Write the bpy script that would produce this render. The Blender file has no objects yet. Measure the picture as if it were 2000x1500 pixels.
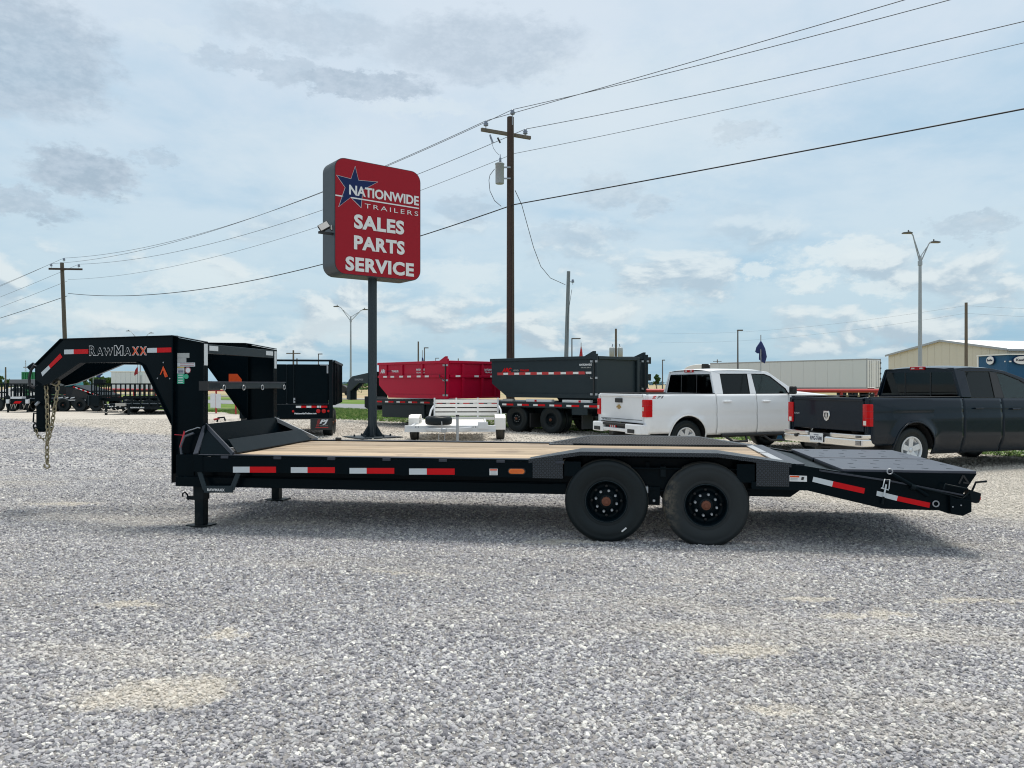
import bpy, bmesh, math, random
from mathutils import Vector, Matrix, noise
random.seed(7)
R_ = math.radians
scene = bpy.context.scene
COL = scene.collection

# ------------------------------------------------------------------ camera, sky, sun, exposure
CAMH = 1.5
F_PX = 1500.0
cam_d = bpy.data.cameras.new('camera'); cam = bpy.data.objects.new('camera', cam_d); COL.objects.link(cam)
cam.location = (0, 0, CAMH); cam.rotation_euler = (R_(90), 0, 0)
cam_d.sensor_width = 36; cam_d.lens = 36 * F_PX / 2000; cam_d.clip_start = 0.05; cam_d.clip_end = 12000
scene.camera = cam
SUN_EL, SUN_AZ = 66.0, 175.0      # elevation, compass from +Y clockwise
SUN_DIR = Vector((math.sin(R_(SUN_AZ)) * math.cos(R_(SUN_EL)), math.cos(R_(SUN_AZ)) * math.cos(R_(SUN_EL)), math.sin(R_(SUN_EL))))
SUN_DIR = Vector((0.10, 0.30, 0.95)).normalized()
sl = bpy.data.lights.new('sun', 'SUN'); sl.energy = 3.6; sl.angle = R_(20); sl.color = (1.0, 0.95, 0.87)
so = bpy.data.objects.new('sun', sl); COL.objects.link(so); so.rotation_euler = SUN_DIR.to_track_quat('Z', 'Y').to_euler()
scene.view_settings.view_transform = 'Standard'; scene.view_settings.look = 'None'
scene.view_settings.exposure = 0.16; scene.view_settings.gamma = 1.0; scene.view_settings.use_curve_mapping = False
scene.cycles.pixel_filter_type = 'BLACKMAN_HARRIS'; scene.cycles.filter_width = 1.1; scene.cycles.max_bounces = 6; scene.cycles.transparent_max_bounces = 12
try: scene.cycles.use_denoising = True
except Exception: pass


class NT:
    """tiny helper to write node maths"""
    def __init__(s, nt): s.nt = nt
    def n(s, t, **k):
        nd = s.nt.nodes.new(t)
        for a, b in k.items(): setattr(nd, a, b)
        return nd
    def put(s, sock, v):
        if isinstance(v, bpy.types.NodeSocket): s.nt.links.new(v, sock)
        elif v is not None:
            if hasattr(sock.default_value, '__len__') and not hasattr(v, '__len__'): v = (v,) * len(sock.default_value)
            if hasattr(v, '__len__') and len(sock.default_value) == 4 and len(v) == 3: v = (*v, 1)
            sock.default_value = v
    def m(s, op, a, b=None, c=None, clamp=False):
        nd = s.n('ShaderNodeMath', operation=op); nd.use_clamp = clamp
        for i, v in enumerate((a, b, c)): s.put(nd.inputs[i], v)
        return nd.outputs[0]
    def vm(s, op, a, b=None, out=0):
        nd = s.n('ShaderNodeVectorMath', operation=op); s.put(nd.inputs[0], a)
        if b is not None:
            if op == 'SCALE': s.put(nd.inputs[3], b)
            else: s.put(nd.inputs[1], b)
        return nd.outputs[out]
    def xyz(s, v):
        nd = s.n('ShaderNodeSeparateXYZ'); s.put(nd.inputs[0], v); return nd.outputs
    def comb(s, x, y, z):
        nd = s.n('ShaderNodeCombineXYZ')
        for i, v in enumerate((x, y, z)): s.put(nd.inputs[i], v)
        return nd.outputs[0]
    def noise(s, v, scale, detail=3, rough=.5, dist=0.0):
        nd = s.n('ShaderNodeTexNoise'); s.put(nd.inputs['Vector'], v)
        nd.inputs['Scale'].default_value = scale; nd.inputs['Detail'].default_value = detail
        nd.inputs['Roughness'].default_value = rough; nd.inputs['Distortion'].default_value = dist
        return nd.outputs[0]
    def ss(s, x, a, b, lo=0.0, hi=1.0):
        nd = s.n('ShaderNodeMapRange'); nd.interpolation_type = 'SMOOTHSTEP'
        s.put(nd.inputs[0], x)
        for i, v in zip((1, 2, 3, 4), (a, b, lo, hi)): nd.inputs[i].default_value = v
        return nd.outputs[0]
    def mix(s, f, a, b, kind='MIX'):
        nd = s.n('ShaderNodeMix', data_type='RGBA', blend_type=kind)
        s.put(nd.inputs[0], f); s.put(nd.inputs[6], a); s.put(nd.inputs[7], b); return nd.outputs[2]
    def ramp(s, f, stops):
        nd = s.n('ShaderNodeValToRGB'); s.put(nd.inputs[0], f); cr = nd.color_ramp
        while len(cr.elements) < len(stops): cr.elements.new(.5)
        for e, (p, c) in zip(cr.elements, stops): e.position = p; e.color = (*c, 1)
        return nd.outputs[0]


def ell(h, x, y, cx, cy, rx, ry):
    """1 inside an ellipse, fading to 0 at its rim"""
    a = h.m('DIVIDE', h.m('SUBTRACT', x, cx), rx); b = h.m('DIVIDE', h.m('SUBTRACT', y, cy), ry)
    d = h.m('SQRT', h.m('ADD', h.m('MULTIPLY', a, a), h.m('MULTIPLY', b, b)))
    return h.m('SUBTRACT', 1.0, d, clamp=True)


world = bpy.data.worlds.new('World'); scene.world = world; world.use_nodes = True
wnt = world.node_tree; wnt.nodes.clear(); h = NT(wnt)
sky = h.n('ShaderNodeTexSky', sky_type='NISHITA'); sky.sun_disc = False
sky.sun_elevation = math.asin(SUN_DIR.z); sky.sun_rotation = math.atan2(SUN_DIR.x, SUN_DIR.y)
sky.air_density = 1.3; sky.dust_density = 2.0
tc = h.n('ShaderNodeTexCoord'); d = h.vm('NORMALIZE', tc.outputs['Generated']); dx, dy, dz = h.xyz(d)
el = h.m('MULTIPLY', h.m('ARCSINE', dz), 57.2958)                       # degrees
az = h.m('MULTIPLY', h.m('ARCTAN2', dx, dy), 57.2958)
zc = h.m('MAXIMUM', dz, 0.0)
den = h.m('ADD', zc, 0.16)
flat = h.comb(h.m('DIVIDE', dx, den), h.m('DIVIDE', dy, den), 0.0)
# high thin cloud: broad soft mottling
c1 = h.noise(flat, 0.9, 6, .55, .4)
c2 = h.noise(h.vm('ADD', flat, (7.3, 2.1, 0)), 2.6, 7, .6, .2)
high = h.ss(h.m('ADD', h.m('MULTIPLY', c1, .7), h.m('MULTIPLY', c2, .3)), .31, .56)
base = h.ramp(h.m('DIVIDE', el, 40.0, clamp=True), [(0, (.31, .55, .74)), (.10, (.37, .61, .79)), (.28, (.455, .665, .84)), (.6, (.52, .705, .86)), (1, (.60, .75, .87))])
hc = h.ramp(h.m('DIVIDE', el, 40.0, clamp=True), [(0, (.50, .70, .82)), (.2, (.66, .81, .90)), (.5, (.77, .86, .95)), (1, (.80, .87, .945))])
col = h.mix(h.m('MULTIPLY', high, .85), base, hc)
# low cumulus bank (elevation 1..14 degrees), bright tops over blue-grey bases
cu_v = h.comb(h.m('MULTIPLY', az, .13), h.m('MULTIPLY', el, .25), 3.7)
cn = h.noise(cu_v, 1.25, 8, .56, .25)
cn_up = h.noise(h.vm('ADD', cu_v, (0.05, .16, 0)), 1.25, 8, .56, .25)
cov = h.m('MULTIPLY', h.ss(el, 15.0, 7.0), h.ss(el, .8, 3.0))
cum = h.m('MULTIPLY', h.ss(cn, .47, .60), cov)
lit = h.ss(h.m('SUBTRACT', cn, cn_up), -.05, .09)
cumc = h.mix(lit, (.48, .61, .72), (.82, .90, .93))
col = h.mix(h.m('MULTIPLY', cum, .90), col, cumc)
# separate grey clouds: azimuth, elevation, half width, half height, strength
GREY = [(-29.0, 13.6, 4.6, 1.9, 1.0), (-32.8, 11.3, 3.8, 1.3, .75), (-32.5, 19.8, 7.0, 4.6, .80), (-11.3, 21.0, 7.5, 1.25, .85), (-17.7, 21.6, 7.0, 1.0, .5), (-2.0, 23.6, 10.0, 3.0, .60), (-15, 24.2, 9, 2.0, .45),
        (16.7, 17.4, 3.0, 1.0, .60), (7.2, 14.0, 3.2, 1.6, .55), (10.4, 13.0, 1.9, 1.2, .50), (-3.8, 12.8, 3.2, 1.5, .40), (-24.7, 15.0, 1.5, .8, .45), (30.7, 10.0, 3.2, 1.0, .50), (5, 11, 6, 1.0, .3)]
wv = h.comb(h.m('MULTIPLY', az, .34), h.m('MULTIPLY', el, .62), 1.0)
wob = h.noise(wv, 1.3, 9, .66); wob2 = h.noise(h.vm('ADD', wv, (0, 0, 8.0)), 1.6, 8, .66)
azw = h.m('ADD', az, h.m('MULTIPLY', h.m('SUBTRACT', wob, .5), 7.0)); elw = h.m('ADD', el, h.m('MULTIPLY', h.m('SUBTRACT', wob2, .5), 3.6))
fin = h.noise(h.vm('ADD', wv, (5.0, 3.0, 2.0)), 4.2, 7, .6)
tot = None
for (a, e, rx, ry, k) in GREY:
    q = h.m('ADD', ell(h, azw, elw, a, e, rx, ry), h.m('MULTIPLY', h.m('SUBTRACT', fin, .5), .26))
    g = h.m('MULTIPLY', h.ss(q, .08, .48), k)
    tot = g if tot is None else h.m('MAXIMUM', tot, g)
gcol = h.mix(h.ss(h.m('ADD', h.m('MULTIPLY', fin, .5), h.m('MULTIPLY', wob, .5)), .38, .62), (.40, .505, .61), (.53, .63, .735))
col = h.mix(h.m('MULTIPLY', tot, .85), col, gcol)
# white puffs
WHITE = [(-21.8, 7.2, 5.2, 1.7, .85), (-26, 4.4, 8, 1.7, .55), (-12, 4.0, 6, 1.8, .6), (23.4, 9.0, 5.0, 1.2, .95), (21.5, 7.1, 2.6, 1.0, .95), (18, 8.1, 1.6, 1.0, .8), (25.6, 6.4, 2.2, .9, .8), (7.6, 5.6, 8, 2.0, .65), (-3.8, 8.0, 5, 1.6, .65), (9.5, 18.5, 15, 7, .40), (-16, 16, 9, 3.5, .25), (-24, 22.6, 4, 1.0, .3), (-6, 19.6, 6, .8, .4)]
tot = None
for (a, e, rx, ry, k) in WHITE:
    q = h.m('ADD', ell(h, azw, elw, a, e, rx, ry), h.m('MULTIPLY', h.m('SUBTRACT', fin, .5), .5))
    g = h.m('MULTIPLY', h.ss(q, .0, .6), k)
    tot = g if tot is None else h.m('MAXIMUM', tot, g)
col = h.mix(h.m('MULTIPLY', tot, .85), col, (.82, .91, .94))
cloudy = h.vm('SCALE', col, 10.0)
final = h.mix(.90, sky.outputs[0], cloudy)
bg = h.n('ShaderNodeBackground'); wnt.links.new(final, bg.inputs[0]); bg.inputs[1].default_value = 0.086
wo = h.n('ShaderNodeOutputWorld'); wnt.links.new(bg.outputs[0], wo.inputs[0])

# ------------------------------------------------------------------ helpers
def W(px, Y): return (px - 1000) / F_PX * Y
def Z(py, Y): return CAMH + (750 - py) / F_PX * Y
def P(px, py, Y): return Vector((W(px, Y), Y, Z(py, Y)))
def G(px, py):
    Y = CAMH * F_PX / (py - 750); return Vector((W(px, Y), Y, 0))

class Frame:
    """a thing's own axes: x along it, y across it away from the camera, z up"""
    def __init__(s, ox, oy, deg): s.ox, s.oy, s.a = ox, oy, R_(deg)
    def hit(s, px, py, w=0.0):
        u = (px - 1000) / F_PX; v = (750 - py) / F_PX; c, n = math.cos(s.a), math.sin(s.a)
        t = (w + s.oy * c - s.ox * n) / (c - u * n)
        return Vector(((u * t - s.ox) * c + (t - s.oy) * n, w, CAMH + v * t))

def link(o, parent=None):
    COL.objects.link(o)
    if parent: o.parent = parent
    return o
def thing(name, label, cat, loc=(0, 0, 0), rz=0.0, group=None):
    o = bpy.data.objects.new(name, None); o.empty_display_size = .2; link(o)
    o.location = loc; o.rotation_euler = (0, 0, rz); o['label'] = label; o['category'] = cat
    if group: o['group'] = group
    return o
def tag(o, label, cat, group=None):
    o['label'] = label; o['category'] = cat
    if group: o['group'] = group
    return o
def fthing(name, label, cat, fr, group=None): return thing(name, label, cat, (fr.ox, fr.oy, 0), fr.a, group)

class MB:
    def __init__(s): s.v, s.f, s.sm = [], [], []
    def add(s, vs, fs, smooth=False):
        b = len(s.v); s.v += [tuple(p) for p in vs]
        for f in fs: s.f.append([b + i for i in f]); s.sm.append(smooth)
        return s
    def ext(s, pts, vec):
        vec = Vector(vec); n = len(pts); a = [Vector(p) for p in pts]
        return s.add(a + [p + vec for p in a], [list(range(n))[::-1], list(range(n, 2 * n))] + [[i, (i + 1) % n, n + (i + 1) % n, n + i] for i in range(n)])
    def box(s, x0, x1, y0, y1, z0, z1): return s.ext([(x0, y0, z0), (x1, y0, z0), (x1, y1, z0), (x0, y1, z0)], (0, 0, z1 - z0))
    def xz(s, pts, w0, w1): return s.ext([(p[0], w0, p[1]) for p in pts], (0, w1 - w0, 0))
    def xy(s, pts, z0, z1): return s.ext([(p[0], p[1], z0) for p in pts], (0, 0, z1 - z0))
    def yz(s, pts, x0, x1): return s.ext([(x0, p[0], p[1]) for p in pts], (x1 - x0, 0, 0))
    def bar(s, a, b, w, hgt, up=(0, 0, 1)):
        a, b = Vector(a), Vector(b); d = (b - a).normalized(); up = Vector(up)
        if abs(d.dot(up)) > .98: up = Vector((0, 1, 0))
        r = d.cross(up).normalized() * (w / 2); u = r.cross(d).normalized() * (hgt / 2)
        return s.ext([a - r - u, a + r - u, a + r + u, a - r + u], b - a)
    def tube(s, pts, r, n=8, cap=True, r1=None):
        pts = [Vector(p) for p in pts]; m = len(pts); rings = []; prev = None
        for i, p in enumerate(pts):
            d = (pts[min(i + 1, m - 1)] - pts[max(i - 1, 0)]).normalized()
            ref = prev if prev is not None else (Vector((0, 0, 1)) if abs(d.z) < .9 else Vector((1, 0, 0)))
            x = (ref - d * ref.dot(d)).normalized(); prev = x; y = d.cross(x)
            rr = r if r1 is None else r + (r1 - r) * i / (m - 1)
            rings.append([p + (x * math.cos(2 * math.pi * k / n) + y * math.sin(2 * math.pi * k / n)) * rr for k in range(n)])
        vs = [v for rg in rings for v in rg]
        s.add(vs, [[i * n + k, i * n + (k + 1) % n, (i + 1) * n + (k + 1) % n, (i + 1) * n + k] for i in range(m - 1) for k in range(n)], True)
        if cap: s.add(rings[0], [list(range(n))[::-1]]); s.add(rings[-1], [list(range(n))])
        return s
    def ring(s, c, ax, R, r, n=16, m=6, sx=1.0, up=None):
        c = Vector(c); ax = Vector(ax).normalized(); ref = Vector(up) if up else (Vector((0, 0, 1)) if abs(ax.z) < .9 else Vector((1, 0, 0)))
        x = (ref - ax * ref.dot(ax)).normalized(); y = ax.cross(x); vs = []
        for i in range(n):
            t = 2 * math.pi * i / n; d = x * math.cos(t) + y * math.sin(t); cc = c + (x * math.cos(t) * sx + y * math.sin(t)) * R
            for k in range(m):
                q = 2 * math.pi * k / m; vs.append(cc + d * math.cos(q) * r + ax * math.sin(q) * r)
        return s.add(vs, [[i * m + k, i * m + (k + 1) % m, ((i + 1) % n) * m + (k + 1) % m, ((i + 1) % n) * m + k] for i in range(n) for k in range(m)], True)
    def lathe(s, c, ax, prof, n=48, smooth=True):
        """prof: (radius, distance along axis)"""
        c = Vector(c); ax = Vector(ax).normalized(); ref = Vector((0, 0, 1)) if abs(ax.z) < .9 else Vector((1, 0, 0))
        x = (ref - ax * ref.dot(ax)).normalized(); y = ax.cross(x); vs = []
        for i in range(n):
            t = 2 * math.pi * i / n; d = x * math.cos(t) + y * math.sin(t)
            for (r, q) in prof: vs.append(c + d * r + ax * q)
        m = len(prof)
        return s.add(vs, [[i * m + k, ((i + 1) % n) * m + k, ((i + 1) % n) * m + k + 1, i * m + k + 1] for i in range(n) for k in range(m - 1)], smooth)
    def grid(s, fn, nu, nv, smooth=True):
        vs = [fn(i / nu, j / nv) for i in range(nu + 1) for j in range(nv + 1)]
        return s.add(vs, [[i * (nv + 1) + j, (i + 1) * (nv + 1) + j, (i + 1) * (nv + 1) + j + 1, i * (nv + 1) + j + 1] for i in range(nu) for j in range(nv)], smooth)
    def islands(s):
        par = list(range(len(s.v)))
        def find(i):
            while par[i] != i: par[i] = par[par[i]]; i = par[i]
            return i
        for f in s.f:
            a = find(f[0])
            for i in f[1:]:
                b = find(i)
                if a != b: par[b] = a
        g = {}
        for f, sm in zip(s.f, s.sm): g.setdefault(find(f[0]), []).append((f, sm))
        return list(g.values())
    def build(s, name, mat, parent=None, bevel=0.0, label=None, fix=True, seg=2, one=False, sub=None):
        """separate pieces become separate objects; sub = name of the pieces under one part called name"""
        if not one and len(s.v) < 6000:
            isl = s.islands()
            if len(isl) > 1:
                if sub: parent = thing_part(name, parent); name = sub
                last = None
                for fs in isl:
                    m2 = MB(); idx = {}
                    for f, sm in fs:
                        for i in f:
                            if i not in idx: idx[i] = len(m2.v); m2.v.append(s.v[i])
                        m2.f.append([idx[i] for i in f]); m2.sm.append(sm)
                    last = m2.build(name, mat, parent, bevel, label, fix, seg, True)
                return last
        me = bpy.data.meshes.new(name); me.from_pydata(s.v, [], s.f)
        if fix:
            bm = bmesh.new(); bm.from_mesh(me); bmesh.ops.remove_doubles(bm, verts=bm.verts, dist=1e-5) if False else None
            bmesh.ops.recalc_face_normals(bm, faces=bm.faces); bm.to_mesh(me); bm.free()
        me.polygons.foreach_set('use_smooth', s.sm[:len(me.polygons)])
        me.materials.append(mat); me.update()
        o = bpy.data.objects.new(name, me); link(o, parent)
        if bevel:
            b = o.modifiers.new('bevel', 'BEVEL'); b.width = bevel; b.segments = seg; b.limit_method = 'ANGLE'; b.angle_limit = R_(40); b.harden_normals = False
        if label: o['label'] = label
        return o
def thing_part(name, parent, loc=(0, 0, 0), rz=0.0):
    o = bpy.data.objects.new(name, None); o.empty_display_size = .1; link(o, parent); o.location = loc; o.rotation_euler = (0, 0, rz); return o
def struct(o): o['kind'] = 'structure'; return o

_txt = {}
def text(name, s, mat, parent, org, right, up, width, height, lift=.002, depth=.002, bold=0.0, shear=0.0, sp=1.0):
    """lettering fitted to a width x height box whose lower left corner is org"""
    key = (s, bold, shear, sp)
    if key not in _txt:
        cu = bpy.data.curves.new('lettering', 'FONT'); cu.body = s; cu.size = 1; cu.offset = bold; cu.extrude = .5; cu.shear = shear; cu.resolution_u = 3; cu.space_character = sp
        ob = bpy.data.objects.new('lettering', cu); COL.objects.link(ob)
        bpy.context.view_layer.update(); dg = bpy.context.evaluated_depsgraph_get()
        me = bpy.data.meshes.new_from_object(ob.evaluated_get(dg)); bpy.data.objects.remove(ob); bpy.data.curves.remove(cu); _txt[key] = me
    src = _txt[key]; me = src.copy(); me.name = 'lettering'
    xs = [v.co.x for v in me.vertices]; ys = [v.co.y for v in me.vertices]; x0, x1, y0, y1 = min(xs), max(xs), min(ys), max(ys)
    r, u = Vector(right).normalized(), Vector(up).normalized(); n = r.cross(u); org = Vector(org)
    for v in me.vertices:
        c = v.co.copy(); v.co = org + r * ((c.x - x0) / (x1 - x0) * width) + u * ((c.y - y0) / (y1 - y0) * height) + n * (lift + (c.z + .5) * depth)
    me.materials.clear(); me.materials.append(mat)
    o = bpy.data.objects.new(name, me); link(o, parent); return o

# ------------------------------------------------------------------ materials
def newmat(name):
    m = bpy.data.materials.new(name); m.use_nodes = True; nt = m.node_tree; h = NT(nt); return m, h, nt.nodes['Principled BSDF']
def pm(name, color, rough=.5, metal=0.0, var=.10, vscale=6.0, bump=0.0, bscale=60.0, coat=0.0, emit=None, spec=.5, dust=0.0, dustc=(.40, .35, .28), dmax=.6):
    """painted / plain surface: small colour and gloss variation, optional dust that gathers low down on the thing"""
    m, h, b = newmat(name); tc = h.n('ShaderNodeTexCoord').outputs['Object']
    n1 = h.noise(tc, vscale, 4, .6); n2 = h.noise(tc, vscale * 7, 3, .6)
    k = h.m('ADD', 1 - var, h.m('MULTIPLY', h.m('ADD', h.m('MULTIPLY', n1, .7), h.m('MULTIPLY', n2, .3)), 2 * var))
    c = h.vm('SCALE', color, k)
    if dust:
        z = h.xyz(tc)[2]; f = h.m('MULTIPLY', h.ss(z, dmax, 0.0), h.ss(h.noise(tc, 9, 5, .65), .35, .75)); c = h.mix(h.m('MULTIPLY', f, dust), c, dustc)
    h.nt.links.new(c, b.inputs['Base Color']); b.inputs['Metallic'].default_value = metal
    h.put(b.inputs['Roughness'], h.m('ADD', rough * .85, h.m('MULTIPLY', n1, rough * .35)))
    b.inputs['Specular IOR Level'].default_value = spec
    if coat: b.inputs['Coat Weight'].default_value = coat; b.inputs['Coat Roughness'].default_value = .06
    if bump:
        bn = h.n('ShaderNodeBump'); bn.inputs['Strength'].default_value = bump; bn.inputs['Distance'].default_value = .01
        h.put(bn.inputs['Height'], h.noise(tc, bscale, 4, .6)); h.nt.links.new(bn.outputs[0], b.inputs['Normal'])
    if emit: b.inputs['Emission Color'].default_value = (*emit, 1); b.inputs['Emission Strength'].default_value = 1
    return m

M = {}
M['black'] = pm('black_gloss_paint', (.0022, .0062, .0088), .20, var=.3, spec=.055, bump=.02, bscale=14)
M['black2'] = pm('black_satin_paint', (.004, .009, .012), .42, var=.25, dust=.06, spec=.10)
M['ramp_top'] = pm('worn_dark_steel', (.045, .052, .072), .38, var=.35, vscale=4, bump=.15, bscale=40)
M['dgrey'] = pm('dark_grey_paint', (.020, .031, .037), .42, var=.18, spec=.2)
M['grey'] = pm('grey_paint', (.13, .14, .15), .5)
M['galv'] = pm('galvanised_steel', (.36, .38, .40), .45, .5, var=.15)
M['alu'] = pm('aluminium', (.66, .68, .70), .42, .45, var=.08)
M['alu_w'] = pm('pale_aluminium_slats', (.80, .78, .74), .5, .1, var=.06)
M['chrome'] = pm('chrome', (.75, .74, .72), .12, 1.0, var=.06)
M['white'] = pm('white_paint', (.78, .79, .80), .30, var=.03, coat=.5, dust=.55, dmax=.85)
M['white_m'] = pm('white_matte', (.74, .74, .73), .55, var=.05)
M['silver_tape'] = pm('silver_reflective_tape', (.58, .62, .64), .35, var=.06)
M['red_tape'] = pm('red_reflective_tape', (.60, .006, .010), .45, var=.08, spec=.15)
M['red'] = pm('red_paint', (.46, .004, .034), .40, var=.12, dust=.1, spec=.2)
M['red_pipe'] = pm('red_pipe_paint', (.45, .03, .03), .45, var=.15)
M['red_lens'] = pm('red_lens', (.50, .006, .008), .2, var=.3, vscale=25, coat=.25, spec=.2)
M['amber'] = pm('amber_lens', (.75, .17, .01), .2, var=.2, vscale=60, coat=.6)
M['clear_lens'] = pm('clear_lens', (.72, .66, .60), .15, coat=1)
M['orange'] = pm('orange_vinyl', (.75, .09, .02), .5, spec=.2)
M['rust'] = pm('rusty_hub', (.16, .055, .03), .7, .2, var=.4, vscale=60)
M['rubber'] = pm('tyre_rubber', (.009, .014, .016), .42, var=.3, bump=.06, bscale=90, spec=.22)
M['tread'] = pm('dusty_tread_rubber', (.060, .057, .048), .8, var=.4, vscale=20)
M['glass'] = pm('tinted_glass', (.012, .019, .022), .05, var=.0, spec=.8)
M['navy_paint'] = pm('dark_blue_black_paint', (.004, .010, .018), .20, var=.12, coat=.25, spec=.16, dust=.0, dustc=(.10, .10, .09), dmax=.7)
M['plastic'] = pm('black_plastic', (.015, .016, .017), .55)
M['seat'] = pm('interior_cloth', (.05, .055, .055), .8)
M['sign_red'] = pm('sign_red_face', (.33, .012, .024), .6, var=.05, spec=.2)
M['sign_letter'] = pm('sign_letter_grey_white', (.74, .75, .74), .5, var=.03)
M['sign_box'] = pm('sign_cabinet_dark', (.022, .034, .042), .45, var=.15)
M['sign_blue'] = pm('sign_star_blue', (.008, .022, .095), .5, spec=.2)
M['pole_paint'] = pm('pole_dark_green_grey', (.012, .024, .031), .5, var=.2)
M['wire'] = pm('black_cable', (.018, .018, .022), .6)
M['wire_g'] = pm('grey_wire', (.10, .11, .13), .6)
M['lamp_head'] = pm('lamp_housing', (.10, .10, .10), .5)
M['flag_blue'] = pm('blue_flag_cloth', (.02, .035, .14), .8)
M['flag_red'] = pm('red_flag_cloth', (.35, .02, .03), .8)
M['green_box'] = pm('green_paint', (.01, .17, .055), .5, var=.25)
M['teal'] = pm('teal_paint', (.02, .20, .22), .4)
M['tan_wall'] = pm('tan_metal_wall', (.58, .55, .46), .6, var=.04)
M['blue_wall'] = pm('blue_metal_wall', (.018, .085, .18), .55, var=.05, spec=.2)
M['roof_w'] = pm('white_metal_roof', (.76, .77, .76), .5, var=.03)
M['truck_box'] = pm('pale_trailer_panel', (.58, .61, .62), .45, .2, var=.04, vscale=.4)
M['grey_wall'] = pm('pale_grey_building_wall', (.64, .68, .71), .6)
M['brass'] = pm('yellow_zinc_chain', (.30, .26, .165), .45, .6, var=.3, vscale=40)
M['pink'] = pm('red_strap', (.55, .03, .05), .6)
M['gold'] = pm('gold_emblem', (.45, .30, .12), .35, .6)
M['porcelain'] = pm('porcelain_grey', (.22, .26, .33), .25)
M['transformer'] = pm('transformer_grey', (.33, .37, .38), .45, var=.08)
M['concrete'] = pm('pale_concrete', (.45, .43, .39), .85, var=.15)
M['plate_w'] = pm('licence_plate_white', (.7, .72, .74), .4)
M['ink'] = pm('dark_print', (.02, .025, .06), .5)
M['decal_grey'] = pm('grey_decal', (.40, .41, .40), .5, var=.2, vscale=70)
M['decal_green'] = pm('green_decal', (.05, .42, .25), .5, var=.15)
M['decal_yel'] = pm('yellow_decal', (.55, .40, .08), .5)
M['fog'] = pm('dusty_rail_dark', (.040, .046, .060), .42, var=.3, spec=.3)

def wood_mat(name, a, b_, ax=0, rough=.7, sc=1.0, stain=.0):
    m, h, b = newmat(name); tc = h.n('ShaderNodeTexCoord').outputs['Object']; rnd = h.n('ShaderNodeObjectInfo').outputs['Random']
    s = [14 * sc] * 3; s[ax] = .9 * sc
    v = h.vm('ADD', h.vm('MULTIPLY', tc, tuple(s)), h.comb(h.m('MULTIPLY', rnd, 37.0), h.m('MULTIPLY', rnd, 11.0), 0.0))
    g = h.noise(v, 1.6, 6, .6, .5); g2 = h.noise(h.vm('MULTIPLY', v, (1, 5, 5)), 2.4, 3, .6)
    f = h.m('ADD', h.m('MULTIPLY', g, .65), h.m('MULTIPLY', g2, .35))
    c = h.ramp(f, [(.3, b_), (.5, a), (.72, tuple(min(1, x * 1.15) for x in a))])
    c = h.vm('SCALE', c, h.m('ADD', .70, h.m('MULTIPLY', rnd, .50)))
    kn = h.n('ShaderNodeTexVoronoi'); h.put(kn.inputs['Vector'], h.vm('MULTIPLY', tc, (1.4, 9, 1))); kn.inputs['Scale'].default_value = 1.0
    c = h.mix(h.m('MULTIPLY', h.ss(kn.outputs['Distance'], .10, .03), .6), c, tuple(x * .3 for x in b_))
    if stain: c = h.mix(h.m('MULTIPLY', h.ss(h.noise(tc, 1.7, 5, .65), .52, .68), stain), c, (.16, .12, .09))
    h.nt.links.new(c, b.inputs['Base Color']); b.inputs['Roughness'].default_value = rough
    bn = h.n('ShaderNodeBump'); bn.inputs['Strength'].default_value = .3; bn.inputs['Distance'].default_value = .004
    h.put(bn.inputs['Height'], f); h.nt.links.new(bn.outputs[0], b.inputs['Normal']); return m
M['plank'] = wood_mat('pine_plank', (.40, .305, .205), (.17, .115, .072), 0, stain=.55)
M['pole_wood'] = wood_mat('dark_pole_wood', (.052, .034, .026), (.020, .013, .011), 2, .85)
M['pole_wood_g'] = wood_mat('weathered_pole_wood', (.13, .11, .085), (.06, .048, .036), 2, .85)
M['pole_grey'] = wood_mat('grey_pole', (.24, .26, .27), (.15, .16, .17), 2, .8)

def diamond_mat():
    m, h, b = newmat('black_diamond_plate'); tc = h.n('ShaderNodeTexCoord').outputs['Object']; x, y, z = h.xyz(tc)
    ny = h.m('ADD', z, h.m('MULTIPLY', y, 1.0))
    def fam(sgn, off):
        u = h.m('MULTIPLY', h.m('ADD', x, h.m('MULTIPLY', ny, sgn)), 29.0); v = h.m('MULTIPLY', h.m('SUBTRACT', x, h.m('MULTIPLY', ny, sgn)), 29.0)
        fu = h.m('ABSOLUTE', h.m('SUBTRACT', h.m('FRACT', h.m('ADD', u, off)), .5)); fv = h.m('ABSOLUTE', h.m('SUBTRACT', h.m('FRACT', h.m('ADD', v, off)), .5))
        return h.m('MULTIPLY', h.ss(fu, .42, .30), h.ss(fv, .16, .05))
    p = h.m('MAXIMUM', fam(1.0, 0.0), fam(-1.0, .5))
    h.nt.links.new(h.mix(h.m('MULTIPLY', p, .8), (.004, .008, .011), (.060, .072, .092)), b.inputs['Base Color']); b.inputs['Roughness'].default_value = .33  # raised bars coloured lighter to stand in for their highlights
    bn = h.n('ShaderNodeBump'); bn.inputs['Strength'].default_value = .9; bn.inputs['Distance'].default_value = .004; h.put(bn.inputs['Height'], p); h.nt.links.new(bn.outputs[0], b.inputs['Normal']); return m
M['diamond'] = diamond_mat()

def dusty_tyre():
    m, h, b = newmat('dusty_tyre_rubber'); tc = h.n('ShaderNodeTexCoord').outputs['Object']; x, y, z = h.xyz(tc)
    f = h.m('MULTIPLY', h.ss(x, 1.62, 1.36), h.ss(h.noise(tc, 14, 6, .7), .40, .60))
    c = h.mix(h.m('MULTIPLY', f, .75), (.009, .014, .016), (.20, .165, .115)); h.nt.links.new(c, b.inputs['Base Color']); b.inputs['Roughness'].default_value = .7; return m
M['rubber_d'] = dusty_tyre()

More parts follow.
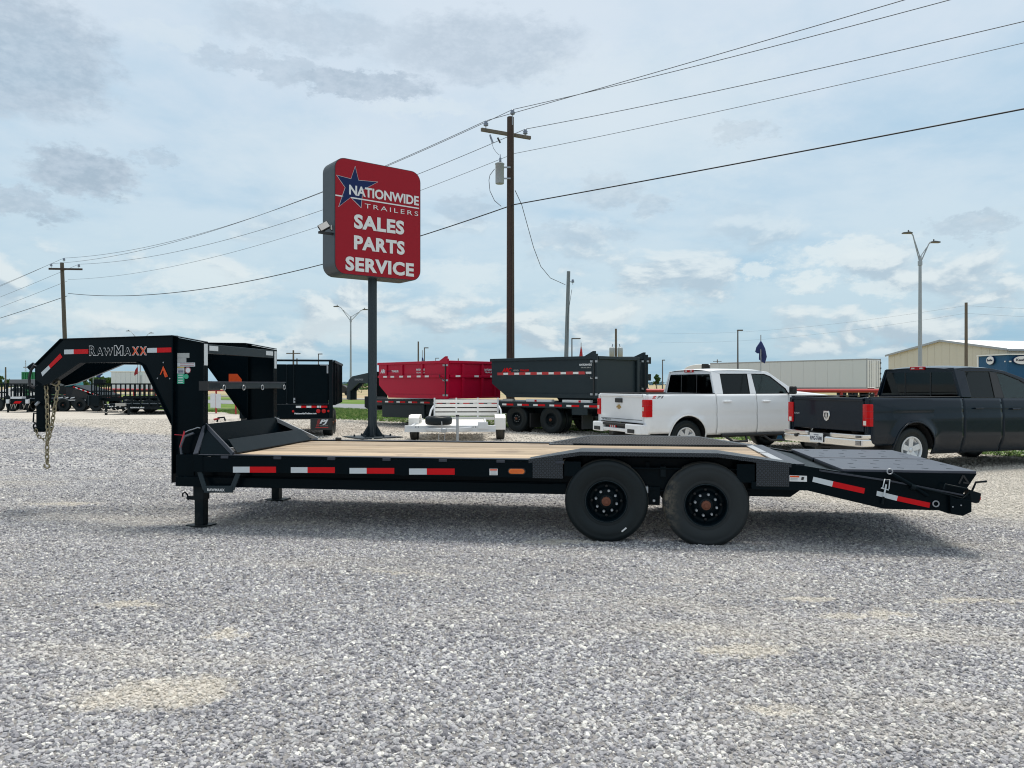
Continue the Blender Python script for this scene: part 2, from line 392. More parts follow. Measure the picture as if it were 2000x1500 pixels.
# clear-ish window glass: lets a view of the inside through, tinted
def clear_glass(name, tint, amt):
    m = bpy.data.materials.new(name); m.use_nodes = True; nt = m.node_tree; nt.nodes.clear(); h = NT(nt)
    t = h.n('ShaderNodeBsdfTransparent'); t.inputs[0].default_value = (*tint, 1); g = h.n('ShaderNodeBsdfGlossy'); g.inputs['Roughness'].default_value = .03; g.inputs[0].default_value = (.65, .72, .72, 1)
    fr = h.n('ShaderNodeFresnel'); fr.inputs[0].default_value = 1.5; mx = h.n('ShaderNodeMixShader'); nt.links.new(h.m('ADD', h.m('MULTIPLY', fr.outputs[0], .9), amt), mx.inputs[0]); nt.links.new(t.outputs[0], mx.inputs[1]); nt.links.new(g.outputs[0], mx.inputs[2])
    o = h.n('ShaderNodeOutputMaterial'); nt.links.new(mx.outputs[0], o.inputs[0]); return m
M['cglass'] = clear_glass('side_window_glass', (.30, .42, .40), .02)
M['dglass'] = clear_glass('dark_window_glass', (.06, .085, .09), .0)

# ------------------------------------------------------------------ ground
# the utility line, verge and road all run along direction RD; c = Y + 0.9 X measures the distance across them
RD = Vector((.743, -.669, 0)); RN = Vector((.669, .743, 0))     # along, across (away)
def C2(c, along): return RN * (c / 1.3454) + RD * along          # c/|(.9,1)|

PATCH = [(-1.78, 3.72, .50, .30), (-1.52, 3.80, .30, .20), (-1.72, 4.6, .2, .12), (2.05, 5.35, .42, .13), (2.30, 4.95, .55, .16), (1.30, 4.32, .42, .20), (.5, 7.3, .5, .16), (-2.6, 5.2, .3, .1), (1.25, 3.55, .30, .12), (-5.6, 9.6, .8, .22), (3.2, 5.3, .7, .12), (-.9, 6.1, .4, .1)]
def dust_mask(h, pos):
    x, y, z = h.xyz(pos); n1 = h.noise(pos, 3.0, 6, .7); n2 = h.noise(h.vm('ADD', pos, (31, 7, 0)), 3.0, 6, .7)
    xw = h.m('ADD', x, h.m('MULTIPLY', h.m('SUBTRACT', n1, .5), .9)); yw = h.m('ADD', y, h.m('MULTIPLY', h.m('SUBTRACT', n2, .5), .6)); t = None
    for (cx, cy, rx, ry) in PATCH:
        e = ell(h, xw, yw, cx, cy, rx, ry); t = e if t is None else h.m('MAXIMUM', t, e)
    t = h.ss(h.m('ADD', t, h.m('MULTIPLY', h.m('SUBTRACT', h.noise(pos, 9.0, 6, .75), .52), 1.3)), .10, .70); t = h.m('MULTIPLY', t, .9)
    broad = h.m('MULTIPLY', h.ss(h.noise(h.vm('MULTIPLY', h.vm('ADD', pos, h.vm('SCALE', h.comb(y, 0.0, 0.0), .8)), (.35, .9, 1)), .75, 8, .70), .46, .74), .75)
    c = h.m('ADD', y, h.m('MULTIPLY', x, .9)); far = h.ss(h.m('ADD', c, h.m('MULTIPLY', h.m('SUBTRACT', h.noise(pos, .35, 4, .6), .5), 4.0)), 12.3, 14.3)
    return h.m('MAXIMUM', h.m('MAXIMUM', t, broad), h.m('MULTIPLY', far, .9))

def gravel_colour(h, rnd, pos, mask):
    c = h.ramp(rnd, [(0, (.14, .138, .15)), (.2, (.24, .236, .252)), (.5, (.345, .339, .352)), (.76, (.425, .418, .420)), (.92, (.54, .525, .50)), (1, (.70, .68, .63))])
    big = h.noise(h.vm('MULTIPLY', pos, (.5, 1.0, 1)), .9, 5, .6)
    c = h.vm('SCALE', c, h.m('ADD', .74, h.m('MULTIPLY', big, .52)))
    return h.mix(h.m('MULTIPLY', mask, .72), c, (.58, .525, .435))

def ground_mat():
    m, h, b = newmat('gravel_ground'); pos = h.n('ShaderNodeNewGeometry').outputs['Position']; mask = dust_mask(h, pos)
    vs = []
    for sc in (46.0, 22.0):
        v = h.n('ShaderNodeTexVoronoi'); h.put(v.inputs['Vector'], pos); v.inputs['Scale'].default_value = sc; vs.append(v)
    x, y, z = h.xyz(pos); dist = h.ss(y, 12.0, 45.0)
    rnd = h.xyz(vs[0].outputs['Color'])[0]
    rnd = h.m('ADD', h.m('MULTIPLY', rnd, h.m('SUBTRACT', 1.0, h.m('MULTIPLY', dist, .75))), h.m('MULTIPLY', dist, .42))
    c = gravel_colour(h, rnd, pos, mask)
    dk = h.ss(vs[0].outputs['Distance'], .75, .35)          # joints between stones
    c = h.vm('SCALE', c, h.m('ADD', .72, h.m('MULTIPLY', dk, .28)))
    near = h.m('MULTIPLY', h.ss(y, 13.0, 9.0), h.m('SUBTRACT', 1.0, mask)); c = h.mix(h.m('MULTIPLY', near, .75), c, (.20, .19, .18))     # shade in the gaps between loose stones, painted as a darker base
    streak = h.noise(h.vm('MULTIPLY', pos, (.30, 1.1, 1)), 1.2, 6, .62)
    c = h.vm('SCALE', c, h.m('ADD', .80, h.m('MULTIPLY', streak, .42)))
    h.nt.links.new(c, b.inputs['Base Color']); b.inputs['Roughness'].default_value = .9; b.inputs['Specular IOR Level'].default_value = .2
    bn = h.n('ShaderNodeBump'); bn.inputs['Strength'].default_value = .75; bn.inputs['Distance'].default_value = .012
    h.put(bn.inputs['Height'], h.m('SUBTRACT', 1.0, vs[0].outputs['Distance'])); h.nt.links.new(bn.outputs[0], b.inputs['Normal']); return m

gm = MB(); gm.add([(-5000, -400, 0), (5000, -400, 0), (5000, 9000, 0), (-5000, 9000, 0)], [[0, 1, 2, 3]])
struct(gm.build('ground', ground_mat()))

def simple_ground(name, a, b_, sc, c3=None, bump=.4):
    m, h, b = newmat(name); pos = h.n('ShaderNodeNewGeometry').outputs['Position']
    n = h.noise(pos, sc, 6, .65); n2 = h.noise(pos, sc * .07, 4, .6)
    c = h.mix(n, a, b_)
    if c3: c = h.mix(h.ss(n2, .45, .65), c, c3)
    h.nt.links.new(c, b.inputs['Base Color']); b.inputs['Roughness'].default_value = .95; b.inputs['Specular IOR Level'].default_value = .1
    bn = h.n('ShaderNodeBump'); bn.inputs['Strength'].default_value = bump; bn.inputs['Distance'].default_value = .05; h.put(bn.inputs['Height'], n); h.nt.links.new(bn.outputs[0], b.inputs['Normal']); return m
M['grass'] = simple_ground('mown_grass', (.050, .115, .016), (.15, .22, .05), 3.0, (.17, .20, .07))
M['road'] = simple_ground('grey_road', (.19, .20, .21), (.25, .26, .27), 5.0, bump=.1)
M['field'] = simple_ground('dry_tan_field', (.30, .23, .14), (.42, .34, .22), .5, (.24, .24, .12))

def strip(name, c0, c1, z, mat, a0=-700, a1=120, jag=0.0, n=300, seed=0):
    def fn(u, v):
        al = a0 + (a1 - a0) * u; c = c0 + (c1 - c0) * v
        if v == 0 and jag: c += (noise.noise(Vector((al * .22, seed, 0))) * 1.6 + noise.noise(Vector((al * 1.3, seed, 4))) * .5) * jag
        p = C2(c, al); return (p.x, p.y, z)
    return struct(MB().grid(fn, n, 1, False).build(name, mat, fix=False))
strip('field', 58.0, 5200.0, .004, M['field'], -4000, 4000, n=10)
strip('grass_verge', 26.0, 38.2, .008, M['grass'], jag=1.0, n=1600)
strip('road', 38.0, 47.0, .012, M['road'])
strip('far_verge', 46.8, 58.0, .016, M['grass'], jag=.3, seed=5)
cm = MB()
for i in range(-60, 24):
    p, q = C2(60.0, i * 6.0), C2(60.0, i * 6.0 + 5.97); cm.ext([p - RN * .5, q - RN * .5, q + RN * .5, p + RN * .5], (0, 0, .12))
struct(cm.build('kerb', M['concrete'], one=True))

# ---- gravel stones, scattered by geometry nodes (nobody could count them)
def stone_mat():
    m, h, b = newmat('gravel_stone'); pos = h.n('ShaderNodeNewGeometry').outputs['Position']; rnd = h.n('ShaderNodeObjectInfo').outputs['Random']
    c = gravel_colour(h, rnd, pos, h.m('MULTIPLY', dust_mask(h, pos), .95))
    c = h.vm('SCALE', c, h.m('ADD', .88, h.m('MULTIPLY', h.noise(pos, 160, 3, .6), .24)))
    h.nt.links.new(c, b.inputs['Base Color']); b.inputs['Roughness'].default_value = .8; b.inputs['Specular IOR Level'].default_value = .25; return m
M['stone'] = stone_mat()

def scatter_group(name, mat, density, rmin, rmax, seed, use_mask=True, zoff=0.0):
    ng = bpy.data.node_groups.new(name, 'GeometryNodeTree'); h = NT(ng)
    ng.interface.new_socket('Geometry', in_out='INPUT', socket_type='NodeSocketGeometry'); ng.interface.new_socket('Geometry', in_out='OUTPUT', socket_type='NodeSocketGeometry')
    gi = h.n('NodeGroupInput'); go = h.n('NodeGroupOutput'); L = ng.links.new
    dp = h.n('GeometryNodeDistributePointsOnFaces'); L(gi.outputs[0], dp.inputs['Mesh']); dp.inputs['Seed'].default_value = seed
    pos = h.n('GeometryNodeInputPosition').outputs[0]
    dn = h.m('MULTIPLY', density, h.m('SUBTRACT', 1.0, h.m('MULTIPLY', dust_mask(h, pos), .72))) if use_mask else density
    h.put(dp.inputs['Density'], dn)
    jg = h.n('GeometryNodeJoinGeometry')
    for i in range(6):
        ic = h.n('GeometryNodeMeshIcoSphere'); ic.inputs['Radius'].default_value = 1.0; ic.inputs['Subdivisions'].default_value = 1 if i < 3 else 2
        sp = h.n('GeometryNodeSetPosition'); L(ic.outputs['Mesh'], sp.inputs['Geometry'])
        nz = h.n('ShaderNodeTexNoise'); p2 = h.n('GeometryNodeInputPosition').outputs[0]; h.put(nz.inputs['Vector'], h.vm('ADD', p2, (i * 9.1, i * 3.7, 1.3))); nz.inputs['Scale'].default_value = .9
        L(h.vm('SCALE', h.vm('SUBTRACT', nz.outputs['Color'], (.5, .5, .5)), 1.5), sp.inputs['Offset'])
        tr = h.n('GeometryNodeTransform'); L(sp.outputs[0], tr.inputs['Geometry']); tr.inputs['Scale'].default_value = (1.2, .80 + .06 * i, .62 + .05 * i)
        gti = h.n('GeometryNodeGeometryToInstance'); L(tr.outputs[0], gti.inputs[0]); L(gti.outputs[0], jg.inputs[0])
    ip = h.n('GeometryNodeInstanceOnPoints'); L(dp.outputs['Points'], ip.inputs['Points']); L(jg.outputs[0], ip.inputs['Instance']); ip.inputs['Pick Instance'].default_value = True
    rr = h.n('FunctionNodeRandomValue', data_type='FLOAT_VECTOR'); rr.inputs[0].default_value = (-.8, -.8, 0); rr.inputs[1].default_value = (.8, .8, 6.283); L(rr.outputs[0], ip.inputs['Rotation'])
    rs = h.n('FunctionNodeRandomValue', data_type='FLOAT'); rs.inputs[2].default_value = 0; rs.inputs[3].default_value = 1; rs.inputs['Seed'].default_value = 5
    sc = h.m('ADD', rmin, h.m('MULTIPLY', h.m('POWER', rs.outputs[1], 2.6), rmax - rmin)); L(sc, ip.inputs['Scale'])
    sm = h.n('GeometryNodeSetMaterial'); L(ip.outputs[0], sm.inputs[0]); sm.inputs['Material'].default_value = mat; L(sm.outputs[0], go.inputs[0]); return ng

def band(Y0, Y1, k=.74, pad=2.0):
    return [(-k * Y0 - pad, Y0, .001), (k * Y0 + pad, Y0, .001), (k * Y1 + pad, Y1, .001), (-k * Y1 - pad, Y1, .001)]
for i, (Y0, Y1, dens, r0, r1) in enumerate([(1.2, 5.0, 6200, .0040, .0150), (5.0, 8.5, 4600, .0045, .0145), (8.5, 13.5, 1900, .007, .017), (13.5, 20.0, 420, .012, .026), (20.0, 33.0, 150, .013, .032)]):
    o = MB().add(band(Y0, Y1), [[0, 1, 2, 3]]).build('gravel', M['stone'], fix=False)
    md = o.modifiers.new('scatter', 'NODES'); md.node_group = scatter_group('gravel_scatter', M['stone'], dens, r0, r1, 11 + i)
    o['kind'] = 'stuff'; o['label'] = 'loose grey crushed gravel covering the lot'
o = MB().add(band(2.1, 9.0), [[0, 1, 2, 3]]).build('gravel', M['stone'], fix=False); md = o.modifiers.new('scatter', 'NODES'); md.node_group = scatter_group('gravel_scatter', M['stone'], 22, .012, .020, 41)
o['kind'] = 'stuff'; o['label'] = 'larger stones strewn over the crushed gravel'

# ---- grass tufts on the verge
def tuft_group():
    ng = bpy.data.node_groups.new('tuft_scatter', 'GeometryNodeTree'); h = NT(ng)
    ng.interface.new_socket('Geometry', in_out='INPUT', socket_type='NodeSocketGeometry'); ng.interface.new_socket('Geometry', in_out='OUTPUT', socket_type='NodeSocketGeometry')
    gi = h.n('NodeGroupInput'); go = h.n('NodeGroupOutput'); L = ng.links.new
    dp = h.n('GeometryNodeDistributePointsOnFaces'); L(gi.outputs[0], dp.inputs['Mesh']); h.put(dp.inputs['Density'], 45.0)
    jg = h.n('GeometryNodeJoinGeometry')
    for i in range(7):
        cn = h.n('GeometryNodeMeshCone'); cn.inputs['Vertices'].default_value = 3; cn.inputs['Radius Bottom'].default_value = .07; cn.inputs['Depth'].default_value = 1.0
        tr = h.n('GeometryNodeTransform'); L(cn.outputs['Mesh'], tr.inputs['Geometry']); a = i * 2.4; t = .25 + .09 * i
        tr.inputs['Rotation'].default_value = (math.cos(a) * t, math.sin(a) * t, a); tr.inputs['Scale'].default_value = (1, 1, .6 + .12 * i); tr.inputs['Translation'].default_value = (.22 * math.sin(a), .22 * math.cos(a * 1.7), 0); L(tr.outputs[0], jg.inputs[0])
    ip = h.n('GeometryNodeInstanceOnPoints'); L(dp.outputs['Points'], ip.inputs['Points']); L(jg.outputs[0], ip.inputs['Instance'])
    rr = h.n('FunctionNodeRandomValue', data_type='FLOAT_VECTOR'); rr.inputs[0].default_value = (0, 0, 0); rr.inputs[1].default_value = (0, 0, 6.283); L(rr.outputs[0], ip.inputs['Rotation'])
    rs = h.n('FunctionNodeRandomValue', data_type='FLOAT'); rs.inputs[2].default_value = .04; rs.inputs[3].default_value = .13; L(rs.outputs[1], ip.inputs['Scale'])
    sm = h.n('GeometryNodeSetMaterial'); L(ip.outputs[0], sm.inputs[0]); sm.inputs['Material'].default_value = M['blade']; L(sm.outputs[0], go.inputs[0]); return ng
m, h, b = newmat('grass_blade'); h.nt.links.new(h.ramp(h.n('ShaderNodeObjectInfo').outputs['Random'], [(0, (.05, .12, .015)), (.6, (.10, .20, .035)), (1, (.26, .28, .10))]), b.inputs['Base Color']); b.inputs['Roughness'].default_value = .8; M['blade'] = m
def tuftfn(u, v):
    al = -42 + 62 * u; c = 26.0 + 11.5 * v
    if v == 0: c += (noise.noise(Vector((al * .22, 0, 0))) * 1.6 + noise.noise(Vector((al * 1.3, 0, 4))) * .5) - .15
    p = C2(c, al); return (p.x, p.y, .009)
o = MB().grid(tuftfn, 200, 1, False).build('grass', M['blade'], fix=False); o['kind'] = 'stuff'; o['label'] = 'short green grass on the verge beside the road'
md = o.modifiers.new('scatter', 'NODES'); md.node_group = tuft_group()

# ------------------------------------------------------------------ wheels
def wheel(parent, c, R, width, out=-1, tyre='rubber', rim='black2', rr=None, spokes=0, hub='rust', lugs=8, name='wheel', ax=(0, 1, 0), detail=True):
    """c = centre of the outer face; out = sign of the outward direction along ax"""
    ax = Vector(ax).normalized() * (-out); rr = rr or R * .47; c = Vector(c)
    w = thing_part(name, parent)
    t = MB(); g = R * .018; s = width
    prof = [(rr * .96, .035 * s / .2), (rr, .012), (rr * 1.04, .002), (rr * 1.08, .008), (rr * 1.11, .002), (rr * 1.15, .009), (rr * 1.18, .003), (rr + (R - rr) * .36, -.002), (rr + (R - rr) * .40, -.005), (rr + (R - rr) * .62, -.008), (R - .12 * R, -.003), (R - .10 * R, -.006), (R - .055 * R, .004), (R - .02 * R, .016), (R, .030)]
    tp_ = [(R - .004, .029)]
    n = 5; step = (s - .060) / n
    for i in range(n):
        q = .030 + i * step
        if detail and i: tp_ += [(R + .002, q - .004), (R - g, q), (R - g, q + .006), (R + .002, q + .010)]
        else: tp_.append((R + .002, q + .001))
    tp_ += [(R + .002, s - .030), (R - .004, s - .028)]
    t2 = [(R - g * 1.6, .034), (R - g * 1.6, s - .034), (R, s - .030), (R - .02 * R, s - .018), (R * .9, s - .004), (rr * 1.1, s), (rr * .96, s - .02)]
    prof += t2; MB().lathe(c, ax, tp_, 56 if detail else 32).build('tread', M['tread' if detail else tyre], w)
    t.lathe(c, ax, prof, 56 if detail else 32).build('tyre', M[tyre], w, fix=True)
    r = MB()
    r.lathe(c, ax, [(rr * 1.0, .018), (rr * .985, .004), (rr * .93, .008), (rr * .90, .035), (rr * .86, .05), (rr * .83, .085 if not spokes else .045)] + ([(rr * .62, .075), (rr * .58, .055), (rr * .30, .05), (.0, .05)] if not spokes else [(rr * .8, .12), (0, .12)]), 48)
    r.build('rim', M[rim], w)
    if detail and not spokes: MB().ring(c + ax * .004, ax, rr * .985, .0035, 48, 6).build('rim_lip', M['dgrey'], w)  # highlight along the rim edge, put in as a lighter grey ring
    if spokes:
        sp = MB()
        for i in range(spokes):
            a = 2 * math.pi * i / spokes + .3; d = Vector((math.cos(a), 0, math.sin(a))) if abs(ax.y) > .5 else Vector((0, math.cos(a), math.sin(a))); e = ax.cross(d)
            p0, p1 = c + ax * .03, c + ax * .012
            sp.ext([p0 + d * rr * .12 - e * rr * .17, p0 + d * rr * .12 + e * rr * .17, p1 + d * rr * .9 + e * rr * .22, p1 + d * rr * .9 - e * rr * .22], ax * .025)
        sp.build('spoke', M['alu'], w, bevel=.004); sp = MB()
        sp.lathe(c, ax, [(0, .018), (rr * .16, .018), (rr * .2, .03), (rr * .2, .05)], 20); sp.lathe(c, ax, [(rr * .99, .004), (rr * .88, .0), (rr * .86, .04)], 48)
        sp.build('rim_trim', M['alu'], w)
    else:
        hb = MB().lathe(c, ax, [(0, -.030), (rr * .10, -.030), (rr * .13, -.018), (rr * .21, -.012), (rr * .23, .012)], 10, False); hb.build('hub', M[hub], w); MB().lathe(c, ax, [(rr * .22, .008), (rr * .31, .012), (rr * .33, .05)], 24).build('hub_flange', M['black2'], w)
        if lugs:
            lg = MB()
            x = Vector((0, 0, 1)); y = ax.cross(x)
            for i in range(lugs):
                a = 2 * math.pi * (i + .3) / lugs; p = c + (x * math.cos(a) + y * math.sin(a)) * rr * .50
                lg.lathe(p, ax, [(0, .018), (rr * .055, .018), (rr * .075, .05)], 6, False)
            lg.build('lug_nut', M['galv'], w)
            hl = MB()
            for i in range(lugs):
                a = 2 * math.pi * i / lugs; p = c + (x * math.cos(a) + y * math.sin(a)) * rr * .70
                hl.lathe(p, ax, [(0, .0655), (rr * .07, .0655), (rr * .07, .07)], 10)
            hl.build('rim_hole', M['plastic'], w)
    return w

# ------------------------------------------------------------------ the black gooseneck flatbed trailer
T = Frame(0, 7.393, -8.5)
tr = fthing('gooseneck_trailer', 'long black gooseneck flatbed trailer with plank deck, orange logo and tandem wheels on the gravel', 'trailer', T)
B = 'black'
WD = 2.25; CW = 1.125
th = T.hit
def pxz(pts, w=0.0): return [(th(x, y, w).x, th(x, y, w).z) for x, y in pts]
# main beams: I section, deep, running the length and down the dovetail
TAILX = 3.86
for w0 in (.10, WD - .20):
    b_ = MB()
    b_.xz([(-3.38, .445), (2.60, .447), (2.71, .53), (2.71, .70), (-3.38, .70)], w0 + .045, w0 + .055)
    b_.xz([(-3.56, .435), (.52, .435), (.60, .448), (2.70, .53), (2.70, .545), (.6, .463), (.52, .45), (-3.56, .45)], w0, w0 + .10)
    b_.xz([(-3.56, .545), (-3.56, .51), (.60, .51), (.60, .545)], w0 + .02, w0 + .045)
    b_.box(-3.38, 2.60, w0, w0 + .10, .69, .704)
    b_.build('main_beam', M[B], tr, bevel=.003)
lowb = MB().box(-3.56, .52, .085, .10, .436, .535); lowb.build('beam_facing', M[B], tr, bevel=.004)
# outer side rails (channel)
def rail(w0, w1, nm, segs):
    for a, b2 in segs:
        r = MB(); lo = w0 if w0 < 1 else w1 - .012; r.box(a, b2, lo, lo + .012, .605, .755); r.box(a, b2, w0, w1, .756, .772); r.box(a, b2, w0, w1, .600, .612)
        r.build(nm, M['black'], tr, bevel=.004)
rail(0.0, .10, 'side_rail', [(-3.27, .30), (2.30, 2.62)]); rail(WD - .10, WD, 'side_rail', [(-3.27, .30), (2.30, 2.62)])
rt = MB(); rt.box(-3.26, .26, .004, .098, .7725, .7765); rt.build('rail_cap', M['fog'], tr, bevel=.002)
rt = MB(); rt.box(-3.26, .26, WD - .098, WD - .004, .7725, .7765); rt.build('rail_cap', M['fog'], tr, bevel=.002)
sk = MB()
for i in range(7): sk.box(-3.0 + i * .57, -2.92 + i * .57, -.012, 0.0, .742, .768)
sk.build('stake_pocket_lip', M['fog'], tr, bevel=.002)
# cross members under the deck
cmn = None
for i in range(15):
    s = -3.1 + i * .41
    if cmn is None: cmn = MB().box(0, .05, .11, WD - .11, .62, .715).build('cross_member', M['black2'], tr); cmn.location = (s, 0, 0)
    else:
        o = cmn.copy(); link(o, tr); o.location = (s, 0, 0)
# planks
NPL = 14; pw = (WD - .20 - .012) / NPL
for i in range(NPL):
    w0 = .106 + i * pw; s0, s1 = -3.18, 2.56
    s1 = .50 if (w0 > WD - .31 or w0 < .27) else 2.56
    dz = random.uniform(-.003, .002)
    MB().box(s0, s1 + random.uniform(-.002, .002), w0 + .006, w0 + pw - .010, .722 + dz, .764 + dz).build('plank', M['plank'], tr, bevel=.004, seg=1)
MB().box(2.565, 2.70, .02, WD - .02, .755, .771).build('deck_end_plate', M['fog'], tr, bevel=.003)
e2 = MB(); e2.box(2.475, 2.555, .16, 1.05, .769, .781); e2.build('reflective_floor_plate', M['galv'], tr, bevel=.002)
e2 = MB(); e2.box(2.475, 2.555, 1.13, 2.05, .769, .781); e2.build('reflective_floor_plate', M['galv'], tr, bevel=.002)

# drive-over fenders, diamond plate
def fender(near):
    f = thing_part('drive_over_fender', tr)
    def w(a): return a if near else WD - a
    st = [(.16, .7765, .7780), (.66, .856, .872), (1.93, .856, .872), (2.58, .7745, .7760)]
    top = MB(); vs = []
    for s, zo, zi in st: vs += [(s, w(0), zo - .035), (s, w(0.0), zo), (s, w(.12), zi), (s, w(.20), zi), (s, w(.30), .768)]
    fs = [[i * 5 + k, (i + 1) * 5 + k, (i + 1) * 5 + k + 1, i * 5 + k + 1] for i in range(3) for k in range(4)]
    o = top.add(vs, fs).build('top_plate', M['diamond'], f); sd = o.modifiers.new('t', 'SOLIDIFY'); sd.thickness = .006; sd.offset = 0
    lo, hi = (0.0, .012) if near else (WD - .012, WD)
    MB().xz([(.20, .598), (.20, .770), (.30, .789), (.49, .808), (.49, .598)], lo - .002, hi + .002).build('side_plate', M['diamond'], f, bevel=.002)
    MB().xz([(2.27, .560), (2.27, .800), (2.56, .760), (2.56, .560)], lo - .002, hi + .002).build('side_plate', M['diamond'], f, bevel=.002)
    bx = MB(); a, b2 = (.02, .16) if near else (WD - .16, WD - .02)
    bx.box(.50, .66, a, b2, .62, .76); bx.box(2.10, 2.26, a, b2, .59, .76); bx.build('step_box', M[B], f)
    return f
fender(True); fender(False)
# axle hangers web between wheels
for w0, w1 in ((.245, .268), (WD - .298, WD - .275)):
    wb = MB().xz([(.45, .44), (.45, .784), (2.50, .784), (2.70, .72), (2.70, .53), (2.4, .50)], w0, w1); wb.box(1.27, 1.31, w0 - .06, w1 + .02, .50, .75); wb.build('hanger_web', M[B], tr, bevel=.003)
hg = MB(); c = th(1277, 968, .12)
hg.xz([(c.x - .055, .35), (c.x + .055, .35), (c.x + .06, .52), (c.x - .06, .52)], .10, .22); hg.xz([(2.14, .40), (2.22, .40), (2.24, .50), (2.12, .50)], .12, .22); hg.build('spring_hanger', M[B], tr, bevel=.004)
MB().lathe((c.x, .09, .395), (0, -1, 0), [(0, .02), (.013, .018), (.014, 0)], 6, False).build('hanger_bolt', M['galv'], tr)
MB().box(c.x - .085, c.x - .055, .05, .12, .47, .53).build('grease_bracket', M['galv'], tr)
# wheels and axles
h1, h2 = th(1184, 979), th(1379.5, 988.5)
for near in (True, False):
    for hc, ty in ((h1, 'rubber'), (h2, 'rubber_d' if near else 'rubber')):
        z = .388 if hc is h1 else .372
        wheel(tr, (hc.x, .005 if near else WD - .005, z), .392, .235, out=-1 if near else 1, tyre=ty, rr=.200, rim='black')
        if near and hc is h1: tyre_front = (hc.x, z)
MB().tube([(h1.x, .2, .388), (h1.x, WD - .2, .388)], .06, 12).build('axle', M['black2'], tr)
MB().tube([(h2.x, .2, .372), (h2.x, WD - .2, .372)], .06, 12).build('axle', M['black2'], tr)
a = th(1219, 1032); MB().xz([(a.x - .028, a.z - .026), (a.x - .018, a.z - .036), (a.x + .026, a.z + .002), (a.x + .016, a.z + .012)], -.004, .008).build('tyre_sticker', M['white_m'], tr)

# dovetail
for w0 in (.0, WD - .10):
    dv = MB(); pts = pxz([(1468, 941), (1468, 956), (1576, 958), (1726, 994), (1834, 997), (1852, 1003), (1876, 1007), (1893, 999), (1897, 968), (1850, 962), (1740, 938), (1640, 921), (1560, 908), (1540, 909), (1540, 941)])
    dv.xz(pts, w0, w0 + .10); dv.build('dovetail_beam', M[B], tr, bevel=.004)
fl = MB(); p0, p1 = th(1576, 912), th(1740, 940)
for wl in (-.006,):
    fl.xz(pxz([(1600, 917), (1600, 920), (1740, 941), (1880, 968), (1880, 965), (1740, 938)]), wl - .01, 0.0)
fl.build('beam_lip', M['fog'], tr)
dd = MB(); z0 = th(1576, 912).z
dd.ext([(2.70, .10, .745), (2.70, WD - .10, .745), (3.85, WD - .10, .52), (3.85, .10, .52)], (0, 0, -.02)); dd.build('dovetail_floor', M['black2'], tr)
# fold-flat ramps
for (w0, w1) in ((.035, 1.10), (1.165, 2.235)):
    rp = thing_part('ramp', tr)
    MB().box(3.03, 4.16, w0, w1, .704, .728).build('ramp_deck', M['ramp_top'], rp, bevel=.004)
    fr = MB(); fr.box(3.03, 3.07, w0, w1, .660, .7035); fr.box(4.06, 4.10, w0 + .02, w1 - .02, .640, .7035)
    fr.build('ramp_frame', M['black2'], rp, bevel=.004)
    for wa in (w0, w1 - .012):
        MB().xz([(3.03, .7035), (3.03, .66), (3.40, .630), (3.72, .56), (4.05, .52), (4.165, .7035)], wa, wa + .012).build('ramp_side', M[B], rp, bevel=.003)
    cl = MB(); rs = random.Random(3)
    for i in range(5):
        for j in range(3):
            s = 3.14 + i * .21 + .08 * (j % 2); w = w0 + .18 + j * (w1 - w0 - .36) / 2; cl.bar((s, w, .7285), (s + .04, w - .045, .7285), .007, .003)
    o = cl.build('ramp_cleats', M['black2'], rp, one=True); o['kind'] = 'stuff'
lg = MB(); c = th(1881, 938, .033)
for a_, b2 in (((-.035, -.03), (.0, .045)), ((.0, .045), (.045, -.025)), ((.045, -.025), (.0, -.02))):
    lg.bar((c.x + a_[0], .030, c.z + a_[1]), (c.x + b2[0], .030, c.z + b2[1]), .006, .014, (0, 0, 1))
lg.build('cut_out_emblem', M['plastic'], tr)
# hardware at the tail
def rod(name, pts, r, mat='black2', w=-.02, n=6):
    return MB().tube([th(x, y, w) for x, y in pts], r, n).build(name, M[mat], tr)
hw = MB(); c = th(1738, 921, -.02); hw.ring(c, (0, 1, 0), .023, .006); c = th(1828, 984, -.02); hw.ring(c, (0, 1, 0), .025, .006); hw.build('lock_ring', M['galv'], tr)
rod('latch_frame', [(1724, 953), (1728, 936), (1738, 937), (1736, 955)], .005, 'silver_tape'); rod('latch_frame', [(1721, 953), (1735.5, 957)], .006, 'silver_tape')
rod('latch_pin', [(1731, 946), (1726, 971)], .008, 'silver_tape', -.03); rod('latch_handle', [(1726, 970), (1723, 985)], .010, 'black2', -.03)
rod('strut', [(1742, 926), (1785, 950), (1812, 968)], .018, 'black', -.015, 8); rod('strut_sleeve', [(1779, 950), (1787, 953)], .028, 'black2', -.015, 8)
rod('latch_rod', [(1795, 952), (1830, 960), (1880, 974), (1893, 962)], .007, 'black2', -.03); rod('latch_rod', [(1843, 955), (1846, 946), (1890, 955)], .008, 'black2', -.03)
rod('ramp_handle', [(1898, 960), (1906, 942), (1927, 940)], .010, 'black2', .05)
MB().xz(pxz([(1851, 966), (1860, 972), (1893, 975), (1893, 998), (1876, 1006), (1853, 1002)]), -.05, -.002).build('tail_box', M[B], tr, bevel=.004)
MB().xz(pxz([(1893, 956), (1917, 964), (1913, 982), (1906, 983), (1897, 981)]), -.0, .12).build('light_bracket', M['black2'], tr, bevel=.004)
MB().xz(pxz([(1893, 956), (1917, 964), (1913, 982), (1906, 983), (1897, 981)]), WD - .12, WD).build('light_bracket', M['black2'], tr, bevel=.004)
tl = MB(); c = th(1906, 972, .05); tl.lathe((c.x + .015, .06, c.z), (1, 0, 0), [(0, .02), (.03, .018), (.035, 0)], 14); tl.build('tail_light', M['red_lens'], tr)
MB().box(3.80, 3.90, .05, WD - .05, .40, .50).build('rear_bumper', M[B], tr, bevel=.005)
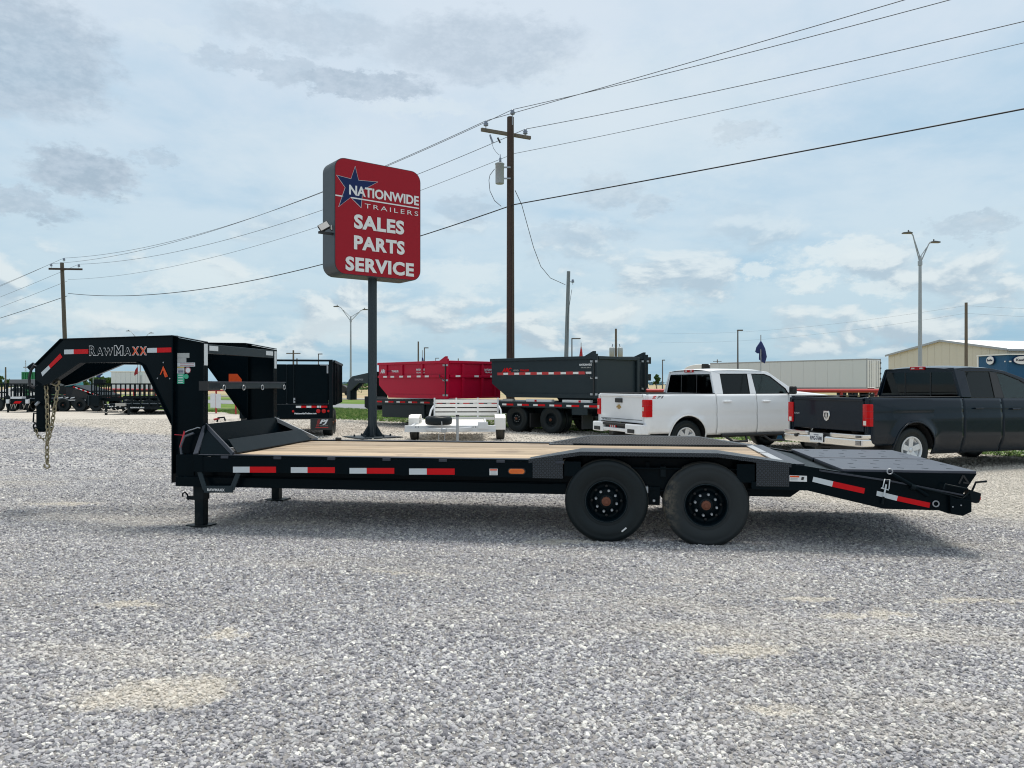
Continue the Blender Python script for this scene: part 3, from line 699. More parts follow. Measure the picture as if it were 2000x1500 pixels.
bt = MB()
for q in ((1861, 990), (1877, 987)): c = th(*q, -.05); bt.lathe(c, (0, -1, 0), [(0, .006), (.006, .005), (.007, 0)], 8)
bt.build('bolt', M['galv'], tr)

# reflective tape pairs
def tape(quad, mat, w=-.003, d=.002, nm=None):
    return MB().xz(pxz(quad, w), w, w + d).build(nm or 'reflective_tape', M[mat], tr)
for x0, xm, x1, y0, y1 in ((455, 487.5, 539, 911.5, 923), (568, 600.5, 654, 912.5, 923.5), (682.5, 716, 770, 914, 925), (799, 833.5, 888, 915, 927)):
    tape([(x0, y0), (xm, y0), (xm, y1), (x0, y1)], 'silver_tape'); tape([(xm, y0), (x1, y0), (x1, y1 + .3), (xm, y1)], 'red_tape')
for q, mt in (([(1588.7, 931.2), (1627.5, 940), (1625, 950.5), (1586.5, 940.7)], 'silver_tape'), ([(1627.5, 940), (1689.5, 953.7), (1687.5, 964.2), (1625, 950.5)], 'red_tape'),
              ([(1713, 958.7), (1753.7, 968.7), (1751.2, 978.2), (1711.7, 968)], 'silver_tape'), ([(1753.7, 968.7), (1817, 982), (1815, 992), (1751.2, 978.2)], 'red_tape')): tape(q, mt)
tape([(956, 915.5), (972, 915.5), (972, 928), (956, 928)], 'white_m', nm='warning_decal'); tape([(957, 916.5), (971, 916.5), (971, 919), (957, 919)], 'orange', w=-.0055, nm='decal_print')
for y in (921, 923.5, 926): tape([(958, y), (970, y), (970, y + .8), (958, y + .8)], 'decal_grey', w=-.0055, nm='decal_print')
tape([(1542, 928), (1576, 929.5), (1576, 941), (1542, 940)], 'white_m', nm='warning_decal'); tape([(1543, 929), (1561, 929.6), (1561, 932.5), (1543, 932)], 'orange', w=-.0055, nm='decal_print')
for y in (934, 936.5): tape([(1544, y), (1558, y + .3), (1558, y + 1.2), (1544, y + .9)], 'decal_grey', w=-.0055, nm='decal_print')
tape([(1566, 931.5), (1571, 932), (1569, 938), (1564.5, 937)], 'plastic', w=-.0055, nm='decal_print')
# amber marker light
c0, c1 = th(992, 920, 0), th(1027, 920, 0); r = .032; pts = []
for i in range(24):
    a = 2 * math.pi * i / 24; cx = (c1.x - r) if math.cos(a) > 0 else (c0.x + r); pts.append((cx + r * math.cos(a), c0.z + r * math.sin(a)))
ml = thing_part('marker_light', tr)
MB().xz(pts, -.010, -.0005).build('light_bezel', M['plastic'], ml, bevel=.003)
cx = (c0.x + c1.x) / 2; MB().xz([(cx + (x - cx) * .88, c0.z + (z - c0.z) * .76) for x, z in pts], -.020, -.009).build('amber_lens', M['amber'], ml, bevel=.004)
lr = MB()
for i in range(8): s = c0.x + .03 + i * (c1.x - c0.x - .06) / 7; lr.bar((s - .008, -.0205, c0.z - .018), (s + .008, -.0205, c0.z + .018), .003, .004)
lr.build('lens_rib', M['orange'], ml)

# ---- risers, neck
def riser(w0, mirror):
    r = thing_part('riser', tr); s0, s1 = -3.74, -3.375
    prof = [(s0, .39), (s0, 2.014), (s1, 1.945), (s1, .54), (s0 + .0, .39)]
    MB().xz([(s0, .535), (s0, 2.008), (s1, 1.94), (s1, .70), (s1, .535)], w0 - .006, w0 + .006).build('riser_web', M[B], r, bevel=.002)
    fl = MB(); fl.box(s0, s0 + .018, w0 - .055, w0 + .055, .44, 2.012); fl.box(s1 - .016, s1, w0 - .05, w0 + .05, .70, 1.94)
    fl.ext([(s0, w0 - .055, 2.014), (s0, w0 + .055, 2.014), (s1, w0 + .05, 1.945), (s1, w0 - .05, 1.945)], (0, 0, .012)); fl.build('riser_flange', M[B], r, bevel=.003)
    return r
riser(.35, 1); riser(2.0, -1)
MB().box(-3.555, -3.38, .112, .40, .448, .534).build('riser_foot', M[B], tr, bevel=.003)
MB().box(-3.58, -3.38, .13, .34, .536, .76).build('riser_box', M[B], tr, bevel=.003)
# front frame: rail end, gussets
MB().xz([(-3.30, .60), (-3.30, .775), (-3.20, .775), (-3.20, .60)], -.006, .0).build('rail_end_plate', M[B], tr, bevel=.002)
# slanted flange leg beside the riser (near) and diagonal brace
for m_ in (0, 1):
    def ww(a): return a if not m_ else WD - a
    b1 = MB(); a_, b2, c_ = th(398, 830, .20), th(383, 889, .05), th(456, 889, .05)
    top = Vector((-3.36, ww(.32), 1.06))
    b1.bar(top, (b2.x + .0, ww(.04), .775), .05, .02, (0, 1, 0)); b1.build('brace', M['fog'] if not m_ else M[B], tr, bevel=.003)
    b1 = MB(); b1.bar(top, (c_.x, ww(.04), .780), .05, .02, (0, 1, 0)); b1.build('brace', M['fog'] if not m_ else M['galv'], tr, bevel=.003)
    MB().ext([top, (-3.26, ww(.04), .78), (c_.x - .02, ww(.04), .78)], (0, -.006 if m_ else .006, 0)).build('gusset', M[B], tr)
# chain tray between the risers
ty = thing_part('chain_tray', tr)
q0, q1 = Vector((-3.34, .33, 1.07)), Vector((-3.34, 1.98, 1.08))
MB().ext([(-3.34, .28, 1.075), (-3.34, 2.02, 1.075), (-3.30, 2.12, .79), (-3.30, .12, .79)], (.012, 0, 0)).build('tray_back', M[B], ty)
MB().ext([(-2.93, .20, .785), (-2.93, 2.10, .785), (-3.05, 2.06, .915), (-3.05, .24, .915)], (-.012, 0, .004)).build('tray_front', M['black2'], ty, bevel=.002)
MB().box(-3.30, -2.94, .14, 2.12, .775, .782).build('tray_floor', M['plastic'], ty)
# cross channel between riser tops, tie bar
MB().ext([(-3.375, .40, 1.93), (-3.375, 1.95, 1.93), (-3.375, 1.95, 1.83), (-3.375, .40, 1.83)], (-.05, 0, 0)).build('cross_channel', M['dgrey'], tr, bevel=.004)
for (a_, b2) in ((.42, .60), (1.74, 1.93)): MB().box(-3.374, -3.371, a_, b2, 1.862, 1.915).build('reflective_tape', M['silver_tape'], tr)
MB().box(-3.374, -3.371, .315, .385, 1.70, 1.93).build('reflective_tape', M['silver_tape'], tr); MB().box(-3.374, -3.371, 1.97, 2.03, 1.70, 1.92).build('reflective_tape', M['silver_tape'], tr)
tb = thing_part('tie_bar', tr)
tb_m = MB(); tb_m.box(-3.37, -3.30, .28, 2.12, 1.445, 1.515); tb_m.build('bar', M['dgrey'], tb, bevel=.006)
MB().box(-3.372, -3.295, .28, 2.14, 1.516, 1.528).build('bar_lip', M['fog'], tb)
MB().box(-3.40, -3.30, .26, .52, 1.43, 1.53).build('bar_clamp', M['plastic'], tb)
tr_ = MB()
for wv in (.58, 1.02, 1.48, 2.08): tr_.ring((-3.29, wv, 1.458), (1, 0, 0), .028, .006, 14, 5)
tr_.build('tie_ring', M['galv'], tb)

# neck arms: vertical plates with flanges, converging on the coupler
ARM_A = math.atan(.30)
armF = Frame(*(lambda c, s: (-3.74 * c - .35 * s, 7.393 + -3.74 * s + .35 * c))(math.cos(R_(-8.5)), math.sin(R_(-8.5))), -8.5 - math.degrees(ARM_A))
def arm_pt(px, py):
    p = armF.hit(px, py, 0.0); return (p.x, p.z)
out_px = [(340, 657), (122, 663.5), (72, 713), (70, 742), (86, 752), (101, 747), (160, 707), (270, 706), (283, 713), (340, 830)]
arm_prof = [arm_pt(*p) for p in out_px]; arm_prof[0] = (0, 2.014); arm_prof[-1] = (0, arm_prof[-1][1])
def arm_map(a, off, z, mir):
    """arm coordinates (a along, off outward) to trailer coordinates"""
    s = -3.74 + a * math.cos(ARM_A) - off * math.sin(ARM_A); w = .35 - a * math.sin(ARM_A) - off * math.cos(ARM_A)
    return Vector((s, WD - w + .05 if mir else w, z))
def arm_poly(mb, prof, o0, o1, mir):
    a = [arm_map(x, o0, z, mir) for x, z in prof]; b_ = [arm_map(x, o1, z, mir) for x, z in prof]; n = len(prof)
    mb.add(a + b_, [list(range(n))[::-1], list(range(n, 2 * n))] + [[i, (i + 1) % n, n + (i + 1) % n, n + i] for i in range(n)])
for mir in (0, 1):
    an = thing_part('neck_arm', tr)
    mb = MB(); arm_poly(mb, arm_prof, -.006, .006, mir); mb.build('arm_web', M[B], an)
    fl = MB()
    for i in (0, 1, 4, 5, 6, 7, 8):
        (x0, z0), (x1, z1) = arm_prof[i], arm_prof[i + 1]; dx, dz_ = x1 - x0, z1 - z0; L_ = math.hypot(dx, dz_); nx, nz = -dz_ / L_ * .012, dx / L_ * .012
        sg = -1 if i < 2 else -1
        arm_poly(fl, [(x0, z0), (x1, z1), (x1 + nx * sg, z1 + nz * sg), (x0 + nx * sg, z0 + nz * sg)], -.05, .03, mir)
    fl.build('arm_flange', M[B], an, bevel=.002)
    # triangular head plate cut-out with orange emblem behind
    if not mir:
        def atape(pts, mt, lift=.009, nm='reflective_tape'):
            m2 = MB(); arm_poly(m2, [arm_pt(*p) for p in pts], lift, lift + .002, 0); return m2.build(nm, M[mt], an)
        atape([(127, 683), (145.5, 682.5), (145.5, 691.5), (127, 692)], 'silver_tape'); atape([(145.5, 682.5), (174, 682), (174, 691), (145.5, 691.5)], 'red_tape')
        atape([(289, 680), (308, 679.5), (308, 688.7), (289, 689)], 'silver_tape'); atape([(308, 679.5), (339, 678.5), (339, 688), (308, 688.7)], 'red_tape')
        atape([(82, 727.5), (96.5, 714), (100, 719.5), (84.5, 735)], 'silver_tape'); atape([(96.5, 714), (119, 690.5), (123.5, 697.5), (100, 719.5)], 'red_tape')
        # lettering: outlined white, dark fill, orange last letters
        def arm_text(s, px0, py0, px1, py1, mt, lift, bold, nm='lettering'):
            a0, z0 = arm_pt(px0, py1); a1, z1 = arm_pt(px1, py0); o_ = arm_map(a0, 0, z0, 0); r_ = (arm_map(a1, 0, z0, 0) - o_)
            return text(nm, s, M[mt], an, o_, r_, (0, 0, 1), r_.length, z1 - z0, lift, .0015, bold)
        for s, x0, x1, y0, y1, mt in (('R', 176.5, 188.5, 675.5, 694.5, 'black'), ('A', 190.5, 203, 679.5, 694, 'black'), ('W', 204.5, 222, 679.5, 694, 'black'), ('M', 224.5, 242.5, 674.5, 694.5, 'black'), ('A', 244.5, 257.5, 679, 694, 'black'), ('X', 260, 273, 677.5, 693.5, 'orange'), ('X', 275, 288, 677.5, 693.5, 'orange')):
            if s == 'M':
                for pl_, mt_, lf_ in (([(0, 0), (0, 1), (.28, 1), (.5, .60), (.72, 1), (1, 1), (1, 0), (.66, 0), (.66, .42), (.58, .2), (.42, .2), (.34, .42), (.34, 0)], 'white_m', .010), ([(.07, .06), (.07, .94), (.23, .94), (.5, .44), (.77, .94), (.93, .94), (.93, .06), (.73, .06), (.73, .62), (.55, .27), (.45, .27), (.27, .62), (.27, .06)], mt, .0135)):
                    m2 = MB(); arm_poly(m2, [arm_pt(x0 + (x1 - x0) * q[0], y1 + (y0 - y1) * q[1]) for q in pl_], lf_, lf_ + .0015, 0); m2.build('lettering', M[mt_], an)
                continue
            arm_text(s, x0 - .6, y0 - .7, x1 + .6, y1 + .7, 'white_m', .010, .05); arm_text(s, x0 + .35, y0 + .45, x1 - .35, y1 - .45, mt, .0135, .012)
        def arm_em(pts, mt='orange', lift=.010): return atape(pts, mt, lift, 'emblem')
        arm_em([(320.5, 714.5), (330, 735.5), (325.5, 735), (320, 722.5), (316, 731.5), (314, 732)]); arm_em([(320.5, 727), (326, 732), (330, 735.5), (324, 737), (322, 731.5)])
        bl = MB()
        for q in ((320.5, 708), (309, 739), (333, 739.5)):
            x_, z_ = arm_pt(*q); bl.lathe(arm_map(x_, .008, z_, 0), arm_map(0, 1, 0, 0) - arm_map(0, 0, 0, 0), [(0, .006), (.008, .005), (.009, 0)], 8)
        bl.build('bolt', M['galv'], an)
    else:
        m2 = MB(); cx, cz = -.135, 1.56
        arm_poly(m2, [(cx - .085, cz - .065), (cx - .085, cz + .07), (cx + .02, cz + .07), (cx + .075, cz), (cx + .075, cz - .065)], -.010, -.0075, 1); m2.build('emblem', M['orange'], an)
ch = MB(); 
for a_ in (-1.2, -.45): ch.bar(arm_map(a_, 0, 1.86, 0), arm_map(a_, 0, 1.86, 1), .05, .10)
ch.build('neck_cross_bar', M['black2'], tr)

# coupler
cs = th(84, 780, CW); cx = cs.x
cp = thing_part('coupler', tr)
nose = [arm_map(*[(arm_prof[3][0])], 0, 0, 0)] if False else None
zt = th(72, 713, CW).z; zb = th(72, 760, CW).z
MB().box(cx - .07, cx + .16, CW - .05, CW + .09, zb + .02, zt - .02).build('coupler_box', M[B], cp, bevel=.006)
MB().box(cx - .062, cx + .066, CW - .065, CW + .065, th(84, 790, CW).z, zb + .06).build('outer_tube', M[B], cp, bevel=.008)
z0_ = th(84, 840, CW).z
MB().box(cx - .050, cx + .056, CW - .055, CW + .055, z0_, th(84, 788, CW).z).build('inner_tube', M[B], cp, bevel=.008)
MB().box(cx - .072, cx + .076, CW - .075, CW + .075, z0_ - .02, z0_ + .04).build('ball_socket', M[B], cp, bevel=.012)
MB().tube([th(x, y, CW) for x, y in ((76, 808), (66, 807), (65, 824), (72, 827))], .010, 6).build('latch_handle', M['black2'], cp)
MB().ring(th(69, 833, CW - .02), (.3, 1, 0), .035, .010, 14, 6).build('latch_ring', M['black2'], cp); MB().tube([th(76, 785, CW - .1), th(70, 791, CW - .1)], .018, 8).build('pin_knob', M['galv'], cp)
MB().tube([th(68, 712, CW), th(57, 720, CW - .02)], .035, 10).build('plug_cap', M['black2'], tr)
MB().tube([th(x, y, CW - .05) for x, y in ((67, 713), (61, 722), (57, 738), (58, 752), (66, 757), (76, 752))], .016, 8).build('cable', M['wire'], tr)
def chain(pts, pitch, r, k=.55):
    mb = MB(); seg = []
    for a_, b2 in zip(pts[:-1], pts[1:]):
        n = max(1, round((b2 - a_).length / pitch)); seg += [(a_ + (b2 - a_) * ((i + .5) / n), (b2 - a_).normalized()) for i in range(n)]
    for i, (c, d) in enumerate(seg):
        side = Vector((0, 1, 0)) if i % 2 == 0 else Vector((1, .2, 0)); ax = (side - d * side.dot(d)).normalized()
        mb.ring(c, ax, pitch * .40, r, 12, 5, 1.62, up=d)
    return mb
cpts = [th(x, y, CW - .13) for x, y in ((90, 753), (92, 790), (93, 838), (92, 870), (92, 905))]; chain(cpts, .058, .0085).build('safety_chain', M['brass'], tr, sub='link')
cpts = [th(x, y, CW - .16) for x, y in ((112, 752), (112, 765), (107, 795), (100, 838), (92, 865))]; chain(cpts, .058, .0085).build('safety_chain', M['brass'], tr, sub='link')
cpts = [th(x, y, CW - .10) for x, y in ((70, 838), (74, 852), (90, 860))]; chain(cpts, .042, .006).build('safety_chain', M['brass'], tr, sub='link')
MB().ring(th(108, 745, CW - .17), (0, 1, .3), .05, .014, 12, 6).build('chain_shackle', M['brass'], tr)
hk = MB().tube([th(x, y, CW - .13) for x, y in ((92, 899), (92, 905), (96, 908), (97, 912), (92, 915), (87, 912), (87, 907))], .011, 7); hk.build('grab_hook', M['brass'], tr)

# ---- jacks, step, crank, hoses, decals
jk = thing_part('jack', tr); jw = .20; c = th(392, 1000, jw)
MB().box(c.x - .055, c.x + .065, jw - .055, jw + .065, .285, .60).build('outer_tube', M['black2'], jk, bevel=.006)
MB().box(c.x - .045, c.x + .055, jw - .045, jw + .055, .02, .30).build('inner_tube', M['black2'], jk, bevel=.006)
MB().ext([(c.x - .13, jw - .07, .012), (c.x + .10, jw - .11, .012), (c.x + .14, jw + .08, .012), (c.x - .09, jw + .12, .012)], (0, 0, .012)).build('foot_plate', M['black2'], jk, bevel=.002)
MB().tube([th(x, y, jw) for x, y in ((384, 973), (366, 972))], .020, 8).build('crank_shaft', M['black2'], jk); MB().tube([th(x, y, jw) for x, y in ((368, 977), (366, 966), (361, 961), (357, 964), (356.5, 970))], .009, 6).build('crank_hook', M['black2'], jk)
j2 = thing_part('jack', tr); jw = 2.03; c = th(540, 965, jw)
MB().box(c.x - .045, c.x + .055, jw - .05, jw + .05, .02, .60).build('inner_tube', M['black2'], j2, bevel=.006); MB().box(c.x - .06, c.x + .07, jw - .06, jw + .06, .30, .62).build('outer_tube', M['black2'], j2)
MB().ext([(c.x - .12, jw - .09, .012), (c.x + .13, jw - .12, .012), (c.x + .16, jw + .09, .012), (c.x - .09, jw + .12, .012)], (0, 0, .012)).build('foot_plate', M['black2'], j2)
st = MB()
for a_, b2 in (((390, 921), (401, 956)), ((466, 924), (453, 956))): st.bar(th(*a_, .02), th(*b2, .0), .05, .018, (0, 1, 0))
st.bar(th(399, 955.5, 0), th(455, 955.5, 0), .07, .022, (0, 1, 0)); st.build('fold_step', M['dgrey'], tr, bevel=.003)
c0 = th(405, 959, -.012); c1 = th(439, 954.5, -.012); text('lettering', 'RAWMAXX', M['white_m'], tr, (c0.x, -.013, c0.z), (1, 0, 0), (0, 0, 1), c1.x - c0.x, c1.z - c0.z, .001, .001, .02)
MB().tube([th(x, y, .25) for x, y in ((378, 846), (361, 852), (353, 872), (354, 885), (372, 907))], .013, 8).build('hose', M['wire_g'], tr)
MB().tube([th(x, y, .25) for x, y in ((378, 922), (374, 935), (368, 948))], .020, 8).build('crank_handle', M['black2'], tr)
ps = MB(); ps.ext([th(359, 841, .24), th(361, 845, .24), th(353, 876, .24), th(350, 873, .24)], (0, .006, 0)); ps.build('red_strap', M['pink'], tr); MB().tube([th(341, 849, .27), th(358, 850, .25)], .004, 5).build('red_cord', M['pink'], tr)
MB().tube([th(x, y, .25) for x, y in ((360, 845), (368, 841), (378, 838), (386, 835), (391, 836))], .006, 6).build('wiring', M['galv'], tr)
def rd(x0, y0, x1, y1, mt, lift=0.0, nm='decal'):
    w = .343 - lift; a_, b2 = th(x0, y1, w), th(x1, y0, w); return MB().box(a_.x, b2.x, w - .0015, w, a_.z, b2.z).build(nm, M[mt], tr)
rd(346.5, 689.5, 370, 699, 'decal_grey'); rd(346.5, 699.2, 364, 708, 'decal_grey'); rd(346.5, 708.2, 381, 716, 'silver_tape'); rd(346.5, 716.2, 360, 718.3, 'decal_yel'); rd(346.5, 718.5, 360, 729.6, 'plate_w'); rd(346.5, 730, 360, 749.5, 'decal_green')
for y in (720, 722.5, 725, 727.5): rd(348, y, 358.5, y + 1.2, 'sign_blue', .002, 'decal_print')
for y in (732, 737, 742, 746): rd(348, y, 357, y + 1.6, 'plate_w', .002, 'decal_print')
for y in (710, 713): rd(352, y, 379, y + .9, 'flag_red', .002, 'decal_print')
for (x, y, r, mt) in ((367, 723, .035, 'plate_w'), (364, 735.3, .026, 'decal_green')):
    c = th(x, y, .343); MB().lathe(c, (0, -1, 0), [(0, .0018), (r, .0018), (r, 0)], 20, False).build('decal', M[mt], tr)
c = th(367, 723, .340); MB().ring(c, (0, 1, 0), .031, .003, 20, 4).build('decal_print', M['flag_red'], tr)
# far jack handle seen over the tray
MB().tube([th(x, y, 2.35) for x, y in ((424, 824), (426, 816), (438, 815), (440, 822))], .012, 7).build('jack_handle', M['black2'], tr); MB().tube([th(x, y, 2.35) for x, y in ((418, 819.5), (428, 817.5))], .014, 7).build('handle_grip', M['red_pipe'], tr)
# deck scraps
MB().tube([th(x, y, 1.9) for x, y in ((656, 857), (666, 857.5))], .02, 8).build('deck_stop', M['plastic'], tr)

# ------------------------------------------------------------------ pickups
def pickup(fr, label, S):
    t = fthing('pickup_truck', label, 'pickup truck', fr); W_ = 2.0; bm_ = M[S['paint']]; L = S['L']; rk = S['rocker']; belt = S['belt']
    arches = [(S['ka'], .41, .455), (S['ka'] + S['wb'], .41, .455)]
    def zt(k):
        pts = S['top']
        for (a, za), (b, zb_) in zip(pts[:-1], pts[1:]):
            if k <= b: return za + (zb_ - za) * max(0, (k - a)) / (b - a)
        return pts[-1][1]
    def off(k, z):
        o = .0
        if z < .62: o += .07 * ((.62 - z) / .25) ** 1.5
        if z > .92: o += .055 * ((z - .92) / .38) ** 2
        r = .09
        if k < r: o += r - math.sqrt(max(0, r * r - (r - k) ** 2))
        if k > L - .45: q = (k - L + .45) / .45; o += .30 * q ** 2.5
        cz = S.get('crease', .86); o += .012 * math.exp(-((z - cz) / .035) ** 2)
        for ka, zc, ra in arches:
            d = math.hypot(k - ka, z - zc); o -= .028 * math.exp(-((d - ra) / .075) ** 2) * (1 if z > .35 else .5)
        return max(o, -.04)
    def zl(k):
        z = rk if k > .0 else rk
        if k < arches[0][0] - .4: z = S['tailz']
        for ka, zc, ra in arches:
            if abs(k - ka) < ra: z = max(z, zc + math.sqrt(ra * ra - (k - ka) ** 2))
        return z
    def panel(name, k0, k1, far):
        ks = sorted(set([k0, k1] + [k0 + (k1 - k0) * i / max(4, int((k1 - k0) / .05)) for i in range(1, max(4, int((k1 - k0) / .05)))] + [a + s * ra * q for a, zc, ra in arches for s in (-1, 1) for q in (.8, .9, .96, .99, 1.001) if k0 < a + s * ra * q < k1] + [k0 + q for q in (.01, .03, .06, .09) if k0 < .001]))
        nv = 16; vs = []
        for k in ks:
            lo, hi = zl(k), zt(k)
            for j in range(nv + 1):
                z = lo + (hi - lo) * j / nv; w = off(k, z); vs.append((k, W_ - w if far else w, z))
            z = hi; w = off(k, z) + .05; vs.append((k, W_ - w if far else w, z + .006))
        n2 = nv + 2; mb = MB(); mb.add(vs, [[i * n2 + j, (i + 1) * n2 + j, (i + 1) * n2 + j + 1, i * n2 + j + 1] for i in range(len(ks) - 1) for j in range(n2 - 1)], True)
        o = mb.build(name, bm_, t, fix=False)
        if far: o.data.flip_normals()
        sd = o.modifiers.new('t', 'SOLIDIFY'); sd.thickness = .012; sd.offset = -1
        return o
    g = .006
    for far in (0, 1):
        panel('bed_side', 0, S['kb'] - g, far); rd_ = panel('rear_door', S['kb'] + g, S['kd'] - g, far); fd = panel('front_door', S['kd'] + g, S['kf'] - g, far); panel('front_fender', S['kf'] + g, L, far)
        for ka, zc, ra in arches:
            pts = []
            for i in range(17):
                a = math.pi * (i / 16); k, z = ka + ra * math.cos(a), zc + ra * math.sin(a); w = off(k, z) - .004; pts.append((k, W_ - w if far else w, z))
            MB().tube(pts, .016, 6).build('arch_lip', M[S['lip']], t)
            wl = MB(); vs = []
            for i in range(13):
                a = math.pi * (i / 12); k, z = ka + (ra - .0) * math.cos(a), zc + ra * math.sin(a)
                for w in (.03, .40): vs.append((k, W_ - w if far else w, z))
            wl.add(vs, [[i * 2, i * 2 + 1, i * 2 + 3, i * 2 + 2] for i in range(12)]); wl.build('wheel_well', M['plastic'], t, fix=False)
        # handles
        for dr, (hx, hz) in ((rd_, S['h1']), (fd, S['h2'])):
            w = off(hx, hz) - .028; w = W_ - w if far else w
            MB().tube([(hx - .10, w, hz), (hx + .10, w, hz)], .014, 8).build('handle', M[S['handle']], dr); MB().box(hx - .09, hx + .09, *(sorted((w, w + (-.03 if far else .03)))), hz - .006, hz + .006).build('handle_base', M[S['handle']], dr)
    # glasshouse
    zr = S['roof']; 
    def inset(z): return .055 + (z - belt) / (zr - belt) * .19
    o_, w1, w2 = S['outer'], S['win1'], S['win2']
    for far in (0, 1):
        def mp(pts, dd): return [(k, (W_ - inset(z) - dd) if far else inset(z) + dd, z) for k, z in pts]
        def slab(name, pts, mat, d0, d1, bev=0, par=t):
            a, b_ = mp(pts, d0), mp(pts, d1); n = len(a); mb = MB(); mb.add(a + b_, [list(range(n)), list(range(n, 2 * n))] + [[i, (i + 1) % n, n + (i + 1) % n, n + i] for i in range(n)]); return mb.build(name, M[mat], par, bevel=bev)
        slab('rear_pillar', [o_[0], w1[0], w1[1], o_[1]], S['paint'], 0, .05, .008)
        slab('roof_rail', [o_[1], w1[1], w1[2], w2[1]] + w2[2:-1] + [o_[-1]] + o_[2:-1][::-1] if False else [o_[1], w1[1], w1[2], w2[1]] + w2[2:] + o_[2:][::-1], S['paint'], 0, .05, .008)
        slab('door_pillar', [w1[2], w1[3], w2[0], w2[1]], S.get('pillar', S['paint']), .004, .05, .004)
        def shr(pts, q=.0): return pts
        slab('side_window', w1, S['g1'], .014, .020); slab('side_window', w2, S['g2'], .014, .020)
        for wn in (w1, w2):
            tr2 = MB(); pp = mp(wn, .010)
            for a, b_ in zip(pp, pp[1:] + pp[:1]): tr2.bar(a, b_, .010, .014, (0, 1, 0))
            tr2.build('window_seal', M['plastic'], t, one=True)
    kr0, kr1 = o_[1][0], S['kroof1']
    def zroof(k):
        pts = [p for p in o_[1:]]
        for (a, za), (b, zb_) in zip(pts[:-1], pts[1:]):
            if k <= b: return za + (zb_ - za) * (k - a) / max(1e-6, b - a)
        return pts[-1][1]
    def rf(u, v):
        k = kr0 - .02 + (kr1 - kr0 + .02) * u; w = .235 + (W_ - .47) * v; e = (1 - abs(2 * v - 1) ** 3); return (k, w, zroof(max(k, kr0)) - .004 + .045 * e - .02 * max(0, 1 - u * 12))
    MB().grid(rf, 20, 12).build('roof', bm_, t)
    # rear wall of the cab and its window
    kb0, kt0 = o_[0][0] + .03, kr0 + .01; zb0 = belt - .02
    def rw(q, w): return (kb0 + (kt0 - kb0) * q, w, zb0 + (zr - .01 - zb0) * q)
    rwp = MB(); 
    def edge(q, m): return .055 + (.19 * q) + m
    for (qa, qb, wa, wb) in (('s', 0, 0, 0),): pass
    c = [rw(0, edge(0, .02)), rw(0, W_ - edge(0, .02)), rw(1, W_ - edge(1, .02)), rw(1, edge(1, .02))]
    i_ = [rw(.07, edge(.07, .09)), rw(.07, W_ - edge(.07, .09)), rw(.87, W_ - edge(.87, .07)), rw(.87, edge(.87, .07))]
    for a in range(4): b_ = (a + 1) % 4; rwp.ext([c[a], c[b_], i_[b_], i_[a]], (.03, 0, 0))
    rwp.build('cab_rear_panel', bm_, t, one=True); MB().ext(i_, (.006, 0, 0)).build('rear_window', M[S['g0']], t)
    sl_ = MB()
    for wv in (.72, 1.28): sl_.bar(rw(.08, wv), rw(.86, wv), .014, .022)
    sl_.build('slider_frame', M['plastic'], t)
    c = rw(.94, W_ / 2); MB().box(c[0] - .022, c[0] + .02, W_ / 2 - .16, W_ / 2 + .16, zr - .035, zr + .025).build('third_brake_light', M['red_lens'], t, bevel=.006)
    cl_ = MB(); 
    for wv in (-.09, .09): cl_.box(c[0] - .026, c[0] - .02, W_ / 2 + wv - .035, W_ / 2 + wv + .035, zr - .018, zr + .008)
    cl_.build('cargo_lens', M['clear_lens'], t)
    # windshield
    kc = S['cowl']; za, zb2 = zroof(kr1), belt + .06
    MB().ext([(kr1, .26, za), (kr1, W_ - .26, za), (kc, W_ - .10, zb2), (kc, .10, zb2)], (0, 0, -.008)).build('windshield', M['cglass'], t)
    def hd(u, v):
        k = kc - .05 + (L - .12 - kc + .05) * u; e = 1 - abs(2 * v - 1) ** 4; return (k, .06 + (W_ - .12) * v + (.5 - v) * .5 * u ** 3, zt(k) + .006 + .07 * e * (1 - .5 * u) - .05 * u ** 4)
    MB().grid(hd, 16, 14).build('hood', bm_, t)
    gr = MB(); gr.box(L - .16, L - .02, .30, W_ - .30, .50, 1.06); gr.build('grille', M['plastic'], t, bevel=.03); hlm = MB(); hlm.box(L - .24, L - .10, .17, .38, .80, 1.02); hlm.box(L - .24, L - .10, W_ - .38, W_ - .17, .80, 1.02); hlm.build('headlight', M['clear_lens'], t, bevel=.02)
    MB().box(L - .20, L + .06, .12, W_ - .12, .42, .62).build('front_bumper', M[S['bump']], t, bevel=.04)
    # inside: floor pan, bed, seats
    MB().box(.12, L - .3, .32, W_ - .32, .36, .56).build('chassis', M['plastic'], t)
    MB().box(S['kb'] + .02, S['kf'], .09, W_ - .09, .52, .72).build('cab_floor', M['plastic'], t)
    MB().box(.06, S['kb'] - .06, .10, W_ - .10, .80, .83).build('bed_floor', M['plastic'], t); MB().box(S['kb'] - .07, S['kb'] - .04, .08, W_ - .08, .80, belt - .01).build('bed_bulkhead', M['plastic'], t)
    for w0 in (.10, W_ - .12): MB().box(.05, S['kb'] - .05, w0, w0 + .02, .80, belt - .02).build('bed_inner_wall', M['plastic'], t)
    rc = MB(); rc.box(.04, S['kb'] - .02, .055, .15, zt(.5) + .004, zt(.5) + .018); rc.box(.04, S['kb'] - .02, W_ - .15, W_ - .055, zt(.5) + .004, zt(.5) + .018); rc.build('rail_cap', M['plastic'], t, bevel=.005)
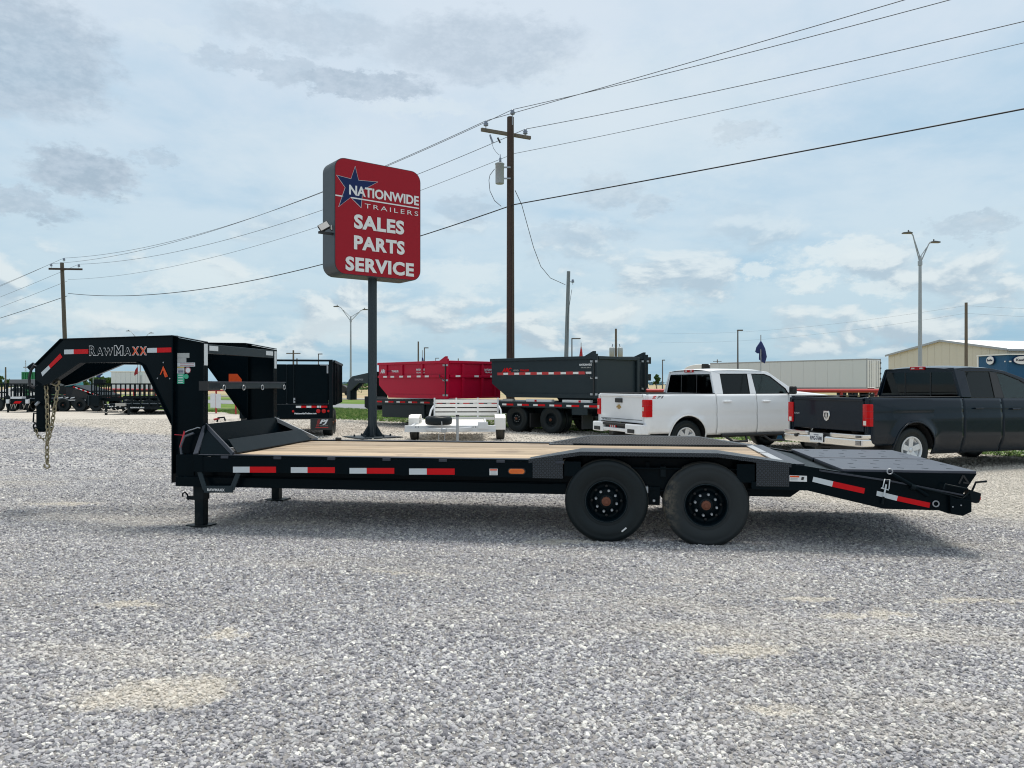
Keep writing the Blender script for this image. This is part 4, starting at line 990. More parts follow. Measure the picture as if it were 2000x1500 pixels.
    for i, ks in enumerate((S['kb'] + .28, S['kd'] + .32)):
        for ws in (.32, 1.10):
            s_ = thing_part('seat', t); a = .1
            MB().ext([(ks, ws, .72), (ks + .16, ws, .72), (ks + .02, ws, 1.36), (ks - .08, ws, 1.36)], (0, .52, 0)).build('backrest', M['seat'], s_, bevel=.04); MB().box(ks - .09, ks + .01, ws + .14, ws + .38, 1.38, 1.54).build('headrest', M['seat'], s_, bevel=.03)
    MB().ring((S['kd'] + .95, 1.45, 1.22), (1, 0, -.4), .17, .014, 20, 6).build('steering_wheel', M['plastic'], t); MB().box(S['kf'] - .30, kc + .0, .12, W_ - .12, .80, belt + .0).build('dashboard', M['plastic'], t, bevel=.05)
    # mirrors
    for far in (0, 1):
        mk, mz = S['mirror']; sg = 1 if far else -1; w = (W_ - .02 if far else .02)
        mi = thing_part('mirror', t); MB().box(mk - .05, mk + .05, *sorted((w + sg * .04, w + sg * .20)), mz - .09, mz + .085).build('mirror_housing', M['plastic'], mi, bevel=.03); MB().bar((mk + .02, w - sg * .05, mz - .08), (mk, w + sg * .10, mz - .04), .04, .03).build('mirror_arm', M['plastic'], mi)
    # wheels
    for ka in (S['ka'], S['ka'] + S['wb']):
        for far in (0, 1): wheel(t, (ka, W_ - .045 if far else .045, S['R']), S['R'], .25, out=1 if far else -1, rim='alu', rr=S['R'] * .60, spokes=S['spokes'], detail=False)
    MB().tube([(S['ka'], .2, S['R']), (S['ka'], W_ - .2, S['R'])], .05, 10).build('rear_axle', M['plastic'], t); MB().lathe((S['ka'], W_ / 2 - .12, S['R']), (0, 1, 0), [(0, 0), (.11, .03), (.14, .12), (.11, .21), (0, .24)], 16).build('differential', M['plastic'], t)
    # tailgate
    tg = thing_part('tailgate', t); k0 = .012
    MB().box(k0, k0 + .05, .15, W_ - .15, S['tgz'], belt - .012).build('tailgate_panel', bm_, tg, bevel=.012); MB().box(k0 - .03, k0 + .06, .15, W_ - .15, belt - .05, belt + .004).build('tailgate_spoiler', bm_, tg, bevel=.012)
    if S['kind'] == 'w': MB().box(k0 - .006, k0 + .01, .17, W_ - .17, S['tgz'] + .06, S['tgz'] + .072).build('tailgate_crease', M['grey'], tg)
    for (a, b_) in ((.035, .142), (W_ - .142, W_ - .035)): MB().box(.014, .07, a, b_, S['tailz'] - .02, belt - .01).build('corner_post', bm_, t, bevel=.01)
    # tail lights wrapping the corner
    for far in (0, 1):
        z0, z1 = S['tlz']; kk = S['tlk']; pl = [(-.008, .16), (-.022, .10), (-.020, .055), (.00, .012), (.04, -.012), (kk, -.014), (kk, .05), (.05, .16)]
        pl = [(k, W_ - w if far else w) for k, w in pl]; tlp = thing_part('tail_light', t)
        MB().xy(pl, z0, z1).build('lens', M['red_lens'], tlp, bevel=.012)
        def inner(za_, zb_, mt): MB().xy([(-.026, (W_ - .13) if far else .13), (-.030, (W_ - .07) if far else .07), (-.015, (W_ - .07) if far else .07), (-.010, (W_ - .13) if far else .13)], za_, zb_).build('reverse_lens', M[mt], tlp, bevel=.004)
        for q_ in (.36, .68):
            zq = z0 + (z1 - z0) * q_; MB().xy([(k - (.003 if k < .02 else -.003 if False else 0), w + ((.003 if far else -.003) if k > .02 else 0)) for k, w in pl], zq, zq + .006).build('lens_divider', M['flag_red'], tlp)
        if S['kind'] == 'w': inner(z0 + .12, z0 + .20, 'clear_lens')
        else: inner(z0 + .015, z0 + .09, 'clear_lens')
    return t, off

# white crew cab
CF = Frame(2.68, 15.3, 23)
S = dict(paint='white', lip='white_m', L=5.75, kb=1.728, kd=2.78, kf=3.66, belt=1.287, rocker=.445, tailz=.50, ka=.99, wb=3.55, R=.385, roof=1.79, top=[(0, 1.292), (1.7, 1.287), (3.6, 1.287), (3.9, 1.30), (5.2, 1.22), (5.75, 1.06)],
    outer=[(1.71, 1.29), (1.745, 1.785), (2.2, 1.80), (3.02, 1.795), (3.26, 1.765), (3.82, 1.39), (3.88, 1.30)], win1=[(1.925, 1.292), (1.96, 1.715), (2.68, 1.720), (2.63, 1.292)], win2=[(2.80, 1.292), (2.80, 1.720), (3.15, 1.716), (3.30, 1.665), (3.64, 1.40), (3.68, 1.292)],
    g0='dglass', g1='dglass', g2='cglass', kroof1=3.10, cowl=3.92, bump='white', mirror=(3.66, 1.37), tgz=.70, tlz=(.835, 1.185), tlk=.135, kind='w', spokes=6, h1=(1.99, 1.135), h2=(3.02, 1.13), handle='white')
ct, coff = pickup(CF, 'white crew cab pickup truck with gold tailgate emblem parked behind the fender of the trailer', S)
ch_ = CF.hit
def bumper(t, mat, z0, z1, kind):
    b_ = MB(); Wd = 2.0
    if kind == 'w':
        for (a, b2) in ((.02, .55), (1.45, 1.98)):
            pl = [(-.17, max(a, .10)), (-.17, min(b2, 1.90)), (-.05, min(b2, 1.90)), (-.05, max(a, .10))]
            if a < .1: pl = [(-.17, .12), (-.17, .55), (-.03, .55), (-.03, .10), (.12, .10), (.12, .025), (-.04, .03), (-.12, .06)]
            else: pl = [(-.17, 1.88), (-.17, 1.45), (-.03, 1.45), (-.03, 1.90), (.12, 1.90), (.12, 1.975), (-.04, 1.97), (-.12, 1.94)]
            b_.xy(pl, z0, z1)
        b_.build('rear_bumper', M[mat], t, bevel=.02)
        MB().box(-.16, -.03, .551, 1.449, z0 + .03, z0 + .10).build('bumper_step', M[mat], t, bevel=.015); MB().box(-.175, -.03, .55, 1.45, z1 - .05, z1 + .002).build('bumper_pad', M['plastic'], t, bevel=.01)
        MB().box(-.10, -.03, .55, 1.45, z0 + .08, z1 - .02).build('bumper_recess', M['plastic'], t)
        for a in (.18, 1.56): MB().box(-.180, -.16, a, a + .26, z0 + .02, z0 + .10).build('corner_step', M['plastic'], t, bevel=.006)
    else:
        pl = [(-.18, 1.86), (-.18, .14), (-.13, .05), (-.03, .022), (.13, .022), (.13, .10), (-.03, .10), (-.03, 1.90), (.13, 1.90), (.13, 1.978), (-.03, 1.978), (-.13, 1.95)]
        b_.ext([(k, w, z0) for k, w in pl], (0, 0, z1 - z0 - .07)).build('rear_bumper', M[mat], t, bevel=.03, seg=3)
        for mir in (0, 1):
            pl = [(-.178, .14), (-.178, .68), (-.165, .74), (-.03, .74), (-.03, .101), (.128, .101), (.128, .024), (-.03, .024), (-.128, .052)]; MB().xy([(k, 2 - w if mir else w) for k, w in pl], z1 - .0695, z1).build('bumper_horn', M[mat], t, bevel=.014)
        MB().box(-.186, -.16, .86, 1.19, z0 + .03, z1 - .04).build('bumper_recess', M['plastic'], t, bevel=.01); MB().box(-.14, -.04, .741, 1.259, z1 - .069, z1 - .02).build('bumper_pad', M['plastic'], t)
    MB().tube([(-.20, 1.0, z0 - .02), (.1, 1.0, z0 - .02)], .035, 4).build('hitch_receiver', M['plastic'], t)
bumper(ct, 'white', .485, .685, 'w')
MB().box(-.02, .014, .93, 1.20, 1.11, 1.20).build('tailgate_handle', M['plastic'], ct, bevel=.008)
bw = MB(); bw.yz([(.98, 1.0), (1.03, 1.0), (1.03, .975), (1.11, .975), (1.11, 1.0), (1.17, 1.0), (1.15, 1.04), (1.11, 1.04), (1.11, 1.065), (1.03, 1.065), (1.03, 1.04), (1.0, 1.04)], -.004, .012); bw.build('tailgate_emblem', M['gold'], ct, bevel=.004)
MB().box(-.115, -.10, .98, 1.26, .55, .67).build('licence_plate', M['red_tape'], ct, bevel=.003); pt = MB()
for a in (1.02, 1.10, 1.18): pt.box(-.118, -.115, a, a + .045, .575, .645)
pt.build('plate_mark', M['plate_w'], ct)
text('lettering', 'SILVERADO', M['grey'], ct, (.0105, 1.78, .725), (0, -1, 0), (0, 0, 1), .38, .03, .002, .002, .02)
w_ = coff(.3, 1.22); a = ch_(1273, 778.5, w_); b2 = ch_(1296, 774, w_)
text('lettering', 'Z', M['red_tape'], ct, (a.x, w_ + .010, a.z), (1, 0, 0), (0, 0, 1), (b2.x - a.x) * .42, .055, .016, .002, .04, .3); text('lettering', '71', M['grey'], ct, (a.x + (b2.x - a.x) * .42, w_ + .010, a.z), (1, 0, 0), (0, 0, 1), (b2.x - a.x) * .58, .055, .016, .002, .04, .3)
bz = MB()
for k0, k1 in ((2.05, 2.50), (3.05, 3.50)):
    bz.tube([(k0 - .12, .06, .43), (k0, -.10, .30), (k1 - .08, -.10, .30), (k1, .06, .43)], .026, 8)
bz.tube([(1.85, .02, .425), (3.62, .02, .425)], .035, 8); bz.build('side_step', M['plastic'], ct)
MB().box(1.86, 3.60, .075, .085, .655, .664).build('door_moulding', M['white_m'], ct)

# dark quad cab, nearer
RF = Frame(5.88, 12.6, 20)
S = dict(paint='navy_paint', lip='navy_paint', L=5.6, kb=2.085, kd=3.02, kf=4.05, belt=1.262, rocker=.30, tailz=.48, ka=.95, wb=3.5, R=.385, roof=1.795, top=[(0, 1.275), (1.0, 1.262), (2.1, 1.250), (4.2, 1.235), (4.6, 1.25), (5.2, 1.18), (5.6, 1.02)],
    outer=[(2.10, 1.27), (2.12, 1.775), (2.5, 1.80), (3.0, 1.785), (3.35, 1.735), (3.75, 1.615), (4.45, 1.25)], win1=[(2.325, 1.262), (2.36, 1.722), (2.97, 1.726), (2.90, 1.255)], win2=[(3.12, 1.25), (3.13, 1.712), (3.32, 1.685), (3.66, 1.575), (4.14, 1.31), (4.2, 1.245)],
    g0='dglass', g1='dglass', g2='cglass', kroof1=3.40, cowl=4.5, bump='chrome', mirror=(4.1, 1.33), tgz=.70, tlz=(.80, 1.165), tlk=.05, kind='d', spokes=5, h1=(2.42, 1.075), h2=(3.32, 1.055), handle='navy_paint', crease=1.0, pillar='plastic')
rt_, roff = pickup(RF, 'dark blue black pickup truck with chrome bumper at the right edge of the lot', S)
bumper(rt_, 'chrome', .455, .665, 'd')
em = MB(); em.yz([(.93, 1.03), (1.06, 1.03), (1.075, .95), (1.045, .875), (.995, .845), (.945, .875), (.915, .95)], -.006, .012); em.build('tailgate_emblem', M['chrome'], rt_, bevel=.008)
em = MB(); em.yz([(.95, .99), (.985, 1.0), (.975, .95), (.985, .89), (.955, .92)], -.008, -.004); em.yz([(1.04, .99), (1.005, 1.0), (1.015, .95), (1.005, .89), (1.035, .92)], -.008, -.004); em.build('emblem_recess', M['plastic'], rt_)
lp = thing_part('licence_plate', rt_); MB().box(-.204, -.194, .86, 1.18, .48, .64).build('plate', M['plate_w'], lp, bevel=.003)
text('lettering', 'RPG-7698', M['ink'], lp, (-.205, 1.16, .515), (0, -1, 0), (0, 0, 1), .28, .07, .001, .001, .02); text('lettering', 'TEXAS', M['sign_blue'], lp, (-.205, 1.08, .60), (0, -1, 0), (0, 0, 1), .12, .022, .001, .001, .02)
MB().lathe((-.175, 1.55, .575), (-1, 0, 0), [(0, .03), (.03, .03), (.035, 0)], 12).build('bumper_socket', M['plastic'], rt_)
text('lettering', 'RAM', M['galv'], rt_, (.010, 1.82, .95), (0, -1, 0), (0, 0, 1), .13, .03, .002, .002, .02)
stk = MB()   # sticker print on the rear window

# ------------------------------------------------------------------ pylon sign
SA = R_(37.5); SF = Frame(-4.71, 20.4, 37.5); SW, SD, SZ0, SZ1 = 2.64, .78, 4.44, 7.56
sg = fthing('pylon_sign', 'tall red roadside sign with blue star reading SALES PARTS SERVICE on one dark post', 'sign', SF)
def rrect(x0, x1, z0, z1, r, n=7):
    p = []
    for cx_, cz_, a0 in ((x1 - r, z1 - r, 0), (x0 + r, z1 - r, 90), (x0 + r, z0 + r, 180), (x1 - r, z0 + r, 270)):
        for i in range(n + 1): a = R_(a0 + 90 * i / n); p.append((cx_ + r * math.cos(a), cz_ + r * math.sin(a)))
    return p
MB().xz(rrect(0, SW, SZ0, SZ1, .30), .006, SD - .006).build('cabinet', M['sign_box'], sg, bevel=.01)
for w0, w1 in ((0, .005), (SD - .005, SD)):
    MB().xz(rrect(.02, SW - .02, SZ0 + .02, SZ1 - .02, .28), w0, w1).build('sign_face', M['sign_red'], sg)
def sf(px, py): p = SF.hit(px, py, 0); return p
def star(pts, w0, w1, mat, nm): 
    MB().xz(pts, w0, w1).build(nm, M[mat], sg)
def zs(px, py): p = sf(px / 5 + 600, py / 5 + 280); return (p.x, p.z)
tips = [zs(468, 228), zs(685, 378), zs(525, 625), zs(310, 615), zs(290, 312)]; ins = [zs(497, 358), zs(527, 470), zs(420, 520), zs(374, 428), zs(428, 345)]
ins = [zs(500, 362), zs(540, 455), zs(425, 525), zs(372, 432), zs(428, 348)]
sp_ = [p for a, b_ in zip(tips, ins) for p in (a, b_)]; cxs = sum(p[0] for p in sp_) / 10; czs = sum(p[1] for p in sp_) / 10
def grow(k): return [(cxs + (x - cxs) * k, czs + (z - czs) * k) for x, z in sp_]
star(grow(1.04), -.003, -.0005, 'sign_letter', 'star_outline'); star(sp_, -.006, -.0035, 'sign_blue', 'star')
def stext(s, q, mt='sign_letter', bold=.0, lift=.010, sp=1.0):
    """q = zoomed pixel corners lower-left, lower-right, cap height at left and right"""
    (x0, y0), (x1, y1), ht = q; a = sf(x0 / 5 + 600, y0 / 5 + 280); b_ = sf(x1 / 5 + 600, y1 / 5 + 280); c_ = sf(x0 / 5 + 600, (y0 - ht) / 5 + 280)
    text('lettering', s, M[mt], sg, (a.x, 0, a.z), (b_.x - a.x, 0, 0), (0, 0, 1), b_.x - a.x, c_.z - a.z, lift, .004, bold, 0, sp)
stext('NATIONWIDE', ((408, 500), (1088, 612), 98), bold=.03, lift=.008); stext('TRAILERS', ((560, 632), (1082, 700), 45), bold=-.005, lift=.008, sp=1.35)
stext('SALES', ((455, 830), (945, 885), 142), bold=.042, sp=1.08); stext('PARTS', ((455, 1035), (950, 1085), 140), bold=.042, sp=1.08); stext('SERVICE', ((372, 1240), (1040, 1295), 140), bold=.042, sp=1.08)
l0, l1 = zs(275, 505), zs(1090, 637)
z0 = (l0[1] + l1[1]) / 2; MB().box(l0[0], zs(370, 505)[0] - .05, -.006, -.002, z0 - .017, z0 + .017).build('rule', M['sign_letter'], sg); MB().box(zs(425, 505)[0], l1[0], -.011, -.007, z0 - .017, z0 + .017).build('rule', M['sign_letter'], sg)
# post and foot
pc = Frame(SF.ox, SF.oy, 37.5); px_, pw_ = 1.32, SD / 2 + .02
MB().tube([(px_, pw_, .05), (px_, pw_, SZ0 + .002)], .125, 20).build('post', M['pole_paint'], sg)
ft = MB(); ft.box(px_ - .62, px_ + .62, pw_ - .62, pw_ + .62, .002, .035); ft.build('base_plate', M['pole_paint'], sg, bevel=.004)
for i in range(6):
    a = i * math.pi / 3 + .2; d = Vector((math.cos(a), math.sin(a), 0)); n_ = Vector((-math.sin(a), math.cos(a), 0)) * .012
    MB().ext([Vector((px_, pw_, .036)) + d * .12 - n_ / 2, Vector((px_, pw_, .036)) + d * .33 - n_ / 2, Vector((px_, pw_, .36)) + d * .12 - n_ / 2], n_).build('base_gusset', M['pole_paint'], sg)
bo = MB()
for i in range(6): a = i * math.pi / 3 + .7; bo.lathe((px_ + .50 * math.cos(a), pw_ + .50 * math.sin(a), .035), (0, 0, 1), [(0, .06), (.025, .06), (.028, 0)], 6, False)
bo.build('anchor_bolt', M['pole_paint'], sg)
# twin floodlights on a bracket at the left edge
br = MB(); z = Z(458, 20.6); br.box(-.38, .02, .12, .20, z - .03, z + .03); br.build('lamp_bracket', M['plastic'], sg)
for (dx_, dy_, dz2, sc_, rz) in ((-.22, .18, .17, .78, .5), (.06, .20, .19, .58, .5)):
    o = MB().box(-.19 * sc_, .19 * sc_, -.05, .05, -.13 * sc_, .13 * sc_).build('floodlight', M['plastic'], sg, bevel=.02); o.location = (dx_, dy_, z + dz2); o.rotation_euler = (R_(-15), R_(-32), R_(-20))
    f = MB().box(-.165 * sc_, .165 * sc_, -.056, -.048, -.105 * sc_, .105 * sc_).build('floodlight_glass', M['clear_lens'], o)
    MB().tube([(dx_, dy_, z + dz2 - .12), (dx_ + .02, .17, z)], .018, 6).build('lamp_arm', M['plastic'], sg)

# ------------------------------------------------------------------ utility poles, wires, lamps
def pole_base(px, Y, top_py, r, mat, name, label, cat, lean=(0, 0), group=None, rtop=None):
    X = W(px, Y); t = thing(name, label, cat, (X, Y, 0), 0, group); zt_ = Z(top_py, Y)
    MB().tube([(0, 0, -.1), (lean[0] * .5, lean[1] * .5, zt_ / 2), (lean[0], lean[1], zt_)], r, 14, r1=rtop or r * .8).build('pole', M[mat], t); return t, X, zt_
def insulator(par, p, s=1.0):
    MB().lathe(p, (0, 0, 1), [(.012 * s, -.10 * s), (.012 * s, .0), (.055 * s, .0), (.085 * s, .03 * s), (.05 * s, .05 * s), (.08 * s, .08 * s), (.045 * s, .10 * s), (.06 * s, .13 * s), (.03 * s, .16 * s), (0, .165 * s)], 12).build('insulator', M['porcelain'], par)
UY = 30.0
up, UX, UZ = pole_base(997, UY, 229, .165, 'pole_wood', 'utility_pole', 'tall dark wooden utility pole with crossarm and grey transformer right of the sign', 'utility pole')
def loc(v): return Vector((v[0] - UX, v[1] - UY, v[2]))
xa0, xa1 = P(940, 253, 29.45), P(1036, 269.5, 30.5); MB().bar(loc(xa0), loc(xa1), .11, .13).build('crossarm', M['pole_wood_g'], up, bevel=.01)
iA, iB, iC = P(949, 246, 29.5), P(1001, 224, 29.95), P(1026, 262, 30.4)
for q in (iA, iB, iC): insulator(up, loc(q), 1.25)
MB().bar(loc(P(1001, 245, 29.95)) + Vector((0, -.05, 0)), loc(P(1001, 226, 29.95)) + Vector((0, -.05, 0)), .04, .04).build('top_pin', M['galv'], up)
tf = thing_part('transformer', up); c = loc(P(976, 0, 29.6)); za_, zb_ = Z(359, 29.6), Z(320, 29.6)
MB().lathe((c.x, c.y, 0), (0, 0, 1), [(0, za_), (.155, za_), (.165, za_ + .02), (.165, zb_ - .02), (.185, zb_ - .015), (.185, zb_), (.12, zb_ + .04), (0, zb_ + .05)], 24).build('tank', M['transformer'], tf)
MB().lathe((c.x + .02, c.y, zb_ + .03), (0, 0, 1), [(.03, 0), (.03, .05), (.055, .06), (.035, .09), (.055, .12), (.035, .15), (.05, .18), (.02, .22), (.015, .34), (0, .34)], 10).build('bushing', M['porcelain'], tf)
MB().box(c.x + .12, c.x + .42, c.y - .03, c.y + .03, za_ + .18, za_ + .23).build('bracket', M['galv'], tf); MB().box(c.x + .12, c.x + .42, c.y - .03, c.y + .03, zb_ - .16, zb_ - .11).build('bracket', M['galv'], tf)
def lp_(l, Y): return [loc(P(x, y, Y)) for x, y in l]
MB().tube(lp_([(957, 263), (963, 279)], 29.5), .03, 8).build('fuse_cutout', M['porcelain'], up); MB().tube(lp_([(972, 269), (977, 279)], 29.6), .035, 8).build('lightning_arrester', M['plastic'], up)
MB().tube(lp_([(956, 265), (961, 281), (964, 290), (969, 297), (975, 303)], 29.5), .008, 5).build('lead_wire', M['wire_g'], up)
MB().tube(lp_([(966, 330), (957, 342), (955, 352), (957, 373), (966, 392), (979, 403)], 29.6), .013, 5).build('lead_wire', M['wire_g'], up)
MB().tube(lp_([(1002, 228), (1002.5, 330), (1002, 440), (1001.5, 560), (1001, 690)], 29.82), .010, 5).build('ground_wire', M['pole_wood_g'], up)

LY = 60.0
lp2, LX, LZ = pole_base(131.5, LY, 513, .17, 'pole_wood_g', 'utility_pole', 'wooden utility pole with crossarm leaning left, far behind the gooseneck', 'utility pole', lean=(-.42, 0))
def loc2(v): return Vector((v[0] - LX, v[1] - LY, v[2]))
MB().bar(loc2(P(95, 525, 59.2)), loc2(P(161, 526, 60.7)), .12, .14).build('crossarm', M['pole_wood'], lp2)
jA, jB, jC = P(100, 520, 59.3), P(125, 509, 60), P(154, 521, 60.6)
for q in (jA, jB, jC): insulator(lp2, loc2(q), 1.3)
# next pole along the line, right of the camera
CX, CY = 34.8, 0.4
cpole = thing('utility_pole', 'wooden utility pole beyond the right edge, carrying the wires on', 'utility pole', (CX, CY, 0))
MB().tube([(0, 0, -.1), (0, 0, 11.9)], .165, 14, r1=.13).build('pole', M['pole_wood'], cpole); MB().bar((-.7, -.8, 11.3), (.7, .8, 11.3), .11, .13).build('crossarm', M['pole_wood_g'], cpole)
def wire(a, b_, sag, r, mat, label, n=40, grp='wires strung along the line of poles'):
    a, b_ = Vector(a), Vector(b_); pts = [a + (b_ - a) * (i / n) - Vector((0, 0, 4 * sag * (i / n) * (1 - i / n))) for i in range(n + 1)]
    return tag(MB().tube(pts, r, 5, cap=False).build('overhead_wire', M[mat], fix=False), label, 'wire', grp)
nA, nB = P(1004, 300, 29.9), P(1002, 400, 29.8)
# right hand span (main pole to the pole right of the camera)
wire(iB + Vector((0, 0, .2)), (CX, CY, 12.3), .72, .012, 'wire_g', 'topmost wire from the tall pole to the upper right of the photo')
wire(iA + Vector((0, 0, .2)), (CX - .7, CY - .8, 11.75), .20, .012, 'wire_g', 'second wire from the top running to the upper right')
wire(iC + Vector((0, 0, .2)), (CX + .7, CY + .8, 11.55), .78, .012, 'wire_g', 'third wire from the top running right from the crossarm end')
wire(nA, (CX, CY, 10.5), .52, .009, 'wire_g', 'fourth thin wire leaving the tall pole to the right')
wire(nB, (CX - .2, CY - .2, 8.55), .20, .022, 'wire', 'lowest thick black cable leaving the tall pole to the right')
# left hand span
wire(iB + Vector((0, 0, .2)), jB + Vector((0, 0, .2)), 1.25, .012, 'wire_g', 'topmost wire between the tall pole and the far left pole')
wire(iA + Vector((0, 0, .2)), jA + Vector((0, 0, .2)), 1.15, .012, 'wire_g', 'second wire between the tall pole and the far left pole')
wire(iC + Vector((0, 0, .2)), jC + Vector((0, 0, .2)), 1.2, .012, 'wire_g', 'third wire between the tall pole and the far left pole')
wire(nA, P(133, 546, 60), 1.1, .009, 'wire_g', 'fourth thin wire between the tall pole and the far left pole')
wire(nB, P(133, 573, 60), 1.35, .022, 'wire', 'lowest thick black cable between the tall pole and the far left pole')
# beyond the left pole
def wl(a, px, py, label, r=.012, mat='wire_g'): wire(a, P(px, py, 90), .35, r, mat, label, 16)
wl(jB + Vector((0, 0, .2)), -260, 651, 'topmost wire leaving the far left pole to the left edge'); wl(jA + Vector((0, 0, .2)), -260, 656, 'second wire leaving the far left pole to the left edge'); wl(jC + Vector((0, 0, .2)), -260, 672, 'third wire leaving the far left pole to the left edge')
wl(P(131, 549, 60), -260, 684, 'fourth wire leaving the far left pole to the left edge'); wl(P(131, 578, 60), -260, 690, 'thick black cable leaving the far left pole to the left edge', .022, 'wire')

def service(pts, r, label):
    return tag(MB().tube(pts, r, 5, cap=False).build('service_wire', M['wire'], fix=False), label, 'wire')
gp, GX, GZ = pole_base(1103, 40.0, 530, .125, 'pole_grey', 'utility_pole', 'slim pale grey pole leaning right behind the dark container', 'utility pole', lean=(.20, 0), rtop=.09)
ins_ = P(1117, 552, 40); MB().tube([(.17, 0, Z(548, 40)), (.42, 0, Z(552, 40))], .02, 6).build('bracket', M['galv'], gp); insulator(gp, (.42, 0, Z(552, 40)), 1.1)
MB().tube([(.10, -.10, Z(705, 40)), (.14, -.10, Z(620, 40)), (.36, -.08, Z(566, 40))], .012, 5).build('riser_cable', M['wire_g'], gp)
service([P(1006, 372, 29.9), P(1019, 400, 31), P(1030, 440, 32.5), P(1042, 483, 34), P(1056, 520, 36), P(1075, 543, 38), P(1104, 556, 40)], .014, 'thin service wire sagging from the tall pole to the grey pole')

def double_lamp(px, Y, zj, label, heads, base_r=.11):
    X = W(px, Y); t = thing('street_lamp', label, 'street lamp', (X, Y, 0), 0, 'twin arm street lamps')
    j = Z(zj, Y); MB().tube([(0, 0, 0), (0, 0, j + .45)], base_r, 12, r1=base_r * .62).build('pole', M['galv'], t); MB().tube([(0, 0, j - .1), (0, 0, j + .15)], base_r * .95, 10).build('collar', M['galv'], t)
    for hx, hy, s in heads:
        p = P(hx, hy, Y) - Vector((X, Y, 0)); sg_ = 1 if p.x > 0 else -1; e = Vector((p.x * .62, 0, p.z - .45 * (p.z - j) * .28 - .15))
        ar = thing_part('arm', t); MB().tube([(0, 0, j), (p.x * .55, 0, j + (p.z - j) * .72), (p.x * .68, 0, j + (p.z - j) * .90), (p.x * .85, 0, p.z - .04)], .035, 8).build('arm_tube', M['galv'], ar)
        MB().tube([(0, 0, j + .38), (p.x * .52, 0, j + (p.z - j) * .74)], .026, 6).build('arm_brace', M['galv'], ar)
        hd_ = MB().ext([(p.x * .80, -.12, p.z), (p.x * .80 + sg_ * .20, -.17, p.z + .04), (p.x * .80 + sg_ * .55, -.12, p.z), (p.x * .80 + sg_ * .55, .12, p.z), (p.x * .80 + sg_ * .2, .17, p.z + .04), (p.x * .80, .12, p.z)], (0, 0, -.08)); hd_.build('lamp_head', M['lamp_head'], t, bevel=.02)
        MB().tube([(p.x * .80 + sg_ * .2, 0, p.z + .03), (p.x * .80 + sg_ * .2, 0, p.z + .14)], .04, 8).build('photocell', M['lamp_head'], t)
double_lamp(1797, 45, 515, 'tall twin arm street lamp in front of the tan warehouse', [(1777, 454, 1), (1822, 472, 1)], .13)
double_lamp(685, 75, 627, 'twin arm street lamp left of the sign post', [(657, 598, 1), (714, 604, 1)])
double_lamp(274, 112, 672, 'distant twin arm street lamp showing above the gooseneck neck', [(249, 646, 1), (297, 650, 1)])
def lamp(px, Y, top, label, arm=.5, cat='lamp post'):
    X = W(px, Y); t = thing('lamp_post', label, cat, (X, Y, 0)); z = Z(top, Y); MB().tube([(0, 0, 0), (0, 0, z)], .09, 8, r1=.06).build('pole', M['lamp_head'], t); MB().box(-.05, arm, -.14, .14, z - .02, z + .10).build('lamp_head', M['lamp_head'], t, bevel=.02)
lamp(1441, 70, 646, 'single dark lamp post rising behind the white semi trailer', .45); lamp(1117, 80, 662, 'small lamp post just right of the grey leaning pole', .9); lamp(1294, 95, 704, 'thin far lamp post left of the white pickup cab', .3)
lamp(829, 95, 680, 'far lamp post right of the blue flag above the red container', .5); lamp(851, 140, 700, 'short far lamp post above the middle of the red container', .6); lamp(622, 100, 692, 'far lamp post above the black dump trailer', .5); lamp(652, 110, 711, 'low far lamp beside the right edge of the black dump trailer', .9)
def small_pole(px, Y, top, label, r=.14, arm=True, mat='pole_wood_g', tfm=0):
    t, X, z = pole_base(px, Y, top, r, mat, 'utility_pole', label, 'utility pole')
    if arm: MB().bar((-1.1, 0, z - .5), (1.1, 0, z - .5), .12, .14).build('crossarm', M[mat], t)
    for i in range(tfm):
        q = (-.48, .48)[i]; MB().lathe((q, -.1, z - 3.3), (0, 0, 1), [(0, 0), (.30, 0), (.32, 1.0), (.25, 1.1), (0, 1.12)], 14).build('transformer', M['transformer'], t); MB().tube([(q, -.1, z - 2.2), (q * .8, -.1, z - 1.8)], .05, 6).build('bushing', M['porcelain'], t)
    return t
small_pole(1203, 90, 642, 'distant utility pole with two transformers behind the dark containers', .15, False, tfm=2); small_pole(817, 110, 667, 'plain far pole above the red container', .13, False); small_pole(573, 120, 684, 'far pole with crossarm above the black dump trailer', .16)
small_pole(1887, 60, 591, 'bare brown pole in front of the blue wall of the warehouse', .13, False); small_pole(895, 170, 700, 'very far pole above the right end of the red container', .13, False); small_pole(11, 150, 717, 'far pole at the left edge of the photo', .16, False); small_pole(1401, 200, 702, 'very far pole above the front of the semi trailer', .16)
small_pole(580, 150, 700, 'short far pole just right of the crossarm pole', .16, False)
tw = thing('lattice_tower', 'hazy far antenna tower above the green container', 'tower', (W(50, 400), 400, 0)); zt_ = Z(704, 400)
for sx, sy in ((-.5, 0), (.5, 0), (0, .8)): MB().tube([(sx, sy, 0), (sx * .25, sy * .25, zt_)], .09, 5).build('tower_leg', M['galv'], tw)
tb2 = MB()
for i in range(12): z = i * zt_ / 12; k = 1 - .75 * i / 12; tb2.tube([(-.5 * k, 0, z), (.5 * k, 0, z + zt_ / 12)], .05, 4)
tb2.build('tower_brace', M['galv'], tw); MB().box(-1.1, 1.1, -.2, .2, zt_ * .72, zt_ * .76).build('antenna', M['galv'], tw)
wire(P(1886, 597, 60), P(1280, 650, 110), .8, .006, 'wire_g', 'upper faint wire from the brown pole to the left', 20, 'faint wires from the brown pole'); wire(P(1886, 612, 60), P(1280, 668, 110), .8, .006, 'wire_g', 'lower faint wire from the brown pole to the left', 20, 'faint wires from the brown pole')
